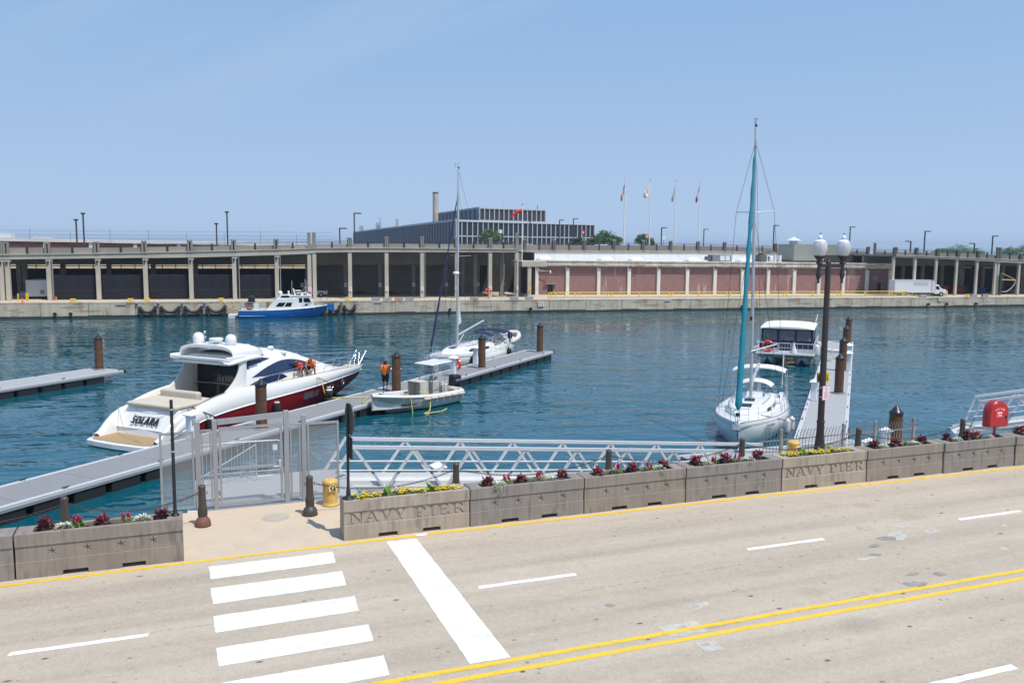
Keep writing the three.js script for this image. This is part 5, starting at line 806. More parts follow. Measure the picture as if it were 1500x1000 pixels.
P('signal_flag', S([0.5, 0.35, 0.05], 0.8, { side: THREE.DoubleSide, map: tex(8, 64, [10, 0.5], (u, v) => v < 0.33 ? [1, 0.15, 0.1] : v < 0.66 ? [1, 1, 0.3] : [0.1, 0.3, 0.9]) }), sb2, g => { g.loft([[V(5.4, 5.0, 1.1), V(5.3, 5.02, 1.16)], [V(5.42, 4.7, 1.1), V(5.3, 4.7, 1.15)], [V(5.38, 4.4, 1.12), V(5.32, 4.38, 1.14)]]); });
rope('dark bow line of the right sailboat to a cleat on the right dock', M.ropeDark, [onDock(RD, 1.0, -1.6, -1.2), onDock(RD, 2.8, -0.4, -1.7), onDock(RD, 4.2, 0.1, -1.83)], 0.018);
rope('dark stern line of the right sailboat to the right dock', M.ropeDark, [onDock(RD, 6.0, -0.6, -1.5), onDock(RD, 6.6, -0.1, -1.75), onDock(RD, 7.0, 0.15, -1.83)], 0.018);
fender('white fender between the right sailboat and the dock', onDock(RD, 2.6, -0.5, WL + 0.2), 0.7, 0.15, M.whitePaint);
fender('second white fender between the right sailboat and the dock', onDock(RD, 3.3, -0.35, WL + 0.2), 0.7, 0.15, M.whitePaint);

// ---------------------------------------------------------------- white workboat with T-top
{
  const t = T('workboat', 'small white open workboat with T-top console at the near side of the long dock', 'motor boat', onDock(DOCK, 18.95, 4.46, WL), -2.618 + 0.02);
  const n = 30, hullM = smat(S([0.6, 0.63, 0.6], 0.5, { map: clone(weather, 1.4, 1.4) }));
  const S0 = line([[0, 0.66, 0.95], [1.5, 0.68, 1.05], [3, 0.74, 1.08], [4.4, 0.86, 0.95], [5.5, 0.98, 0.62], [6.1, 1.04, 0.28], [6.35, 1.06, 0.03]], n), C0 = line([[0, 0.1, 0.85], [1.5, 0.1, 0.92], [3, 0.12, 0.9], [4.2, 0.2, 0.66], [5.1, 0.32, 0.3], [5.7, 0.45, 0.03]], n), K0 = line([[0, -0.25, 0.02], [3, -0.25, 0.02], [4.6, -0.15, 0.02], [5.3, 0.1, 0.01], [5.68, 0.44, 0.0]], n);
  P('hull', hullM, t, g => { sideStrip(g, S0, C0, 0.05); sideStrip(g, C0, K0, 0); g.loft([[V(0, .66, -.95), V(0, .66, .95)], [V(0, .1, -.85), V(0, .1, .85)], [V(0, -.25, -.02), V(0, -.25, .02)]]); });
  P('gunwale', smat(M.whitePaint), t, g => { for (const s of [1, -1]) { const A = S0; g.loft([A.map(q => V(q.x, q.y, s * (q.z + 0.05))), A.map(q => V(q.x, q.y + 0.1, s * (q.z + 0.04))), A.map(q => V(q.x, q.y + 0.12, s * Math.max(0, q.z - 0.1))), A.map(q => V(q.x, q.y + 0.08, s * Math.max(0, q.z - 0.24))), A.map(q => V(q.x, 0.3, s * Math.max(0, q.z - 0.26)))]); } });
  P('floor', S([0.5, 0.49, 0.44], 0.8, { map: clone(weather, 1, 1) }), t, g => deckStrip(g, S0.filter(q => q.x < 5.4).map(q => V(q.x, 0.34, q.z - 0.1)), 0));
  P('foredeck', M.offWhite, t, g => deckStrip(g, S0.filter(q => q.x > 5.2), 0.03, 0.06, 0.9));
  P('bow_box', M.offWhite, t, g => { g.bb(2.5, 2.55, 0.34, 1.5, -0.5, 0.5); g.bb(2.55, 3.15, 1.46, 1.5, -0.5, 0.5); g.bb(2.55, 3.15, 0.34, 1.46, 0.46, 0.5); g.bb(2.55, 3.15, 0.34, 1.46, -0.5, -0.46); }, 'upright off white box forward of the console');
  P('console', S([0.55, 0.53, 0.47], 0.6, { map: clone(weather, 1, 1) }), t, g => { g.rb(1.75, 0.85, 0, 0.55, 1.1, 0.8, 0.06, 0, 0, 0, 2); g.rb(1.5, 1.45, 0, 0.1, 0.3, 0.7, 0.03, 0, 0, 0.3); });
  P('wheel', M.black, t, g => g.torus(1.42, 1.35, 0, 0.18, 0.015, Math.PI / 2, 0, 6, 16));
  P('windscreen', M.clear, t, g => g.quad([1.9, 1.4, -0.4], [1.9, 1.4, 0.4], [1.75, 2.0, 0.38], [1.75, 2.0, -0.38]));
  P('seat', M.offWhite, t, g => { g.rb(0.8, 0.75, 0.1, 0.5, 0.7, 0.7, 0.05); g.rb(0.35, 0.6, -0.5, 0.5, 0.5, 0.5, 0.05); });
  P('t_top', M.white, t, g => g.rb(1.55, 2.42, 0, 1.7, 0.07, 1.4, 0.03, 0, 0, -0.04, 2));
  P('t_top_frame', M.alu, t, g => { for (const s of [1, -1]) { g.bar([2.15, 0.4, s * 0.5], [2.15, 2.38, s * 0.55], 0.024); g.bar([1.15, 0.4, s * 0.5], [1.15, 2.4, s * 0.55], 0.024); g.bar([2.15, 1.6, s * 0.53], [1.5, 2.38, s * 0.55], 0.018); g.bar([1.15, 1.6, s * 0.53], [1.7, 2.38, s * 0.55], 0.018); g.bar([2.15, 1.1, s * 0.52], [1.15, 1.1, s * 0.52], 0.018); } for (let i = 0; i < 5; i++) g.bar([1.15, 0.7 + i * 0.3, -0.53], [0.9, 0.7 + i * 0.3, -0.53], 0.014); g.bar([0.9, 0.6, -0.53], [0.9, 2.3, -0.53], 0.016); });
  P('outboard_motor', M.black, t, g => { g.rb(-0.3, 1.2, 0, 0.7, 0.62, 0.52, 0.14, 0, 0, 0.1, 3); g.rb(-0.28, 0.4, 0, 0.28, 0.9, 0.22, 0.05); g.rb(-0.35, -0.2, 0, 0.5, 0.06, 0.3, 0.02); });
  P('motor_decal', S([0.15, 0.2, 0.5], 0.4), t, g => { for (const s of [1, -1]) g.box(-0.3, 1.2, s * 0.262, 0.4, 0.12, 0.006); });
  P('motor_well', M.offWhite, t, g => { g.rb(0.1, 0.78, 0, 0.3, 0.14, 1.7, 0.05); });
  for (let i = 0; i < 6; i++) P('side_fender', S([0.68, 0.6, 0.48], 0.8, { map: clone(weather, .5, .5) }), t, g => { for (const s of [-1]) g.bar([0.1 + i * 0.58, 0.58 + i * 0.012, s * (1.08 + i * 0.012)], [0.62 + i * 0.58, 0.585 + i * 0.015, s * (1.09 + i * 0.01)], 0.085, 8); });
  P('name_lettering', S([0.03, 0.025, 0.02], 0.6), t, g => { for (let i = 0; i < 11; i++) { const x = 4.75 - i * 0.12, f = spl([[3, 0.97], [4.2, 0.84], [5.0, 0.6]], x); g.box(x, 0.44 + rr(-0.015, 0.015), -f + 0.0, rr(0.05, 0.09), rr(0.07, 0.13), 0.05, -0.28); } });
  P('bow_cleat', M.black, t, g => { g.bar([5.7, 1.13, -0.15], [5.7, 1.13, 0.15], 0.025); g.sph(5.2, 1.12, 0.3, 0.04); });
  rope('yellow line hanging over the workboat bow into the water', M.ropeYellow, [onDock(DOCK, 14.3, 3.9, -1.45), onDock(DOCK, 14.45, 4.35, -1.55), onDock(DOCK, 14.5, 4.5, -2.2), onDock(DOCK, 14.5, 4.55, -2.7)], 0.03);
  rope('yellow line looping from the workboat side onto the water', M.ropeYellow, [onDock(DOCK, 15.6, 4.3, -1.5), onDock(DOCK, 15.75, 4.8, -1.62), onDock(DOCK, 15.7, 4.95, -2.2), onDock(DOCK, 15.3, 5.1, -2.48), onDock(DOCK, 14.6, 5.2, -2.47), onDock(DOCK, 15.6, 5.7, -2.47), onDock(DOCK, 16.4, 5.6, -2.47)], 0.028);
}
// ---------------------------------------------------------------- pontoon boat (bow towards the camera at +x)
{
  const t = T('pontoon_boat', 'white twin hulled pontoon boat with navy canvas enclosure by the right dock', 'pontoon boat', onDock(RD, 36.9, -2.65, WL - 0.2), RD.a + Math.PI); t.scale.set(1, 0.95, 1.07);
  const n = 24, wh = smat(PH([0.6, 0.61, 0.6], 0.35, {}));
  for (const zc of [1.2, -1.2]) P('hull', wh, t, g => { const rows = []; for (let i = 0; i <= n; i++) { const x = lerp(0, 8.0, i / n), k = x < 6 ? 1 : Math.sqrt(Math.max(0.02, 1 - Math.pow((x - 6) / 2.02, 2))), r = []; for (let j = 0; j <= 16; j++) { const a = j / 16 * 6.2832; r.push(V(x, 0.45 + (x > 6 ? (1 - k) * 0.4 : 0) + 0.6 * k * Math.sin(a), zc + 0.62 * k * Math.cos(a))); } rows.push(r); } g.loft(rows); });
  for (const zc of [1.2, -1.2]) P('antifouling', S([0.01, 0.07, 0.22], 0.6, { side: THREE.DoubleSide }), t, g => { const rows = []; for (let i = 0; i <= n; i++) { const x = lerp(0, 8.0, i / n), k = x < 6 ? 1 : Math.sqrt(Math.max(0.02, 1 - Math.pow((x - 6) / 2.02, 2))), r = []; for (let j = 0; j <= 10; j++) { const a = Math.PI * lerp(1.27, 1.73, j / 10); r.push(V(x, 0.45 + (x > 6 ? (1 - k) * 0.4 : 0) + 0.612 * k * Math.sin(a), zc + 0.632 * k * Math.cos(a))); } rows.push(r); } g.loft(rows); });
  P('deck', M.aluWhite, t, g => { g.rb(4.1, 1.14, 0, 8.2, 0.16, 4.1, 0.04); }); P('bridge_panel', M.offWhite, t, g => g.bb(0.2, 7.4, 0.75, 1.06, -1.9, 1.9));
  const fr = M.aluWhite;
  const pan = (z0, z1, fill) => P('rail_panel', fr, t, g => { const x = 7.9; for (const y of [1.28, 2.02]) g.bar([x, y, z0], [x, y, z1], 0.028); g.bar([x, 1.28, z0], [x, 2.02, z0], 0.028); g.bar([x, 1.28, z1], [x, 2.02, z1], 0.028); if (!fill) { g.bar([x, 1.65, z0], [x, 1.65, z1], 0.018); } else g.bb(x - 0.02, x + 0.02, 1.32, fill, z0 + 0.04, z1 - 0.04); for (let i = 1; i < 4; i++) g.bar([x, 1.28, lerp(z0, z1, i / 4)], [x, 2.02, lerp(z0, z1, i / 4)], 0.01); });
  pan(0.5, 1.95, 1.62); pan(-0.4, 0.42, 0); pan(-1.95, -0.48, 1.6);
  for (const s of [1, -1]) P('side_rail', fr, t, g => { for (const y of [1.28, 1.65, 2.02]) g.bar([0.2, y, s * 1.97], [7.9, y, s * 1.97], 0.025); for (let x = 0.2; x < 8; x += 1.28) g.bar([x, 1.22, s * 1.97], [x, 2.02, s * 1.97], 0.022); g.bb(0.3, 7.8, 1.3, 1.6, s * 1.955 - 0.01, s * 1.955 + 0.01); });
  P('canvas', M.navy, t, g => { const x = 6.4; g.bb(x - 0.02, x, 1.25, 2.1, -1.75, 1.75); for (const z of [-1.75, -0.62, 0.62, 1.75]) g.bb(x - 0.03, x + 0.01, 2.1, 3.1, z - 0.07, z + 0.07); g.bb(x - 0.03, x + 0.01, 2.95, 3.12, -1.75, 1.75); for (const s of [1, -1]) { g.bb(1.2, x, 1.25, 2.1, s * 1.76, s * 1.78); g.bb(1.2, x, 2.95, 3.12, s * 1.76, s * 1.78); for (const xx of [1.25, 2.9, 4.6, 6.35]) g.bb(xx - 0.06, xx + 0.06, 2.1, 2.95, s * 1.755, s * 1.785); } g.bb(1.18, 1.2, 1.25, 3.1, -1.75, 1.75); });
  P('clear_window', PH([0.5, 0.53, 0.56], 0.08, { transmission: 0.75, thickness: 0, side: THREE.DoubleSide }), t, g => { g.quad([6.39, 2.1, -1.7], [6.39, 2.1, 1.7], [6.39, 2.95, 1.7], [6.39, 2.95, -1.7]); for (const s of [1, -1]) g.quad([1.2, 2.1, s * 1.77], [6.38, 2.1, s * 1.77], [6.38, 2.95, s * 1.77], [1.2, 2.95, s * 1.77]); });
  P('seat', M.offWhite, t, g => { g.rb(5.6, 1.6, 1.2, 0.9, 0.7, 0.8, 0.08, 0, 0, 0, 2); g.rb(3.6, 1.6, -1.2, 1.6, 0.7, 0.8, 0.08, 0, 0, 0, 2); g.rb(5.2, 1.8, -0.2, 0.5, 1.0, 0.8, 0.06); });
  P('roof', M.canvasWhite, t, g => { const rows = []; for (const [x, dy] of [[0.9, -0.1], [1.1, -0.02], [3.6, 0.04], [6.2, -0.02], [6.55, -0.1]]) { const r = []; for (let j = 0; j <= 14; j++) { const z = lerp(-1, 1, j / 14); r.push(V(x, 3.32 + dy - 0.16 * Math.pow(Math.abs(z), 3), z * 1.9)); } rows.push(r); } g.loft(rows); g.loft([rows[4], rows[4].map(q => V(q.x, 3.06, q.z))]); g.loft([rows[0], rows[0].map(q => V(q.x, 3.06, q.z))]); for (const s of [0, 14]) g.loft([rows.map(r => r[s]), rows.map(r => V(r[s].x, 3.02, r[s].z))]); });
  P('antenna', M.white, t, g => g.bar([3.4, 3.2, -1.8], [2.9, 4.1, -1.95], 0.025));
  P('anchor_bag', M.canvasWhite, t, g => g.add(new THREE.ConeGeometry(0.24, 0.95, 12), m4(7.95, 1.72, -0.62)));
  { const q = onDock(RD, 36.9 - 8.0, -2.65 - 1.3, WL + 1.46); lifeRing('orange life ring on the front rail of the pontoon boat', q, RD.a + Math.PI / 2 + Math.PI, 0.38); }
  fender('grey ball fender at the left corner of the pontoon boat', onDock(RD, 29.5, -4.9, WL + 0.75), 0.6, 0.3, M.offWhite);
  fender('white fender at the right bow corner of the pontoon boat', onDock(RD, 29.7, -0.35, WL + 0.75), 0.9, 0.24, M.whitePaint);
  fender('pale ball fender between the pontoon boat and the dock', onDock(RD, 32.6, -0.35, WL + 1.0), 0.6, 0.26, M.offWhite);
}
// ---------------------------------------------------------------- people
function blobBody(bones, res, pad = 0.06, k = 0.025) { // bones: [ax, ay, az, ar, bx, by, bz, br]
  let lo = V(1e9, 1e9, 1e9), hi = V(-1e9, -1e9, -1e9);
  for (const b of bones) for (const q of [[b[0], b[1], b[2], b[3]], [b[4], b[5], b[6], b[7]]]) { lo.min(V(q[0] - q[3] - pad, q[1] - q[3] - pad, q[2] - q[3] - pad)); hi.max(V(q[0] + q[3] + pad, q[1] + q[3] + pad, q[2] + q[3] + pad)); }
  const c = lo.clone().add(hi).multiplyScalar(0.5), s = Math.max(hi.x - lo.x, hi.y - lo.y, hi.z - lo.z) / 2 * 1.02, N = res;
  const mc = new MarchingCubes(N, new THREE.MeshStandardMaterial(), false, false, 120000); mc.isolation = 0;
  for (let z = 0; z < N; z++) for (let y = 0; y < N; y++) for (let x = 0; x < N; x++) {
    const h = N / 2, px = (x - h) / h * s + c.x, py = (y - h) / h * s + c.y, pz = (z - h) / h * s + c.z; let acc = 0, best = 1e9;
    for (const b of bones) { const dx = b[4] - b[0], dy = b[5] - b[1], dz = b[6] - b[2], L = dx * dx + dy * dy + dz * dz || 1e-9, t = clamp(((px - b[0]) * dx + (py - b[1]) * dy + (pz - b[2]) * dz) / L), d = Math.hypot(px - b[0] - dx * t, py - b[1] - dy * t, pz - b[2] - dz * t) - lerp(b[3], b[7], t); if (d < 0.16) acc += Math.exp(-d / k); best = Math.min(best, d); }
    mc.field[(z * N + y) * N + x] = -(best > 0.15 ? best : -k * Math.log(acc));
  }
  mc.update();
  const n = mc.count, g = new THREE.BufferGeometry(), p = new Float32Array(n * 3), nn = new Float32Array(n * 3);
  for (let i = 0; i < n; i++) { for (let q = 0; q < 3; q++) { p[i * 3 + q] = mc.positionArray[i * 3 + q] * s + [c.x, c.y, c.z][q]; nn[i * 3 + q] = mc.normalArray[i * 3 + q]; } }
  g.setAttribute('position', new THREE.BufferAttribute(p, 3)); g.setAttribute('normal', new THREE.BufferAttribute(nn, 3));
  // normals must point outward
  return g;
}
function person(label, pos, ry, j, wear) { // j: joints in metres, facing +x
  const t = T('person', label, 'person', pos, ry);
  const b = (a, c, ra, rb) => [...j[a], ra, ...j[c], rb];
  const hd = j.head, body = [
    b('hip', 'chest', 0.115, 0.13), b('chest', 'neck', 0.13, 0.06), b('neck', 'head', 0.052, 0.06), [hd[0], hd[1], hd[2], 0.092, hd[0] + 0.012, hd[1] + 0.06, hd[2], 0.09], [hd[0] + 0.03, hd[1] - 0.03, hd[2], 0.06, hd[0] + 0.055, hd[1] - 0.055, hd[2], 0.038], [hd[0] + 0.09, hd[1] + 0.01, hd[2], 0.012, hd[0] + 0.108, hd[1] - 0.01, hd[2], 0.012]];
  for (const s of ['L', 'R']) {
    const z = s === 'L' ? -1 : 1; body.push([hd[0] - 0.005, hd[1] + 0.01, hd[2] + z * 0.088, 0.02, hd[0] - 0.005, hd[1] - 0.02, hd[2] + z * 0.088, 0.014]);
    body.push(b('chest', 'sh' + s, 0.09, 0.062), b('sh' + s, 'el' + s, 0.052, 0.042), b('el' + s, 'wr' + s, 0.042, 0.028), b('hip', 'th' + s, 0.1, 0.09), b('th' + s, 'kn' + s, 0.088, 0.056), b('kn' + s, 'an' + s, 0.056, 0.038));
    const e = V(...j['el' + s]), w = V(...j['wr' + s]), d = w.clone().sub(e).normalize(), side = V(0, 1, 0).cross(d); if (side.length() < 0.2) side.set(1, 0, 0); side.normalize(); const up = d.clone().cross(side);
    const q = (l, a, u) => w.clone().addScaledVector(d, l).addScaledVector(side, a).addScaledVector(up, u).toArray();
    body.push([...q(0.01, 0, 0), 0.026, ...q(0.075, 0, 0), 0.03]);
    for (let f = 0; f < 4; f++) { const o = (f - 1.5) * 0.02, l = [0.07, 0.085, 0.08, 0.06][f]; body.push([...q(0.085, o, 0), 0.011, ...q(0.085 + l * 0.55, o, -0.012), 0.0095], [...q(0.085 + l * 0.55, o, -0.012), 0.0095, ...q(0.085 + l, o, -0.035), 0.008]); }
    body.push([...q(0.03, z * 0.03, 0), 0.012, ...q(0.08, z * 0.055, -0.02), 0.009]);
    const an = j['an' + s], fd = j.footDir || [1, 0, 0]; body.push([an[0] - fd[0] * 0.03, an[1] - 0.045, an[2], 0.036, an[0] + fd[0] * 0.15, an[1] - 0.055 + fd[1] * 0.15, an[2] + z * 0.02, 0.03]);
  }
  const g = blobBody(body, 88, 0.05, 0.014), bm = new G(); bm.add(g); bm.build('body', smat(wear.skin || M.skin), t);
  const shirt = [b('hip', 'chest', 0.15, 0.165), b('chest', 'neck', 0.165, 0.07)]; for (const s of ['L', 'R']) { const sh = j['sh' + s], el = j['el' + s], m = sh.map((v, i) => lerp(v, el[i], 0.62)); shirt.push(b('chest', 'sh' + s, 0.115, 0.085), [...sh, 0.082, ...m, 0.07]); }
  const cl = (bones, name, mat, r = 44) => { const q = new G(); q.add(blobBody(bones, r, 0.05, 0.02)); return q.build(name, smat(mat), t); };
  cl(shirt, 'shirt', wear.shirt);
  const sh = []; for (const s of ['L', 'R']) { const th = j['th' + s], kn = j['kn' + s], m = th.map((v, i) => lerp(v, kn[i], wear.leg || 0.8)); sh.push(b('hip', 'th' + s, 0.135, 0.118), [...th, 0.118, ...m, 0.092]); }
  cl(sh, 'shorts', wear.shorts || M.blackCloth);
  for (const s of ['L', 'R']) { const an = j['an' + s], fd = j.footDir || [1, 0, 0]; cl([[an[0] - fd[0] * 0.05, an[1] - 0.04, an[2], 0.048, an[0] + fd[0] * 0.17, an[1] - 0.06 + fd[1] * 0.15, an[2] + (s === 'L' ? -0.02 : 0.02), 0.04]], 'shoe', M.black, 24); }
  const face = P('eyes', M.hair, t, q => { for (const z of [-0.033, 0.033]) q.sph(hd[0] + 0.094, hd[1] + 0.025, hd[2] + z, 0.011); });
  P('mouth', S([0.2, 0.06, 0.05], 0.6), t, q => q.sph(hd[0] + 0.09, hd[1] - 0.05, hd[2], 0.008, 0.6, 0.5, 2.4));
  P('hair', M.hair, t, q => { const f = j.hairTilt || 0; q.add(new THREE.SphereGeometry(0.112, 18, 12, 0, 6.2832, 0, 2.0), m4(hd[0] - 0.012, hd[1] + 0.045, hd[2], 0, 0, 0.32 + f)); if (wear.cap) { q.add(new THREE.CylinderGeometry(0.06, 0.1, 0.012, 16), m4(hd[0] + 0.1, hd[1] + 0.075, hd[2], 0, 0, -0.15)); } });
  return t;
}
const walking = { hip: [0, 0.96, 0], chest: [0.03, 1.3, 0], neck: [0.04, 1.5, 0], head: [0.07, 1.6, 0], shL: [0.03, 1.42, -0.19], elL: [-0.02, 1.15, -0.25], wrL: [0.2, 1.05, -0.16], shR: [0.03, 1.42, 0.19], elR: [-0.04, 1.15, 0.25], wrR: [0.16, 1.02, 0.2], thL: [0, 0.9, -0.1], knL: [0.12, 0.5, -0.11], anL: [0.16, 0.1, -0.11], thR: [0, 0.9, 0.1], knR: [-0.04, 0.5, 0.11], anR: [-0.28, 0.14, 0.11] };
const vest = person('person in orange shirt and black shorts walking on the long dock behind a pile', onDock(DOCK, 16.95, 1.15, DK), DOCK.a + 0.5, walking, { shirt: M.orange, leg: 0.75 });
P('harness', M.blackCloth, vest, g => { for (const s of [1, -1]) { g.tube([[-0.06, 1.48, s * 0.1], [-0.13, 1.36, s * 0.05], [-0.13, 1.2, 0]], 0.018, 5, 12); } g.tube([[-0.13, 1.25, 0], [-0.15, 1.02, 0]], 0.014, 5, 6); });
const crouch = { hip: [-0.12, 0.42, 0], chest: [0.16, 0.66, 0], neck: [0.32, 0.76, 0], head: [0.44, 0.78, 0], shL: [0.22, 0.7, -0.19], elL: [0.36, 0.44, -0.24], wrL: [0.52, 0.28, -0.12], shR: [0.22, 0.7, 0.19], elR: [0.36, 0.44, 0.24], wrR: [0.52, 0.28, 0.12], thL: [-0.1, 0.42, -0.11], knL: [0.28, 0.5, -0.2], anL: [0.04, 0.1, -0.2], thR: [-0.1, 0.42, 0.11], knR: [0.3, 0.22, 0.18], anR: [-0.05, 0.1, 0.2], hairTilt: -0.9 };
{
  const q1 = yachtW(11.7, 1.95, 1.66), q2 = yachtW(10.75, 1.94, 1.6);
  person('person in orange shirt crouching on the yacht side deck, nearer the bow', q1, DOCK.a + Math.PI + 0.55, crouch, { shirt: M.orange, shorts: S([0.04, 0.035, 0.03], 0.9) });
  person('person in red orange shirt bending on the yacht side deck, nearer the stern', q2, DOCK.a + Math.PI + 0.35, crouch, { shirt: S([0.6, 0.06, 0.012], 0.8), cap: true });
}
// ---------------------------------------------------------------- the far quay (s runs along it, off away from the water)
const QA = [-18.286, -114.706], QD = [0.99332, 0.11537], QR = -0.11562;
const q = (s, off, y = 0) => [QA[0] + QD[0] * s + QD[1] * off, y, QA[1] + QD[1] * s - QD[0] * off];
const h0 = (s) => -0.62 - 0.0027 * s;
const QT = (name, label, cat, s, off, y, ry = 0, group) => T(name, label, cat, q(s, off, y), QR + ry, group);
const conc = tex(1024, 512, [9, 4.5], (u, v) => { const a = 0.86 + 0.28 * (fbm(u, v, 6, 4, 6, 151) - 0.5) + 0.16 * (fbm(u, v, 50, 3, 3, 153) - 0.5) + 0.08 * (hash(u * 1024 | 0, v * 512 | 0, 3) - 0.5); return [a, a * 0.99, a * 0.97]; });
const quayMap = tex(1024, 256, [24, 6], (u, v) => {
  const a = 0.84 + 0.5 * (fbm(u, v, 16, 4, 6, 161) - 0.5) + 0.34 * (fbm(u, v, 90, 3, 4, 163) - 0.5) - 0.3 * smooth(0.6, 0.72, fbm(u, v, 14, 14, 4, 165));
  const rust = smooth(0.55, 0.75, fbm(u, v, 80, 2, 3, 167)) * smooth(0.4, 0.6, fbm(u, v, 8, 2, 2, 169));
  return [lerp(a, 0.62, rust * 0.7), lerp(a * 0.98, 0.33, rust * 0.7), lerp(a * 0.93, 0.16, rust * 0.7)];
});
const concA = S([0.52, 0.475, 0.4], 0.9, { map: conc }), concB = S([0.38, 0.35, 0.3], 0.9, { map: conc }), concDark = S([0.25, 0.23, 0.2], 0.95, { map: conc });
const quayMat = S([0.58, 0.52, 0.42], 0.92, { map: quayMap }), algae = S([0.05, 0.045, 0.035], 0.9, { map: conc });
{
  const t = new THREE.Group(); t.name = 'quay_wall'; t.position.set(...q(0, 0, 0)); t.rotation.y = QR; t.userData.kind = 'structure'; scene.add(t);
  const pipes = [4.4, 6.1, 51.5, 62.5, 94, 125.3, 128.6, 134];
  let i = 0; for (let s = -70; s < 210; s += 5.2) { const h = h0(s + 2.6), j = rr(-0.02, 0.02); P('wall_panel', quayMat, t, g => { g.bb(s + 0.03, s + 5.17, -2.28, h - 0.13, -0.6, j); g.bb(s + 0.012, s + 5.188, h - 0.13, h, -0.8, 0.02 + j); }); i++; }
  P('wall_core', concDark, t, g => g.bb(-70, 212, -8, -1.1, -3, -0.06));
  P('tide_band', algae, t, g => { for (let s = -70; s < 210; s += 2.6) g.bb(s, s + 2.59, -4, -2.22 + rr(-0.06, 0.06), -0.5, 0.03 + rr(-0.01, 0.02)); });
  for (const s of pipes) P('drain_pipe', M.rubber, t, g => { g.add(new THREE.CylinderGeometry(0.16, 0.16, 0.5, 14), m4(s, -1.98, 0.12, 0, Math.PI / 2)); g.add(new THREE.TorusGeometry(0.17, 0.04, 6, 14), m4(s, -1.98, 0.36)); });
}
{
  const m = new G(); m.quad(q(-70, 0.4, h0(-70) + 0.004), q(212, 0.4, h0(212) + 0.004), q(212, 34, h0(212) + 0.004), q(-70, 34, h0(-70) + 0.004));
  struct('quay_pavement', m.build('quay_pavement', S([0.6, 0.52, 0.4], 0.92, { map: conc })));
  const gmap = tex(512, 512, [60, 60], (u, v) => { const a = 0.8 + 0.5 * (fbm(u, v, 6, 6, 5, 171) - 0.5); return [a, a, a]; });
  const g2 = new G(); const gy = 4.6; g2.quad(q(-160, 34, gy), q(128, 34, gy), q(128, 640, gy), q(-160, 640, gy)); g2.quad(q(128, 34, gy), q(128, 34, -3), q(128, 640, -3), q(128, 640, gy)); g2.quad(q(-160, 34.1, gy), q(128, 34.1, gy), q(128, 34.1, -3), q(-160, 34.1, -3));
  struct('ground', g2.build('ground', S([0.17, 0.17, 0.12], 0.95, { map: gmap, side: THREE.DoubleSide })));
}
// ---------------------------------------------------------------- elevated road on columns
const secA = { cols: [-13.9, -8.2, -2.33, -1.66, 2.84, 8.36, 13.8, 19.16, 24.41, 29.65, 33.77, 34.41, 38.98, 43.79, 48.55, 53.3, 57.96, 61.71], off: 4.5, top: [[-14, 5.6], [0, 5.7], [9, 5.78], [19.7, 6.03], [29.3, 6.23], [35, 6.4], [43, 6.55], [62, 6.56]], bot: [[-14, 4.8], [0, 4.96], [9, 5.15], [19.7, 5.42], [29.3, 5.71], [35, 5.95], [43, 6.03], [62, 5.95]], beam: [[-14, 4.2], [0, 4.34], [9, 4.5], [19.7, 4.62], [29.3, 4.97], [33.7, 5.15], [35, 5.37], [43, 5.42], [62, 5.5]], pil: [[-14, 6.2], [3, 6.3], [19, 6.76], [29, 6.98], [39, 7.24], [48, 7.37], [63, 7.3]] };
const secR = { cols: [122.41, 126.33, 130.25, 134.11, 137.96, 141.54, 142.07, 146.2, 150.3, 154.4, 158.5], off: 4.5, top: [[118, 5.95], [126, 5.81], [136, 5.69], [144, 5.42], [158, 5.0]], bot: [[118, 5.42], [126, 5.33], [136, 5.03], [144, 4.76], [158, 4.3]], beam: [[118, 5.1], [126, 4.95], [136, 4.64], [144, 4.26], [158, 3.8]], pil: [[118, 6.6], [126, 6.5], [136, 6.18], [145, 5.75], [158, 5.3]] };
const pilMat = S([0.3, 0.28, 0.245], 0.9, { map: conc }), pilDark = S([0.13, 0.12, 0.11], 0.9, { map: conc }), colMat = S([0.55, 0.5, 0.42], 0.9, { map: conc }), parD = S([0.21, 0.2, 0.18], 0.9, { map: conc }), parD2 = S([0.26, 0.24, 0.21], 0.9, { map: conc }), parA = S([0.34, 0.32, 0.275], 0.9, { map: conc }), dkPost = S([0.03, 0.03, 0.032], 0.7), railMat = S([0.06, 0.06, 0.062], 0.6, { metalness: 0.4 });
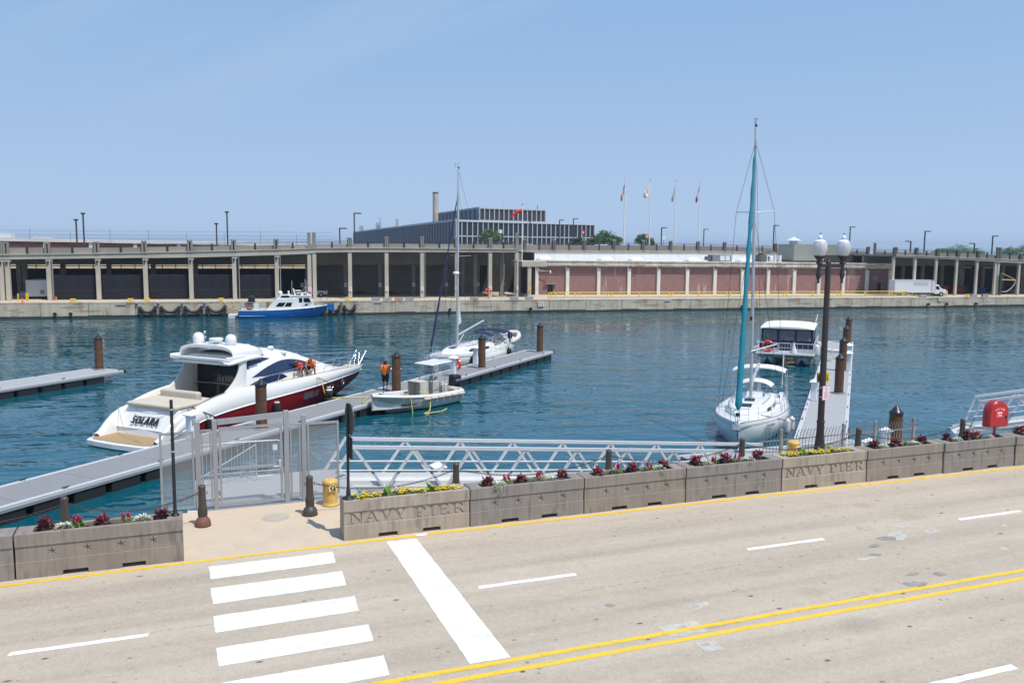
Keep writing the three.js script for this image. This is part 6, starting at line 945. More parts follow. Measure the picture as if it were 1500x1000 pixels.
function viaduct(label, sec, tall, noCols) {
  const t = T('elevated_road', label, 'viaduct', q(0, sec.off, 0), QR), C = sec.cols, tb = (k, s) => interp(sec[k], s);
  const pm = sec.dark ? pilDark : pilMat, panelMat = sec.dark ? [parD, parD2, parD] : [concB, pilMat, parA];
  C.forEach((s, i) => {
    const isTall = tall.includes(s), b = tb('beam', s);
    if (!noCols) {
      P('column', colMat, t, g => { g.rb(s, (h0(s) + b) / 2, 0, sec.dark ? 0.4 : 0.5, b - h0(s), sec.dark ? 0.36 : 0.55, 0.04); if (s < 30) g.rb(s + 0.08, b - 0.16, 0.05, 0.66, 0.32, 0.5, 0.03); });
      if (s < 30) P('column_lamp', railMat, t, g => g.rb(s, b - 0.42, 0.37, 0.26, 0.34, 0.16, 0.05));
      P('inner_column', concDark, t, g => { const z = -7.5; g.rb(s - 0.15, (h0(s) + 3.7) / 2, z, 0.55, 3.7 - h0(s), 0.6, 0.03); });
    }
    const ph = isTall ? tb('pil', s) + 0.72 : tb('pil', s), pb = tb('bot', s) - (s < 30 ? 0.35 : 0.2);
    P('pilaster', pm, t, g => { if (isTall) g.rb(s, (pb + ph) / 2, 0.26, 0.44, ph - pb, 0.26, 0.03); else for (const dx of s < 30 ? [-0.2, 0.2] : [-0.13, 0.13]) g.rb(s + dx, (pb + ph) / 2, 0.26, s < 30 ? 0.24 : 0.22, ph - pb, 0.26, 0.02); });
    if (!isTall)
    P('pilaster_back', dkPost, t, g => g.bb(s - 0.3, s + 0.3, pb + 0.4, ph - 0.12, 0.02, 0.14));
    P('pilaster_cap', concA, t, g => g.rb(s, ph + 0.05, 0.22, isTall ? 0.5 : 0.6, 0.1, 0.42, 0.02));
    const e = C[i + 1]; if (e === undefined) return;
    const mid = (s + e) / 2, wide = e - s > 2;
    P('deck_beam', concA, t, g => { const a = (tb('beam', s) + tb('bot', s)) / 2, b2 = (tb('beam', e) + tb('bot', e)) / 2; g.sq([s + 0.004, a, 0.1], [e - 0.004, b2, 0.1], 0.5, (tb('bot', mid) - tb('beam', mid))); g.sq([s + 0.004, tb('bot', s) - 0.05, 0.16], [e - 0.004, tb('bot', e) - 0.05, 0.16], 0.6, 0.1); });
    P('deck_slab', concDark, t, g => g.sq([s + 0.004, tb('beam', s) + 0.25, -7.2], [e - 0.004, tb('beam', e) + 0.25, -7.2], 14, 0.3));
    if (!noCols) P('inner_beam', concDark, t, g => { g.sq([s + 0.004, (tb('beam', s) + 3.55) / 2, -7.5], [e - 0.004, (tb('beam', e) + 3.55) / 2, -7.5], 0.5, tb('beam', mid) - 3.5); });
    if (!wide) return;
    for (const [a, b2] of [[s + 0.32, mid - 0.13], [mid + 0.13, e - 0.32]]) P('parapet_panel', panelMat[Math.floor(rnd() * 3)], t, g => g.sq([a, (tb('bot', a) + tb('top', a)) / 2, 0.02], [b2, (tb('bot', b2) + tb('top', b2)) / 2, 0.02], 0.16, tb('top', mid) - tb('bot', mid)));
    P('parapet_post', dkPost, t, g => g.rb(mid, (tb('bot', mid) + tb('top', mid)) / 2 + 0.12, 0.1, 0.22, tb('top', mid) - tb('bot', mid) + 0.3, 0.16, 0.02));
    P('railing', railMat, t, g => { g.bar([s, tb('top', s) + 0.34, 0], [e, tb('top', e) + 0.34, 0], 0.03, 5); g.bar([s, tb('top', s) + 0.17, 0], [e, tb('top', e) + 0.17, 0], 0.018, 5); });
  });
  return t;
}
const vA = viaduct('long grey concrete elevated road on columns along the far quay, left of the brick building', secA, [33.77, 34.41, 61.71]);
secR.dark = true;
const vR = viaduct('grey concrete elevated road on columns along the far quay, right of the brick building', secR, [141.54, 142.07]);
const secM = { cols: [62.9, 68.63, 73.66, 79.01, 84.22, 89.49, 94.55, 99.65, 104.71, 109.59, 114.63, 119.6, 124.4, 129.1, 133.56, 134.91, 139.5], off: 26, top: [[62, 6.5], [97, 6.56], [110, 6.35], [129, 5.86], [140, 5.6]], bot: [[62, 5.6], [97, 5.66], [110, 5.62], [129, 5.2], [140, 4.9]], beam: [[62, 5.1], [97, 5.14], [110, 5.12], [129, 4.86], [140, 4.5]], pil: [[62, 7.3], [97, 7.3], [110, 7.1], [129, 6.7], [140, 6.4]] };
secM.dark = true;
const vM = viaduct('far elevated road parapet running behind the brick building roof', secM, [134.91], true);
P('white_fascia', S([0.82, 0.83, 0.84], 0.7, { map: clone(grain, 4, 4) }), vM, g => { for (let i = 0; i < secM.cols.length - 1; i++) { const s = secM.cols[i], e = secM.cols[i + 1]; g.bb(s + 0.01, e - 0.01, 2.6, interp(secM.beam, e) - 0.02, -0.8, 0.3); } });
P('rear_wall', S([0.3, 0.27, 0.23], 0.95, { map: conc }), vA, g => { for (let s = 34; s < 56; s += 2.4) g.bb(s + 0.01, s + 2.39, -1.2, 5.6, -12.3, -12 + rr(-0.02, 0.02)); g.bb(33.9, 34.3, -1.2, 5.3, -12.2, -8); });
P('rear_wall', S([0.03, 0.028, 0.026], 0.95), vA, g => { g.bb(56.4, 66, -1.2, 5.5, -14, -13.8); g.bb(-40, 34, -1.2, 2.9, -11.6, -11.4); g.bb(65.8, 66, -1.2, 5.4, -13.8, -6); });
P('rear_railing', railMat, vA, g => { for (const y of [3.25, 3.6]) g.bar([-40, y, -11.5], [34, y, -11.5], 0.06, 5); for (let s = -40; s < 34; s += 1.75) g.bb(s - 0.05, s + 0.05, 2.9, 4.6, -11.55, -11.45); });
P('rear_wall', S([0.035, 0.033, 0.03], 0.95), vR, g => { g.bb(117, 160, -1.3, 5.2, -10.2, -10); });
P('rear_opening_light', S([0.6, 0.52, 0.38], 0.9), vR, g => { g.bb(143.2, 146, 3.0, 3.3, -9.98, -9.9); g.bb(147.2, 150.5, 3.0, 3.3, -9.98, -9.9); });
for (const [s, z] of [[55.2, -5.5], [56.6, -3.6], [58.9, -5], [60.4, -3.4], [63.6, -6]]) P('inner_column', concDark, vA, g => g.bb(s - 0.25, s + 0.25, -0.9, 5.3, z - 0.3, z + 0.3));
P('wire_line', railMat, vA, g => { g.bar([-14, 3.05 - 2, -4], [34, 1.05, -4], 0.02, 4); g.bar([34.5, 1.35, -2.5], [57, 1.35, -2.5], 0.02, 4); });
P('conduit', S([0.35, 0.36, 0.36], 0.5, { metalness: 0.4 }), vA, g => { for (const s of [3.32, 25.0, 30.1, 48.9]) { g.bar([s, h0(s), 0.33], [s, interp(secA.beam, s), 0.33], 0.06); } });
// ---------------------------------------------------------------- building behind the left parapet
{
  const t = QT('brick_warehouse', 'low brick building with white cornice behind the left elevated road parapet', 'building', 0, 30, 0);
  P('lower_wall', S([0.6, 0.5, 0.36], 0.9, { map: conc }), t, g => g.bb(-70, 34, -1.3, 4.9, -14, 0));
  const bk = S([0.2, 0.085, 0.07], 0.9, { map: weather });
  for (let s = -66; s < 34; s += 6.2) { P('brick_panel', bk, t, g => g.bb(s + 0.5, s + 6.2, 4.9, 6.3 - s * 0.012, -13, -0.1)); P('white_pier', S([0.66, 0.66, 0.64], 0.8), t, g => g.bb(s, s + 0.5, 4.9, 6.3 - s * 0.012, -13, 0.05)); }
  P('cornice', S([0.7, 0.7, 0.68], 0.8, { map: conc }), t, g => g.sq([-66, 6.55 + 66 * 0.012, -6.5], [34, 6.55 - 34 * 0.012, -6.5], 13.4, 0.4));
  P('roof_unit', S([0.55, 0.56, 0.58], 0.5), t, g => { g.rb(-10.3, 7.25, -5, 1.9, 0.7, 2, 0.04); });
  P('roof_unit', S([0.5, 0.5, 0.5], 0.5), t, g => { g.rb(-5.2, 6.95, -5, 2.4, 0.25, 2, 0.04); });
  const f = QT('wire_fence', 'thin wire fence standing on the left elevated road', 'fence', 0, 12, 0);
  P('wire', railMat, f, g => { for (const y of [7.0, 7.5, 8.0]) g.bar([-20, y - 0.2, 0], [37, y, 0], 0.012, 4); });
  for (let s = -20; s < 37; s += 4.75) P('post', railMat, f, g => g.bar([s, 5.3, 0], [s, rr(7.7, 8.2), 0], 0.02, 5));
}
// ---------------------------------------------------------------- dark screens, trailer and things in the bays
{
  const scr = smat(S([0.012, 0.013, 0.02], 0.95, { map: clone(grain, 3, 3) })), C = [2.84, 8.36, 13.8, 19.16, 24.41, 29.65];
  for (let i = 0; i < 5; i++) {
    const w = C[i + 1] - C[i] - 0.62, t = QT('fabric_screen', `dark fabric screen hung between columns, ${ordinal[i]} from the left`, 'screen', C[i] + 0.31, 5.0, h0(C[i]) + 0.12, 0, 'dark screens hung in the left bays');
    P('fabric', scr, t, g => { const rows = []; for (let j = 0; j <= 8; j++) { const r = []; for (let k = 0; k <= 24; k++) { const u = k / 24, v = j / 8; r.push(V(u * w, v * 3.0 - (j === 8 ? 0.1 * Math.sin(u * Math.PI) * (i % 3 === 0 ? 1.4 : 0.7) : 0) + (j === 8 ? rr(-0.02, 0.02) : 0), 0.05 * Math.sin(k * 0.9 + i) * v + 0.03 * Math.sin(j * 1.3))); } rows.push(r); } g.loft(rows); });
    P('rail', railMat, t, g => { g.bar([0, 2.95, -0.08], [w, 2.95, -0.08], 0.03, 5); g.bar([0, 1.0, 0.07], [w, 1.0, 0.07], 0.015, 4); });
  }
  const tr = QT('cargo_trailer', 'white cargo trailer parked in the far left bay under the elevated road', 'trailer', 0.9, 8.6, h0(1));
  P('body', S([0.55, 0.55, 0.56], 0.5), tr, g => g.rb(0, 1.35, 0, 2.6, 2.1, 4, 0.12, 0, 0, 0, 2)); P('wheel', M.rubber, tr, g => { for (const x of [-0.9, 0.9]) g.add(new THREE.CylinderGeometry(0.32, 0.32, 0.2, 14), m4(x, 0.32, 1.6, 0, 0, Math.PI / 2)); }); P('door_panel', S([0.2, 0.21, 0.22], 0.5), tr, g => g.box(0.55, 0.9, 2.01, 0.5, 0.5, 0.02));
  const tk = QT('storage_tank', 'small grey rounded tank beside the white cargo trailer', 'tank', -1.0, 8.0, h0(0)); P('shell', S([0.3, 0.31, 0.33], 0.5), tk, g => { g.add(new THREE.SphereGeometry(0.62, 16, 8, 0, 6.2832, 0, 1.57), m4(0, 0.35, 0)); g.cyl(0, 0.05, 0, 0.62, 0.62, 0.3, 16); }); P('frame', railMat, tk, g => { g.bb(-0.6, 0.6, 0, 0.05, -0.5, 0.5); });
  const guard = (l, s, off) => { const t = QT('guard_post', l, 'bollard', s, off, h0(s), 0, 'yellow guard posts by the trailer'); P('post', M.yellow, t, g => g.cyl(0, 0, 0, 0.085, 0.085, 0.85, 12)); P('cap', M.yellow, t, g => g.sph(0, 0.85, 0, 0.085, 1, 0.5, 1)); };
  guard('yellow guard post left of the white cargo trailer', -0.35, 3.2); guard('yellow guard post at the left corner of the white cargo trailer', 0.0, 5.2); guard('yellow guard post in front of the white cargo trailer', 0.72, 3.2);
  const cone = (l, s, off) => { const t = QT('traffic_cone', l, 'cone', s, off, h0(s), 0, 'orange marker cones on the far quay'); P('cone', M.orange, t, g => { g.cyl(0, 0.03, 0, 0.14, 0.03, 0.5, 12); }); P('base', M.orange, t, g => g.rb(0, 0.015, 0, 0.36, 0.03, 0.36, 0.01)); };
  cone('orange cone on the quay edge below the yellow guard posts', 0.85, 0.5); cone('orange cone at the foot of the first full column from the left', 3.6, 4.0); cone('thin orange marker on the quay edge between the wheel stops', 44.6, 0.4);
  const cleat = (l, s) => { const t = QT('quay_bollard', l, 'mooring bollard', s, 0.55, h0(s), 0, 'small mooring bollards on the far quay edge'); P('base', M.yellow, t, g => g.rb(0, 0.05, 0, 0.7, 0.1, 0.5, 0.03)); P('post', M.yellow, t, g => { g.cyl(0, 0.1, 0, 0.16, 0.13, 0.22, 12); g.add(new THREE.CylinderGeometry(0.09, 0.09, 0.62, 10), m4(0, 0.34, 0, 0, 0, Math.PI / 2)); }); };
  cleat('yellow mooring bollard on the quay edge near the two left drain pipes', 6.25); cleat('yellow mooring bollard above the first hanging fender', 12.6); cleat('yellow mooring bollard above the second hanging fender', 14.5); cleat('yellow mooring bollard on the quay left of the blue boat', 23.0); cleat('yellow mooring bollard on the quay right of the blue boat', 38.4); cleat('yellow mooring bollard on the quay at the right viaduct bays', 133);
  let bi = 0; for (const s of [42.0, 43.5, 45.0, 46.4, 55.0, 60.5, 62.6, 125, 134.3, 136.4]) { const t = QT('wheel_stop', `grey concrete block on the far quay edge, ${['first', 'second', 'third', 'fourth', 'fifth', 'sixth', 'seventh', 'eighth', 'ninth', 'tenth'][bi++]} from the left`, 'concrete block', s, 0.75, h0(s), 0, 'grey concrete blocks along the far quay edge'); P('block', S([0.33, 0.33, 0.33], 0.9, { map: conc }), t, g => g.rb(0, 0.19, 0, 1.05, 0.38, 0.5, 0.05)); P('lifting_slot', M.black, t, g => g.box(0, 0.03, 0.252, 0.3, 0.06, 0.01)); }
  // no parking signs on the columns
  const npTex = canvasTex(96, 128, (c, w, h) => { c.fillStyle = '#ece6e2'; c.fillRect(0, 0, w, h); c.strokeStyle = '#b8303a'; c.lineWidth = 9; c.beginPath(); c.arc(w / 2, 48, 28, 0, 7); c.stroke(); c.beginPath(); c.moveTo(28, 28); c.lineTo(68, 68); c.stroke(); c.fillStyle = '#b8303a'; c.fillRect(18, 92, 60, 9); c.fillRect(24, 108, 48, 8); });
  const npMat = new THREE.MeshStandardMaterial({ map: npTex, roughness: 0.6 });
  const np = (l, s, off, y) => { const t = QT('no_parking_sign', l, 'sign', s, off, y, 0, 'no parking signs on the elevated road columns'); mesh('plate', new THREE.BoxGeometry(0.4, 0.56, 0.02), [M.alu, M.alu, M.alu, M.alu, npMat, M.alu], t, m4(0, 0, 0)); P('bracket', M.galv, t, g => g.bb(-0.1, 0.1, -0.05, 0.05, -0.08, -0.012)); };
  [33.77, 38.98, 43.79, 48.55, 53.3, 57.96, 61.71].forEach((s, i) => np(`white no parking sign low on a front column, ${ordinal[i]} from the left`, s, 4.5 - 0.4, 0.55));
  [32.9, 38.83, 43.64, 48.4, 53.15, 57.81, 61.56].forEach((s, i) => np(`white no parking sign on a shaded inner column, ${ordinal[i]} from the left`, s, 12 - 0.4, 0.75));
  const ns = (l, s, y, w, h, c) => { const t = QT('notice_board', l, 'sign', s, -0.1, y, 0, 'small signs on the far quay wall'); P('board', S(c, 0.6), t, g => g.box(0, 0, 0, w, h, 0.03)); P('print', S([0.45, 0.2, 0.22], 0.7), t, g => { for (let i = 0; i < Math.max(1, Math.round(h / 0.16)); i++) g.box(0, h * 0.32 - i * 0.15, 0.018, w * 0.75, 0.05, 0.004); }); };
  ns('white sign on the quay wall below the left end of the brick building', 64.0, -1.35, 0.85, 0.75, [0.66, 0.63, 0.62]); ns('low pale sign strip on the quay wall above the first fender', 11.6, -0.86, 1.1, 0.18, [0.6, 0.5, 0.5]); ns('low pale sign strip on the quay wall right of the fenders', 42.2, -0.92, 1.05, 0.17, [0.6, 0.52, 0.55]); ns('low pale sign strip on the rust streaked wall below the yellow railing', 82.5, -1.0, 0.9, 0.16, [0.6, 0.5, 0.5]); ns('white and green sign on the quay wall at the right end of the yellow railing', 127.4, -1.25, 0.5, 0.7, [0.5, 0.62, 0.42]);
  // bushes at the rear wall
  const bush = (l, s, off, r) => { const t = QT('bush', l, 'plant', s, off, h0(s), 0, 'weeds growing along the shaded rear wall'); P('foliage', leafMat, t, g => { for (let i = 0; i < 160; i++) { const a = rr(0, 6.28), e = rr(0, 1.5), d = V(Math.cos(a) * Math.cos(e), Math.sin(e), Math.sin(a) * Math.cos(e)); leaf(g, d.clone().multiplyScalar(r * rr(0.3, 1)).multiply(V(1.4, 0.7, 0.8)), d.add(V(rr(-.5, .5), rr(-.5, .5), rr(-.5, .5))).normalize(), rr(0.12, 0.24), rr(0.08, 0.13), jit([0.03, 0.07, 0.02])); } }); P('stem', M.bronze, t, g => g.bar([0, 0, 0], [0.1, r * 0.4, 0], 0.03)); };
  bush('green weed bush in the third shaded bay right of the double column', 40.8, 13.5, 0.75); bush('small weed bush left of an inner column in the shaded bays', 45.3, 13.5, 0.5); bush('small weed bush right of an inner column in the shaded bays', 49.8, 13.5, 0.5);
}
// ---------------------------------------------------------------- vehicles
function pickup(label, s, off, c, ry, k = 0.75, cover) {
  const t = QT('pickup_truck', label, 'pickup truck', s, off, h0(s), ry, 'pickup trucks under the elevated road'); t.scale.setScalar(k); const body = PH(c, 0.3, { clearcoat: 0.6 });
  P('body', body, t, g => { g.ext([[-2.7, 0.5], [-2.75, 1.05], [-0.5, 1.08], [-0.4, 1.1], [0.0, 1.75], [1.25, 1.75], [1.75, 1.12], [2.65, 1.02], [2.75, 0.5], [2.2, 0.45], [2.1, 0.75], [1.5, 0.78], [1.3, 0.45], [-1.2, 0.45], [-1.35, 0.78], [-1.95, 0.78], [-2.15, 0.45]], 1.7, m4(0, 0, -0.85), 0.06); });
  P('side_window', M.glass, t, g => { for (const z of [-0.93, 0.93]) g.ext([[-0.2, 1.15], [0.08, 1.62], [1.18, 1.62], [1.55, 1.15]], 0.02, m4(0, 0, z - 0.01)); }); P('windscreen', M.glass, t, g => g.quad([1.38, 1.7, -0.75], [1.38, 1.7, 0.75], [1.85, 1.16, 0.78], [1.85, 1.16, -0.78]));
  P('bed', M.black, t, g => g.bb(-2.6, -0.55, 1.09, 1.12, -0.75, 0.75));
  for (const x of [-1.65, 1.8]) for (const z of [-0.78, 0.78]) { const w = P('wheel', M.rubber, t, g => g.add(new THREE.CylinderGeometry(0.38, 0.38, 0.26, 18), m4(x, 0.38, z, 0, Math.PI / 2))); P('rim', M.alu, w, g => g.add(new THREE.CylinderGeometry(0.2, 0.2, 0.28, 12), m4(x, 0.38, z, 0, Math.PI / 2))); }
  for (const z of [-0.6, 0.6]) P('tail_light', M.red, t, g => g.box(-2.8, 0.9, z, 0.05, 0.2, 0.2));
}
pickup('silver pickup truck parked behind the double column above the blue boat', 34.1, 9, [0.5, 0.51, 0.53], Math.PI);
pickup('dark pickup truck in the last right bay', 149.3, 9, [0.03, 0.032, 0.04], 0.4);
pickup('silver pickup truck at the right edge under the elevated road', 153, 8, [0.4, 0.41, 0.42], 0.3);
{
  const t = QT('box_truck', 'white box truck parked at the right end of the brick building', 'truck', 125.9, 3.4, h0(126), -0.2);
  const w = PH([0.7, 0.71, 0.72], 0.4, {});
  P('cargo_box', w, t, g => { g.rb(-0.7, 1.55, 0, 6.4, 1.95, 2.0, 0.05); }); P('box_trim', M.alu, t, g => { g.bb(-3.9, 2.5, 0.56, 0.62, 0.98, 1.03); g.bb(-3.9, 2.5, 2.48, 2.54, 0.98, 1.03); g.bb(2.48, 2.53, 0.6, 2.5, 0.985, 1.02); }); P('box_print', S([0.5, 0.52, 0.5], 0.6), t, g => { g.box(0.2, 1.95, 1.008, 2.3, 0.5, 0.01); });
  P('stripe', S([0.5, 0.12, 0.08], 0.5), t, g => { g.bb(1.95, 2.05, 0.7, 2.4, 1.0, 1.012); }); P('chassis', M.black, t, g => { g.bb(-3.8, 3.8, 0.38, 0.55, -0.7, 0.7); });
  P('cab', w, t, g => g.ext([[2.55, 0.45], [2.55, 1.75], [3.15, 1.75], [3.55, 1.15], [4.35, 1.0], [4.45, 0.45]], 1.6, m4(0, 0, -0.8), 0.05)); P('cab_window', M.glass, t, g => { for (const z of [0.86, -0.86]) g.ext([[2.75, 1.1], [2.75, 1.6], [3.08, 1.6], [3.38, 1.1]], 0.02, m4(0, 0, z - 0.01)); g.quad([3.22, 1.7, -0.7], [3.22, 1.7, 0.7], [3.6, 1.18, 0.72], [3.6, 1.18, -0.72]); });
  for (const x of [-2.3, 3.6]) for (const z of [-0.75, 0.75]) { const wl = P('wheel', M.rubber, t, g => g.add(new THREE.CylinderGeometry(0.36, 0.36, 0.3, 18), m4(x, 0.36, z, 0, Math.PI / 2))); P('rim', M.alu, wl, g => g.add(new THREE.CylinderGeometry(0.18, 0.18, 0.32, 12), m4(x, 0.36, z, 0, Math.PI / 2))); }
  const d = QT('hazard_sign', 'yellow diamond sign in front of the white box truck', 'sign', 131.2, 4.2, h0(131), 0, 'yellow diamond signs'); P('plate', M.yellow, d, g => g.add(new THREE.BoxGeometry(0.7, 0.7, 0.03), m4(0, 0.75, 0, 0, 0, Math.PI / 4))); P('post', M.galv, d, g => g.cyl(0, 0, -0.04, 0.03, 0.03, 0.8, 8));
  const d2 = QT('hazard_sign', 'small yellow diamond sign on the corner column left of the brick building', 'sign', 63.7, 4.6, 0.55, 0, 'yellow diamond signs'); P('plate', M.yellow, d2, g => g.add(new THREE.BoxGeometry(0.42, 0.42, 0.03), m4(0, 0, 0, 0, 0, Math.PI / 4))); P('bracket', M.galv, d2, g => g.bb(-0.03, 0.03, -0.5, 0, -0.04, -0.02));
  const db = (name, l, cat, s, off, w2, h, c) => { const o = QT(name, l, cat, s, off, h0(s), 0, 'waste containers in the right bays'); P('container', S(c, 0.6, { map: clone(weather, 2, 2) }), o, g => { g.ext([[-w2 / 2, 0.1], [-w2 / 2 - 0.12, h], [w2 / 2 + 0.12, h], [w2 / 2, 0.1]], 1.5, m4(0, 0, -0.75), 0.02); }); P('rib', S(c, 0.6), o, g => { for (let i = 0; i < 5; i++) g.bb(-w2 / 2 + 0.1 + i * (w2 - 0.2) / 4 - 0.04, -w2 / 2 + 0.1 + i * (w2 - 0.2) / 4 + 0.04, 0.15, h - 0.05, 0.76, 0.84); }); };
  db('dumpster', 'red dumpster in the first shaded bay right of the truck', 'dumpster', 135.2, 9, 1.8, 1.25, [0.3, 0.03, 0.015]); db('dumpster', 'red dumpster split by a column, right of the other red dumpster', 'dumpster', 138.3, 9, 1.9, 1.25, [0.26, 0.03, 0.02]); db('waste_bin', 'blue waste bin in a shaded right bay', 'bin', 142.6, 9, 1.5, 1.0, [0.02, 0.08, 0.2]); db('waste_bin', 'dark bin between the red dumpster and the blue bin', 'bin', 140.4, 10, 1.6, 1.05, [0.02, 0.03, 0.04]);
}
{
  const t = QT('davit_arm', 'yellow bracket arm with a hose on the right double column', 'crane', 142.3, 4.0, 0);
  P('arm', S([0.6, 0.45, 0.2], 0.6), t, g => { g.sq([0, 1.55, 0], [2.6, 1.45, 0.3], 0.16, 0.16); g.bar([0.05, 2.6, 0], [2.5, 1.55, 0.3], 0.05); }); P('hose', S([0.5, 0.5, 0.47], 0.7), t, g => g.tube([[2.6, 1.4, 0.3], [2.5, 0.9, 0.3], [1.9, 0.2, 0.3], [1.0, -0.4, 0.2], [0.2, -0.4, 0.1]], 0.06, 6, 24)); P('mount', S([0.02, 0.05, 0.04], 0.6), t, g => { g.bb(-0.15, 0.12, h0(142), 2.7, -0.1, 0.12); });
}
// ---------------------------------------------------------------- brick building in front of the elevated road
{
  const C = [66.47, 71.22, 76.13, 81.0, 85.82, 90.6, 95.27, 99.98, 104.53, 109.16, 113.61, 118.13, 122.54, 126.88], ct = (s) => 4.19 - 0.0058 * (s - 71), bt = (s) => 3.42 - 0.0068 * (s - 71);
  const t = QT('brick_building', 'long low red brick building with pale columns, white roof edge and skylights', 'building', 0, 11, 0);
  const brickMap = tex(512, 512, [2.2, 2.2], (u, v) => { const row = Math.floor(v * 32), f = (v * 32) % 1, x = (u * 11 + (row % 2) * 0.5) % 1, m = f < 0.14 || x < 0.045 ? 1.35 : 1, b = 0.8 + 0.35 * hash(row, Math.floor(u * 11 + (row % 2) * 0.5) % 11, 7), a = m * b * (0.86 + 0.3 * (fbm(u, v, 4, 4, 5, 181) - 0.5)) * 0.8; return [a, a * (m > 1 ? 1.1 : 1), a * (m > 1 ? 1.15 : 1)]; });
  const wash = tex(512, 256, [11, 5], (u, v) => { const e = smooth(0.62, 0.85, fbm(u, v, 30, 2, 4, 191)) * 0.55, a = 0.9 + 0.25 * (fbm(u, v, 6, 5, 5, 193) - 0.5); return [a + e * 1.2, a + e * 2.4, a + e * 2.4].map(x => x * 0.6); });
  const brickMat = S([0.37, 0.2, 0.18], 0.92, { map: brickMap }), brickWash = S([0.5, 0.28, 0.26], 0.92, { map: wash });
  for (let i = 0; i < C.length - 1; i++) P('brick_panel', i % 3 === 1 ? brickMat : i % 3 === 2 ? brickWash : brickMat, t, g => { const a = C[i] + 0.22, b = C[i + 1] - 0.22, door = i === 0 ? [68.2, 69.05] : i === 12 ? [124.6, 125.4] : null; if (!door) g.bb(a, b, -1.1, bt(C[i]), -0.5, 0); else { g.bb(a, door[0], -1.1, bt(C[i]), -0.5, 0); g.bb(door[1], b, -1.1, bt(C[i]), -0.5, 0); g.bb(door[0], door[1], 0.75, bt(C[i]), -0.5, 0); } });
  C.forEach((s) => { P('column', S([0.82, 0.79, 0.73], 0.85, { map: conc }), t, g => g.rb(s, (bt(s) - 1.1) / 2, 0.1, 0.52, bt(s) + 1.1, 0.4, 0.03)); P('column_lamp', railMat, t, g => g.rb(s + 0.05, bt(s) - 0.1, 0.38, 0.34, 0.28, 0.2, 0.06)); });
  P('door', M.black, t, g => { g.bb(68.2, 69.05, -1.1, 0.75, -0.3, -0.2); }); P('door', M.black, t, g => { g.bb(124.6, 125.4, -1.1, 0.75, -0.3, -0.2); }); P('door_hood', M.galv, t, g => { g.bb(67.9, 69.5, 0.76, 0.86, 0.0, 0.35); });
  const corn = S([0.78, 0.74, 0.66], 0.88, { map: quayMap });
  for (let i = 0; i < C.length - 1; i++) P('cornice', corn, t, g => { g.sq([C[i] + 0.006, (ct(C[i]) + bt(C[i])) / 2, 0.15], [C[i + 1] - 0.006, (ct(C[i + 1]) + bt(C[i + 1])) / 2, 0.15], 0.7, 0.77); g.sq([C[i] + 0.006, bt(C[i]) + 0.26, 0.54], [C[i + 1] - 0.006, bt(C[i + 1]) + 0.26, 0.54], 0.1, 0.06); });
  P('roof', S([0.72, 0.72, 0.7], 0.8, { map: conc }), t, g => { g.sq([65.9, ct(66) - 0.13, -7.5], [127.2, ct(127) - 0.13, -7.5], 14.6, 0.24); }); P('roof_rim', corn, t, g => g.sq([65.9, ct(66) + 0.02, 0.2], [127.2, ct(127) + 0.02, 0.2], 0.9, 0.1));
  P('end_wall', brickMat, t, g => { g.bb(66.25, 66.6, -1.1, 3.4, -14.6, -0.4); g.bb(126.7, 127.05, -1.1, 3.0, -14.6, -0.4); });
  P('corner_column', colMat, t, g => { g.bb(63.5, 64.0, -0.9, 4.1, 5.6, 6.1); g.bb(62.6, 66.2, 3.5, 4.25, 0.2, 6.2); });
  P('pipe_run', M.galv, t, g => { g.bar([66.5, bt(66) + 0.12, 0.62], [82.4, bt(82) + 0.12, 0.62], 0.04); g.bar([82.4, bt(82) + 0.12, 0.62], [82.4, 1.9, 0.4], 0.035); g.bar([66.6, 2.7, 0.4], [68.3, 2.65, 0.7], 0.05); g.bar([66.6, 2.9, 0.4], [68.1, 2.65, 0.7], 0.03); });
  P('vent_plate', S([0.3, 0.25, 0.2], 0.8), t, g => g.bb(123.8, 124.6, 1.1, 1.8, 0.0, 0.06));
  const cam = QT('security_camera', 'white security camera on a bracket at the left end of the brick wall', 'camera', 68.2, 10.2, 2.75); P('housing', M.white, cam, g => { g.rb(0.1, -0.15, 0.2, 0.2, 0.42, 0.25, 0.05); }); P('bracket', M.galv, cam, g => g.bar([0, 0, -0.6], [0, 0, 0.2], 0.04));
  const dome = (l, s) => { const o = QT('skylight', l, 'skylight', s, 17.5, ct(s) - 0.02, 0, 'white roof skylights'); P('dome', S([0.85, 0.85, 0.83], 0.5), o, g => g.sph(0, 0.1, 0, 1.2, 1, 0.45, 0.8, 16)); P('curb', M.whitePaint, o, g => g.bb(-1.25, 1.25, 0, 0.14, -1, 1)); };
  [69.7, 79.8, 84.9, 94.8, 104.0, 122.5].forEach((s, i) => dome(`white domed skylight on the brick building roof, ${ordinal[i]} from the left`, s));
  const flat = S([0.6, 0.62, 0.62], 0.5), gr = S([0.09, 0.1, 0.1], 0.6);
  { const o = QT('air_conditioner', 'grey rooftop air conditioner with louvred panels at the middle of the roof', 'air conditioner', 99.3, 18, ct(99)); P('case', S([0.2, 0.21, 0.21], 0.5, { metalness: 0.3 }), o, g => g.rb(0.4, 0.55, 0, 3.4, 1.05, 1.8, 0.04)); P('louvre', flat, o, g => { g.box(0.45, 0.55, 0.92, 0.8, 0.8, 0.02); g.box(1.4, 0.55, 0.92, 0.8, 0.8, 0.02); }); P('duct', gr, o, g => g.bb(-2.0, -1.3, 0.2, 0.8, -0.6, 0.6)); }
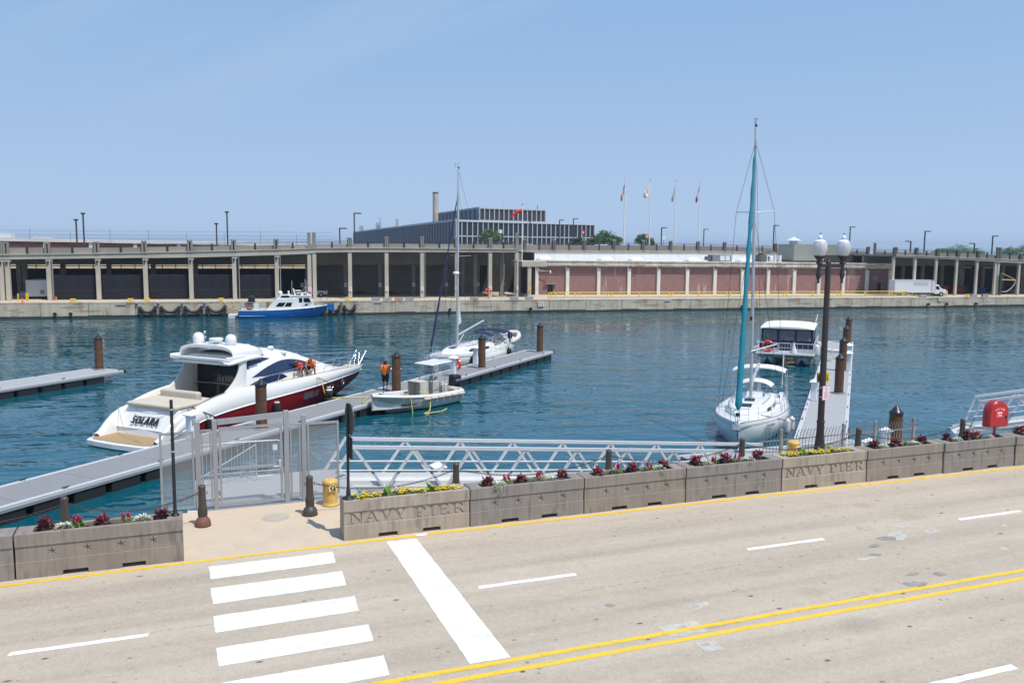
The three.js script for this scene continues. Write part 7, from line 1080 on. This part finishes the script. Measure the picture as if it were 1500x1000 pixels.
  { const o = QT('roof_fan_unit', 'dark rooftop fan unit with tilted hood and white ducts', 'ventilation unit', 107.6, 18, ct(107)); P('case', gr, o, g => { g.rb(-0.3, 0.6, 0, 1.3, 1.2, 1.6, 0.05); g.sq([-0.4, 1.3, 0], [1.3, 1.75, 0], 1.6, 0.2); }); P('duct', flat, o, g => { g.rb(1.3, 0.5, 0.3, 0.8, 0.9, 0.8, 0.2, 0, 0, 0, 2); g.cyl(2.3, 0, 0, 0.25, 0.25, 1.3, 12); g.cyl(3.0, 0, 0.3, 0.3, 0.3, 1.1, 12); }); }
  { const o = QT('rooftop_plant', 'big grey green ribbed rooftop plant housing behind the lamp globes', 'plant housing', 116.6, 19.5, ct(116)); const sid = tex(128, 128, [1.0, 1.2], (u, v) => { const a = Math.abs(((v * 6) % 1) - 0.5) < 0.42 ? 1 : 0.7; return [a, a, a]; }); P('housing', S([0.27, 0.285, 0.24], 0.6, { map: sid }), o, g => { g.add(new THREE.BoxGeometry(8.4, 2.7, 5), m4(0.4, 1.65, 0, 0.0)); }); P('skid', gr, o, g => { g.bb(-4, 4.8, 0.06, 0.28, -2.4, 2.4); for (let i = 0; i < 5; i++) g.bb(-3.9 + i * 2, -3.7 + i * 2, -0.2, 0.1, -2.4, 2.4); }); P('cupola', flat, o, g => { g.add(new THREE.ConeGeometry(1.35, 0.7, 4), m4(-2.4, 3.95, 0, Math.PI / 4)); g.bb(-2.9, -1.9, 3.0, 3.6, -0.5, 0.5); g.bb(-3.2, -1.6, 3.55, 3.62, -0.8, 0.8); }); }
  { const o = QT('roof_fan_unit', 'black rooftop condenser at the right end of the brick building roof', 'ventilation unit', 124.0, 17, ct(124)); P('case', gr, o, g => { g.rb(0.4, 0.55, 0, 2.6, 1.1, 1.4, 0.05); g.sq([-1.2, 0.9, 0], [1.7, 1.2, 0], 1.4, 0.12); }); P('duct', S([0.6, 0.45, 0.36], 0.7), o, g => { g.rb(-0.9, 0.5, 0.6, 0.5, 0.9, 0.5, 0.05); }); }
}
{ // yellow railing on the quay
  const t = QT('safety_railing', 'long yellow railing along the quay in front of the brick building', 'railing', 0, 2.8, 0), yl = S([0.8, 0.58, 0.04], 0.55);
  P('top_rail', yl, t, g => g.bar([65.9, h0(66) + 0.78, 0], [131.2, h0(131) + 0.78, 0], 0.06)); P('mid_rail', yl, t, g => g.bar([65.9, h0(66) + 0.42, 0], [131.2, h0(131) + 0.42, 0], 0.035));
  for (const s of [65.9, 66.3, 66.9, 68.3, 69.8, 70.4, 74.6, 75.2, 79.4, 83.9, 84.4, 88.6, 93.1, 93.6, 97.9, 102.4, 102.9, 107.3, 111.6, 112.1, 116.3, 120.6, 121.1, 123, 124.8, 126.6, 128.4, 129.8, 131.2]) P('post', yl, t, g => g.bar([s, h0(s), 0], [s, h0(s) + 0.75, 0], 0.085, 6));
  P('kerb', concA, t, g => g.sq([65.9, h0(66) + 0.09, 0], [131.2, h0(131) + 0.09, 0], 0.25, 0.17));
}
// ---------------------------------------------------------------- hanging fenders on the quay wall
{
  const rub = S([0.04, 0.038, 0.037], 0.85, { map: clone(grain, 1, 1) });
  [[13.4, 15.8], [15.8, 18.5], [18.5, 21.1], [21.1, 23.8], [33.3, 35.9], [35.9, 37.6], [37.6, 39.5]].forEach(([a, b], i) => {
    const t = QT('quay_fender', `dark rubber fender slung in a loop on the far quay wall, ${ordinal[i]} from the left`, 'fender', a, -0.15, 0, 0, 'rubber fenders slung along the far quay wall'), w = b - a, y0 = h0(a) - 0.12;
    P('loop', rub, t, g => { g.tube([[0.28, y0 - 0.42, 0.1], [w * 0.2, y0 - 0.75, 0.14], [w * 0.36, y0 - 1.08, 0.16], [w * 0.5, y0 - 1.14, 0.16], [w * 0.64, y0 - 1.08, 0.16], [w * 0.8, y0 - 0.75, 0.14], [w - 0.28, y0 - 0.42, 0.1]], 0.18, 8, 36); });
    P('leg', rub, t, g => { g.bar([0.22, y0 - 0.85, 0.05], [0.5, y0 - 1.6, 0.08], 0.14, 8); }); P('leg', rub, t, g => { g.bar([w - 0.22, y0 - 0.85, 0.05], [w - 0.5, y0 - 1.6, 0.08], 0.14, 8); });
    for (const [xa, sg] of [[0, 1], [w, -1]]) P('chain', M.galv, t, g => { g.bar([xa, y0, 0], [xa + sg * 0.3, y0 - 0.45, 0.08], 0.03); g.bar([xa + sg * 0.01, y0, 0], [xa + sg * 0.24, y0 - 0.9, 0.06], 0.03); });
    P('anchor_bracket', S([0.3, 0.32, 0.36], 0.6), t, g => { g.rb(0, y0 + 0.02, 0.02, 0.3, 0.2, 0.2, 0.05); });
  });
}
// ---------------------------------------------------------------- blue patrol boat
{
  const t = T('patrol_boat', 'bright blue and white work boat moored against the far quay wall', 'motor boat', q(25.2, -2.2, WL), QR), n = 40;
  const blue = smat(PH([0.003, 0.115, 0.4], 0.3, { clearcoat: 0.5 }));
  const S0 = line([[0, 0.95, 1.35], [2, 0.95, 1.5], [5, 1.0, 1.55], [8, 1.18, 1.25], [9.8, 1.36, 0.65], [10.8, 1.5, 0.04]], n), C0 = line([[0, 0.02, 1.2], [2, 0, 1.35], [5, 0, 1.35], [7.5, 0.05, 0.9], [9, 0.2, 0.4], [9.9, 0.4, 0.03]], n), K0 = line([[0, -0.4, 0.1], [5, -0.4, 0.1], [9, -0.2, 0.02], [9.8, 0.38, 0.01]], n);
  P('hull', blue, t, g => { sideStrip(g, S0, C0, 0.06); sideStrip(g, C0, K0); g.loft([[V(0, .95, -1.35), V(0, .95, 1.35)], [V(0, 0, -1.2), V(0, 0, 1.2)], [V(0, -.4, -.1), V(0, -.4, .1)]]); });
  P('spray_rail', S([0.25, 0.4, 0.62], 0.4), t, g => { g.tube([[0.1, 0.28, 1.36], [3, 0.28, 1.44], [6, 0.33, 1.32], [8, 0.45, 0.92]], 0.05, 6, 30); });
  P('deck', S([0.4, 0.41, 0.42], 0.7), t, g => deckStrip(g, S0, 0.03, -0.02, 0.97)); P('gunwale', M.white, t, g => { for (const s of [1, -1]) g.tube(S0.filter((a, i) => i % 4 === 0).map(a => [a.x, a.y, s * a.z]), 0.05, 6, 50); });
  P('cabin', M.white, t, g => { g.ext([[3.2, 0.95], [4.4, 2.2], [4.5, 2.3], [6.7, 2.35], [7.1, 1.1]], 2.0, m4(0, 0, -1.0), 0.04); }); P('wheelhouse', M.white, t, g => { g.ext([[6.4, 1.0], [6.3, 2.4], [6.5, 2.55], [8.35, 2.55], [8.8, 1.7], [8.95, 1.1]], 1.9, m4(0, 0, -0.95), 0.04); });
  P('upper_screen', M.white, t, g => { g.ext([[4.6, 2.34], [4.9, 2.75], [6.2, 2.75], [6.4, 2.34]], 1.7, m4(0, 0, -0.85), 0.02); }); P('window', M.glass, t, g => { g.ext([[4.9, 2.42], [5.1, 2.68], [5.9, 2.68], [6.1, 2.42]], 0.02, m4(0, 0, 0.87)); });
  for (const pts of [[[4.3, 1.35], [4.75, 1.85], [5.55, 1.85], [5.2, 1.35]], [[5.35, 1.35], [5.7, 1.85], [6.3, 1.85], [6.15, 1.35]], [[7.1, 1.85], [7.1, 2.4], [7.5, 2.4], [7.5, 1.85]], [[7.65, 1.85], [7.65, 2.4], [8.3, 2.4], [8.55, 1.85]]]) for (const z of [1.035, -1.055]) P('window', M.glass, t, g => g.ext(pts, 0.02, m4(0, 0, z * (pts[0][0] > 7 ? 0.955 : 1))));
  P('windscreen', M.glass, t, g => g.quad([8.42, 2.5, -0.8], [8.42, 2.5, 0.8], [8.82, 1.75, 0.8], [8.82, 1.75, -0.8])); P('roof_visor', M.white, t, g => g.rb(7.4, 2.64, 0, 2.4, 0.1, 2.1, 0.03)); P('crest', S([0.06, 0.1, 0.15], 0.5), t, g => g.add(new THREE.CylinderGeometry(0.16, 0.16, 0.03, 16), m4(7.95, 1.55, 0.99, 0, Math.PI / 2)));
  P('radar_mast', M.white, t, g => { g.sq([6.7, 2.65, 0], [6.45, 3.5, 0], 0.2, 0.16); g.rb(7.0, 3.25, 0, 0.7, 0.12, 0.12, 0.03); g.rb(7.5, 2.95, 0, 1.3, 0.08, 1.0, 0.02); }); P('light_bar', M.white, t, g => { g.rb(7.5, 2.78, 0.6, 0.3, 0.25, 0.2, 0.04); g.rb(8.2, 2.78, 0.4, 0.2, 0.2, 0.2, 0.04); }); P('dome', M.white, t, g => g.sph(4.9, 2.98, 0.3, 0.28)); P('exhaust', M.white, t, g => g.cyl(5.9, 2.75, 0.2, 0.12, 0.12, 0.5, 10));
  P('antenna', M.white, t, g => { g.bar([6.3, 2.6, 0.7], [6.3, 4.5, 0.72], 0.02, 4); g.bar([7.9, 2.6, -0.6], [7.9, 4.6, -0.6], 0.02, 4); g.bar([8.05, 2.6, 0.6], [8.1, 4.5, 0.6], 0.02, 4); });
  P('stern_rail', M.alu, t, g => { for (const y of [1.3, 1.6, 1.9]) { g.bar([0.3, y, 1.35], [3.2, y, 1.48], 0.028); g.bar([0.3, y, -1.35], [0.3, y, 1.35], 0.028); } for (const x of [0.3, 1.0, 1.7, 2.4, 3.1]) g.bar([x, 0.95, 1.4], [x, 1.9, 1.4], 0.028); }); P('stern_panel', M.white, t, g => g.bb(1.8, 2.4, 1.0, 1.85, 1.42, 1.46)); P('stern_box', S([0.35, 0.07, 0.06], 0.6), t, g => g.rb(1.3, 1.2, 0.6, 0.5, 0.4, 0.5, 0.05));
  P('covered_motor', M.rubber, t, g => { g.rb(1.5, 1.9, -0.3, 0.8, 1.5, 0.9, 0.25, 0, 0, 0, 3); g.rb(1.15, 1.5, -0.3, 0.8, 0.9, 0.9, 0.2, 0, 0, 0.4, 2); }); P('crew_gear', S([0.2, 0.16, 0.07], 0.9), t, g => { g.rb(3.45, 1.5, 0.3, 0.4, 0.9, 0.6, 0.15, 0, 0, 0, 2); });
  P('bow_rail', M.alu, t, g => { for (const s of [1, -1]) { g.tube([[7.6, 1.75, s * 1.15], [9.3, 1.9, s * 0.85], [9.9, 2.3, s * 0.6], [10.9, 2.3, s * 0.25]], 0.03, 6, 24); for (const x of [8.2, 9.0, 9.8, 10.5]) g.bar([x, 1.3, s * interp([[8, 1.15], [10.5, 0.3]], x)], [x, interp([[8, 1.8], [9.3, 1.9], [9.9, 2.28], [11, 2.3]], x), s * interp([[8, 1.1], [10.5, 0.35]], x)], 0.024); } g.bar([10.9, 2.3, -0.25], [10.9, 2.3, 0.25], 0.03); });
  P('bow_platform', blue, t, g => { g.ext([[9.9, 1.45], [11.3, 1.6], [11.35, 0.7], [11.2, 0.62]], 0.5, m4(0, 0, -0.25), 0.02); }); P('swim_platform', M.aluWhite, t, g => { g.rb(-0.6, 0.35, 0, 1.2, 0.16, 2.3, 0.04); g.rb(-0.8, 0.15, 0.9, 0.8, 0.4, 0.5, 0.08, 0, 0, 0, 2); });
  rope('yellow line from the quay bollard to the stern of the blue boat', M.ropeYellow, [q(22.9, 0.3, -0.45), q(23.6, -0.2, -0.9), q(24.3, -0.8, -1.55), q(25.3, -1.2, -1.5)], 0.045);
}
// ---------------------------------------------------------------- small items on the far quay
{
  const f = QT('life_ring_post', 'yellow post holding a life ring on the far quay near the brick building', 'post', 57.3, 2.4, h0(57)); P('post', M.yellow, f, g => g.cyl(0, 0, 0, 0.06, 0.06, 1.5, 10)); P('backboard', M.white, f, g => g.box(0, 1.1, -0.02, 0.2, 0.2, 0.02));
  lifeRing('red life ring on the yellow post of the far quay', q(57.25, 2.25, h0(57) + 1.05), QR, 0.36);
  const w = QT('windsock', 'red windsock on a white pole above the elevated road', 'windsock', 62.9, 6, h0(63)); P('pole', M.white, w, g => g.cyl(0, 5, 0, 0.08, 0.05, 7.8, 10)); P('lower_pole', M.black, w, g => g.cyl(0, 0, 0, 0.08, 0.08, 5, 10)); P('sock', S([0.72, 0.03, 0.03], 0.8, { side: THREE.DoubleSide }), w, g => { const rows = []; for (let i = 0; i <= 10; i++) { const u = i / 10, r = []; for (let j = 0; j <= 10; j++) { const a = j / 10 * 6.2832, rad = lerp(0.32, 0.16, u); r.push(V(-0.1 - u * 1.5, 12.0 - 0.9 * Math.pow(u, 2.2) + Math.sin(a) * rad, Math.cos(a) * rad * 0.7)); } rows.push(r); } g.loft(rows); }); P('finial', M.red, w, g => g.sph(0, 12.9, 0, 0.1));
  const lamp = (l, s, off, top, ry, base = 5.2, head = 1) => { const t = QT('light_pole', l, 'lamp post', s, off, base, ry, 'dark light poles along the elevated road'); P('pole', railMat, t, g => g.rb(0, (top - base) / 2, 0, 0.17, top - base, 0.17, 0.02)); P('lamp_head', railMat, t, g => { if (head === 2) g.rb(0, top - base + 0.05, 0, 0.5, 0.2, 0.4, 0.05); else { g.rb(0.5, top - base - 0.06, 0, 0.95, 0.16, 0.4, 0.04); g.bar([0, top - base - 0.1, 0], [0.3, top - base - 0.06, 0], 0.06); } }); };
  lamp('taller light pole of the leftmost pair', 6.0, 9, 10.0, 0, 4.9, 2); lamp('shorter light pole of the leftmost pair', 5.05, 9.5, 9.2, 0, 4.9, 2);
  lamp('taller light pole of the pair left of the blue boat', 23.4, 9, 10.46, 0, 5.3, 2); lamp('shorter light pole of the pair left of the blue boat', 22.0, 9.5, 8.93, 0, 5.3, 2);
  lamp('tall light pole at the left end of the dark glass building', 39.95, 9, 10.68, 0); lamp('short light pole just left of the dark glass building', 38.0, 9.5, 8.63, 0);
  lamp('light pole left of the windsock in front of the glass building', 70.96, 31, 12.0, 0, 5, 2); lamp('light pole near the right end of the glass building', 88.3, 60, 11.9, 0, 4.6); lamp('thin light pole before the middle of the glass building', 85.3, 60, 11.6, 0, 4.6);
  lamp('light pole between the second and third flagpoles', 95.1, 31, 9.7, 0); lamp('light pole right of the teal sailboat mast', 117.3, 31, 10.4, 0); lamp('light pole right of the white lamp globes', 133.3, 31, 10.3, 0, 4.6); lamp('thin light pole beside the fourth flagpole', 117.9, 60, 10.1, 0, 4.6);
  lamp('taller light pole above the right viaduct bays', 131.6, 9, 9.25, 0, 4.8); lamp('shorter light pole above the right viaduct bays', 129.4, 9.5, 7.6, Math.PI, 4.8); lamp('taller light pole near the right edge', 144.9, 9, 8.6, 0, 4.4); lamp('shorter light pole near the right edge', 141.8, 9.5, 7.35, Math.PI, 4.4);
  const p = QT('light_pole', 'thin dark pole with small arm before the dark bay left of the brick', 'lamp post', 60.9, 1.5, h0(61), 0, 'dark light poles along the elevated road'); P('pole', railMat, p, g => g.cyl(0, 0, 0, 0.07, 0.06, 5.1, 10)); P('lamp_head', railMat, p, g => g.rb(-0.15, 5.1, 0, 0.6, 0.12, 0.25, 0.03));
  const flagMat = (fn) => S([1, 1, 1], 0.85, { side: THREE.DoubleSide, map: (() => { const t = tex(64, 128, [1, 1], fn); return t; })() });
  const flags = [[103.5, 'flag with red and white stripes hanging on the first flagpole', (u, v) => v > 0.55 && u < 0.6 ? [0.03, 0.04, 0.18] : Math.floor(u * 8) % 2 ? [0.42, 0.08, 0.1] : [0.62, 0.6, 0.6]], [109.6, 'white flag', (u, v) => Math.hypot(u - 0.5, v - 0.4) < 0.2 ? [0.55, 0.4, 0.36] : [0.75, 0.74, 0.73]], [115.7, 'green and white flag', (u, v) => u < 0.35 ? [0.6, 0.62, 0.6] : u < 0.7 ? [0.2, 0.34, 0.26] : [0.55, 0.52, 0.4]], [121.6, 'blue, white and red flag', (u, v) => v > 0.55 ? [0.2, 0.3, 0.5] : u < 0.5 ? [0.7, 0.7, 0.7] : [0.42, 0.12, 0.14]]];
  flags.forEach(([s, l, fn], i) => {
    const t = QT('flagpole', `tall white flagpole behind the brick building, ${ordinal[i]} from the left, with a limp flag`, 'flagpole', s, 70, 4.6, 0, 'row of four white flagpoles'); P('pole', M.white, t, g => { g.cyl(0, 0, 0, 0.17, 0.09, 16.3, 10); }); P('ball', M.alu, t, g => g.sph(0, 16.4, 0, 0.16));
    const geo = loftGeo(Array.from({ length: 13 }, (_, k) => { const v = k / 12; return Array.from({ length: 11 }, (_, j) => { const u = j / 10; return V(-0.1 - u * (i === 1 ? 1.6 : 0.85) * (0.5 + 0.5 * Math.sin(v * 2.6)), 15.6 - v * 2.2 - u * (i === 1 ? 1.2 : 2.0), 0.22 * Math.sin(u * 9 + v * 2) * u); }); })), uv = []; for (let k = 0; k < 13; k++) for (let j = 0; j < 11; j++) uv.push(j / 10, 1 - k / 12); geo.setAttribute('uv', new THREE.Float32BufferAttribute(uv, 2)); mesh('flag', geo, flagMat(fn), t).userData.label = l;
  });
  const st2 = (l, s, off, h, c, dia) => { const t = QT('street_sign', l, 'sign', s, off, 4.6, 0, 'small street signs behind the parapet'); P('post', M.galv, t, g => g.cyl(0, 0, -0.05, 0.06, 0.06, h, 8)); P('plate', S(c, 0.6), t, g => { g.box(0, h - 0.4, 0.02, dia, dia * 1.1, 0.05); }); P('print', M.white, t, g => g.box(0, h - 0.4, 0.05, dia * 0.7, dia * 0.25, 0.01)); };
  st2('red and white sign on a post right of the glass building', 83.5, 40, 4.6, [0.55, 0.06, 0.05], 0.65); st2('orange and white sign on a post above the parapet', 96.2, 40, 4.0, [0.6, 0.2, 0.12], 0.6); st2('small white sign plate before the trees', 108.6, 60, 3.9, [0.75, 0.75, 0.74], 0.7); st2('small white sign plate before the glass building', 68.0, 40, 4.6, [0.75, 0.75, 0.74], 0.55);
  const car = (l, s, off, c) => { const t = QT('parked_car', l, 'car', s, off, 5.0, 0, 'cars glimpsed above the far parapet'); P('body', PH(c, 0.3, { clearcoat: 0.5 }), t, g => g.ext([[-2.2, 0.4], [-2.25, 0.95], [-1.4, 1.05], [-0.8, 1.55], [0.7, 1.55], [1.4, 1.05], [2.2, 0.9], [2.25, 0.4]], 1.6, m4(0, 0, -0.8), 0.05)); P('window', M.glass, t, g => g.ext([[-1.15, 1.1], [-0.7, 1.48], [0.6, 1.48], [1.1, 1.1]], 0.02, m4(0, 0, 0.86))); P('wheel', M.rubber, t, g => { for (const x of [-1.4, 1.4]) g.add(new THREE.CylinderGeometry(0.34, 0.34, 0.2, 14), m4(x, 0.36, 0.75, 0, Math.PI / 2)); }); };
  car('white car behind the far parapet left of the trees', 84.5, 33, [0.65, 0.66, 0.68]); car('pale car behind the far parapet before the glass building', 71, 33, [0.5, 0.55, 0.62]);
}
// ---------------------------------------------------------------- dark glass filtration building far behind
{
  const t = T('office_building', 'wide dark glass building with pale mullions and a set back upper storey', 'building', [0, 0, 0]);
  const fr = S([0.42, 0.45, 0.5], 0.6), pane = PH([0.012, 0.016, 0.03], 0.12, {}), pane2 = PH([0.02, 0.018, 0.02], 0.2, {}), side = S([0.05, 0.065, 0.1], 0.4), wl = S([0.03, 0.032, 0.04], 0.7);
  const L = (a, b, f) => [lerp(a[0], b[0], f), lerp(a[1], b[1], f)], Q = (p, y, k = 0) => q(p[0], p[1] - k, y);
  const FL = [78.5, 139.1], FR = [130.4, 165.2], BL = [73.5, 488], BR = [125.4, 514], topY = 13.4;
  P('core', wl, t, g => { for (const [a, b] of [[FL, FR], [FR, BR], [BR, BL], [BL, FL]]) g.quad(Q(a, 4), Q(b, 4), Q(b, topY), Q(a, topY)); g.quad(Q(FL, topY), Q(FR, topY), Q(BR, topY), Q(BL, topY)); });
  const bar = (name, a, ya, b, yb, w, m = fr) => P(name, m, t, g => g.sq(Q(a, ya, 0.25), Q(b, yb, 0.25), w, w));
  const NF = 29; for (let i = 0; i < NF; i++) { const a = L(FL, FR, i / NF), b = L(FL, FR, (i + 1) / NF); for (const [y0, y1] of [[8.85, 12.9], [4.6, 8.5]]) P('window_pane', i % 5 === 2 ? pane2 : pane, t, g => g.quad(Q(a, y0, 0.12), Q(b, y0, 0.12), Q(b, y1, 0.12), Q(a, y1, 0.12))); bar('mullion', a, 4, a, topY, 0.32); }
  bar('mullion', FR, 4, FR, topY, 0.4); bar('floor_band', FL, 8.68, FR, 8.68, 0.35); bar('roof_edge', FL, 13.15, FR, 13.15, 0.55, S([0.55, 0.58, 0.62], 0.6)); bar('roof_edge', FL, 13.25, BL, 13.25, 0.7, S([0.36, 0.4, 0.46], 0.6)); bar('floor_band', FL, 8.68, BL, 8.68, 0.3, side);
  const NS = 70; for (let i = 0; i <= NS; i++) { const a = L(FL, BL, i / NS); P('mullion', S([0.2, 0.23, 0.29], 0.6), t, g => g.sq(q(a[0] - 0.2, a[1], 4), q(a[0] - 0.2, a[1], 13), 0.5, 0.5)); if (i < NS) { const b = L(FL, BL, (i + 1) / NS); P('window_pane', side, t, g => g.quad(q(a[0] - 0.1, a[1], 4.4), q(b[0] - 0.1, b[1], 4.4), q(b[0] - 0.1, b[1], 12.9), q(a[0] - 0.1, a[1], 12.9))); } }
  const UL = [87.7, 149.6], UR = [111.2, 158.3], UB = [84.4, 217], UC = [107.9, 226], uy = 17.5;
  P('upper_storey', wl, t, g => { for (const [a, b] of [[UL, UR], [UR, UC], [UC, UB], [UB, UL]]) g.quad(Q(a, 13.3), Q(b, 13.3), Q(b, uy), Q(a, uy)); g.quad(Q(UL, uy), Q(UR, uy), Q(UC, uy), Q(UB, uy)); });
  const NU = 14; for (let i = 0; i < NU; i++) { const a = L(UL, UR, i / NU), b = L(UL, UR, (i + 1) / NU); P('window_pane', S([0.05, 0.042, 0.04], 0.5), t, g => g.quad(Q(a, 13.7, 0.12), Q(b, 13.7, 0.12), Q(b, 17.1, 0.12), Q(a, 17.1, 0.12))); bar('mullion', a, 13.4, a, uy, 0.34); }
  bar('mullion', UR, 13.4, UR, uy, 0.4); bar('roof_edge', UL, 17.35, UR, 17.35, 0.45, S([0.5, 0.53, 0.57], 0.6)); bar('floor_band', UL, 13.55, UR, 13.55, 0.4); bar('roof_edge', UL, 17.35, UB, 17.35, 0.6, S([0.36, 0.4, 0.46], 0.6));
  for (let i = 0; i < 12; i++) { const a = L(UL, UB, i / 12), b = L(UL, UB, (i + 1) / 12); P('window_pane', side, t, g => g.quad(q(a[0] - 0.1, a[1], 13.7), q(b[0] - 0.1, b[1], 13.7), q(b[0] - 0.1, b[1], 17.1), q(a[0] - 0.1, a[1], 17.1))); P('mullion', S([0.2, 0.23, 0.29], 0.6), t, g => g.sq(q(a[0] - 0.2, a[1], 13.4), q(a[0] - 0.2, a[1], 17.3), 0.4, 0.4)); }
  P('roof_pole', M.white, t, g => { g.cyl(...q(98, 160, uy), 0.12, 0.08, 3, 8); g.sph(...q(98, 160, uy + 3.1), 0.25); }); P('roof_mast', railMat, t, g => { for (const [s, o, h] of [[110, 165, 5], [112, 170, 6.5], [72.6, 300, 5], [88, 190, 4]]) g.bar(q(s, o, 13), q(s, o, 13 + h), 0.1, 5); });
  P('roof_vent', M.whitePaint, t, g => { for (let i = 0; i < 3; i++) g.cyl(...q(76.5, 260, 13.4 + i * 1.1), 1.4, 1.4, 0.8, 12); });
  const ch = T('chimney', 'tall cream chimney with rusty top behind the glass building', 'chimney', q(82.4, 200, 13)); P('stack', S([0.6, 0.53, 0.42], 0.85, { map: clone(weather, 6, 6) }), ch, g => g.cyl(0, -2, 0, 1.05, 0.98, 13.2, 20)); P('rim', S([0.14, 0.09, 0.06], 0.9), ch, g => { g.cyl(0, 11.2, 0, 1.06, 1.06, 0.5, 20); });
}
// ---------------------------------------------------------------- trees beyond the elevated road
function tree(label, s, off, y, W, H, tint, dens = 1, group) {
  const t = QT('tree', label, 'tree', s, off, y, 0, group);
  const bark = S([0.07, 0.055, 0.045], 0.95), tips = [];
  P('trunk', bark, t, g => { g.bar([0, 0, 0], [0.1, H * 0.4, 0.05], H * 0.035, 8, H * 0.024); for (let i = 0; i < 7; i++) { const a = i * 0.9 + rr(-.3, .3), l = [Math.cos(a) * W * rr(0.2, 0.34), H * rr(0.55, 0.85), Math.sin(a) * W * rr(0.2, 0.34)]; g.bar([0.08, H * 0.36, 0.04], l, H * 0.018, 6, H * 0.006); tips.push(l); } });
  const cl = []; for (let i = 0; i < 44 * dens; i++) { const a = rr(0, 6.28), e = Math.acos(rr(-0.5, 1)), r = 0.42 * Math.pow(rnd(), 0.4); cl.push([Math.sin(e) * Math.cos(a) * W * r, H * 0.56 + Math.cos(e) * H * 0.36 * rr(0.5, 1), Math.sin(e) * Math.sin(a) * W * r, rr(0.08, 0.17) * Math.min(W, H * 1.4)]); }
  P('crown', leafMat, t, g => { for (const c of cl) { const f = rr(0.75, 1.25); for (let k = 0; k < 70; k++) { const d = V(rr(-1, 1), rr(-1, 1), rr(-1, 1)); if (d.length() > 1) continue; const p = V(c[0] + d.x * c[3], c[1] + d.y * c[3] * 0.8, c[2] + d.z * c[3]); if (p.y < H * 0.08) continue; leaf(g, p, d.add(V(rr(-.6, .6), rr(-.2, .8), rr(-.6, .6))).normalize(), rr(0.3, 0.55), rr(0.2, 0.36), jit(tint.map(x => x * f), 0.25)); } } });
}
tree('green tree in front of the dark glass building', 83, 112, 4.4, 8.5, 6.0, [0.09, 0.2, 0.045], 1.3); tree('large leafy tree right of the glass building, behind the first flagpole', 114.3, 112, 4.4, 7.6, 6.0, [0.085, 0.19, 0.04], 1.3); tree('smaller green tree just left of the second flagpole', 120.2, 118, 4.4, 4.6, 5.0, [0.085, 0.19, 0.045]); tree('green tree right of the second flagpole', 126, 112, 4.4, 5.2, 5.4, [0.09, 0.2, 0.045]); tree('thin tree at the right end of the row by the flagpoles', 130, 118, 4.4, 4.0, 4.4, [0.06, 0.12, 0.03]); tree('low pale shrub tree left of the large leafy tree', 110.2, 110, 4.4, 3.2, 3.8, [0.08, 0.13, 0.05]); tree('low shrub tree at the right corner of the glass building', 84.5, 45, 4.4, 4.2, 3.4, [0.06, 0.13, 0.04]);
for (const [l, s, W, H] of [['round bright green tree beyond the right viaduct, left one of three', 300, 11, 6.2], ['round bright green tree beyond the right viaduct, middle of three', 307, 12, 7.4], ['round bright green tree beyond the right viaduct, right one of three', 315, 11, 6], ['bright green tree far beyond the right edge columns, left part', 334, 9, 6.5], ['bright green tree far beyond the right edge columns, at the frame edge', 341, 10, 7.5]]) tree(l, s, 200, 0.3, W, H, [0.13, 0.25, 0.05], 1.2);
{ const g = new G(); const pts = []; g.add(new THREE.CylinderGeometry(1, 1.1, 3.2, 40), m4(...q(318, 205, -1.3), QR, 0, 0, V(46, 1, 12))); struct('far_shore', g.build('far_shore', S([0.09, 0.12, 0.05], 0.95, { map: conc }))); }
for (const [l, s, o] of [['small shrub on the far glass building roof, left one', 74, 430], ['small shrub on the far glass building roof, right one', 75.5, 340]]) { const t = QT('bush', l, 'plant', s, o, 13.4, 0, 'shrubs growing on the far roof'); P('foliage', leafMat, t, g => { for (let i = 0; i < 90; i++) leaf(g, V(rr(-1.2, 1.2), rr(0, 3), rr(-1.2, 1.2)), V(rr(-1, 1), rr(0, 1), rr(-1, 1)).normalize(), rr(0.5, 0.9), 0.4, jit([0.07, 0.14, 0.05])); }); P('stem', M.bronze, t, g => g.bar([0, 0, 0], [0, 2, 0], 0.08)); }
scene.fog = new THREE.FogExp2(new THREE.Color().setRGB(0.6, 0.72, 0.88), 0.00022);
renderer.render(scene, camera);
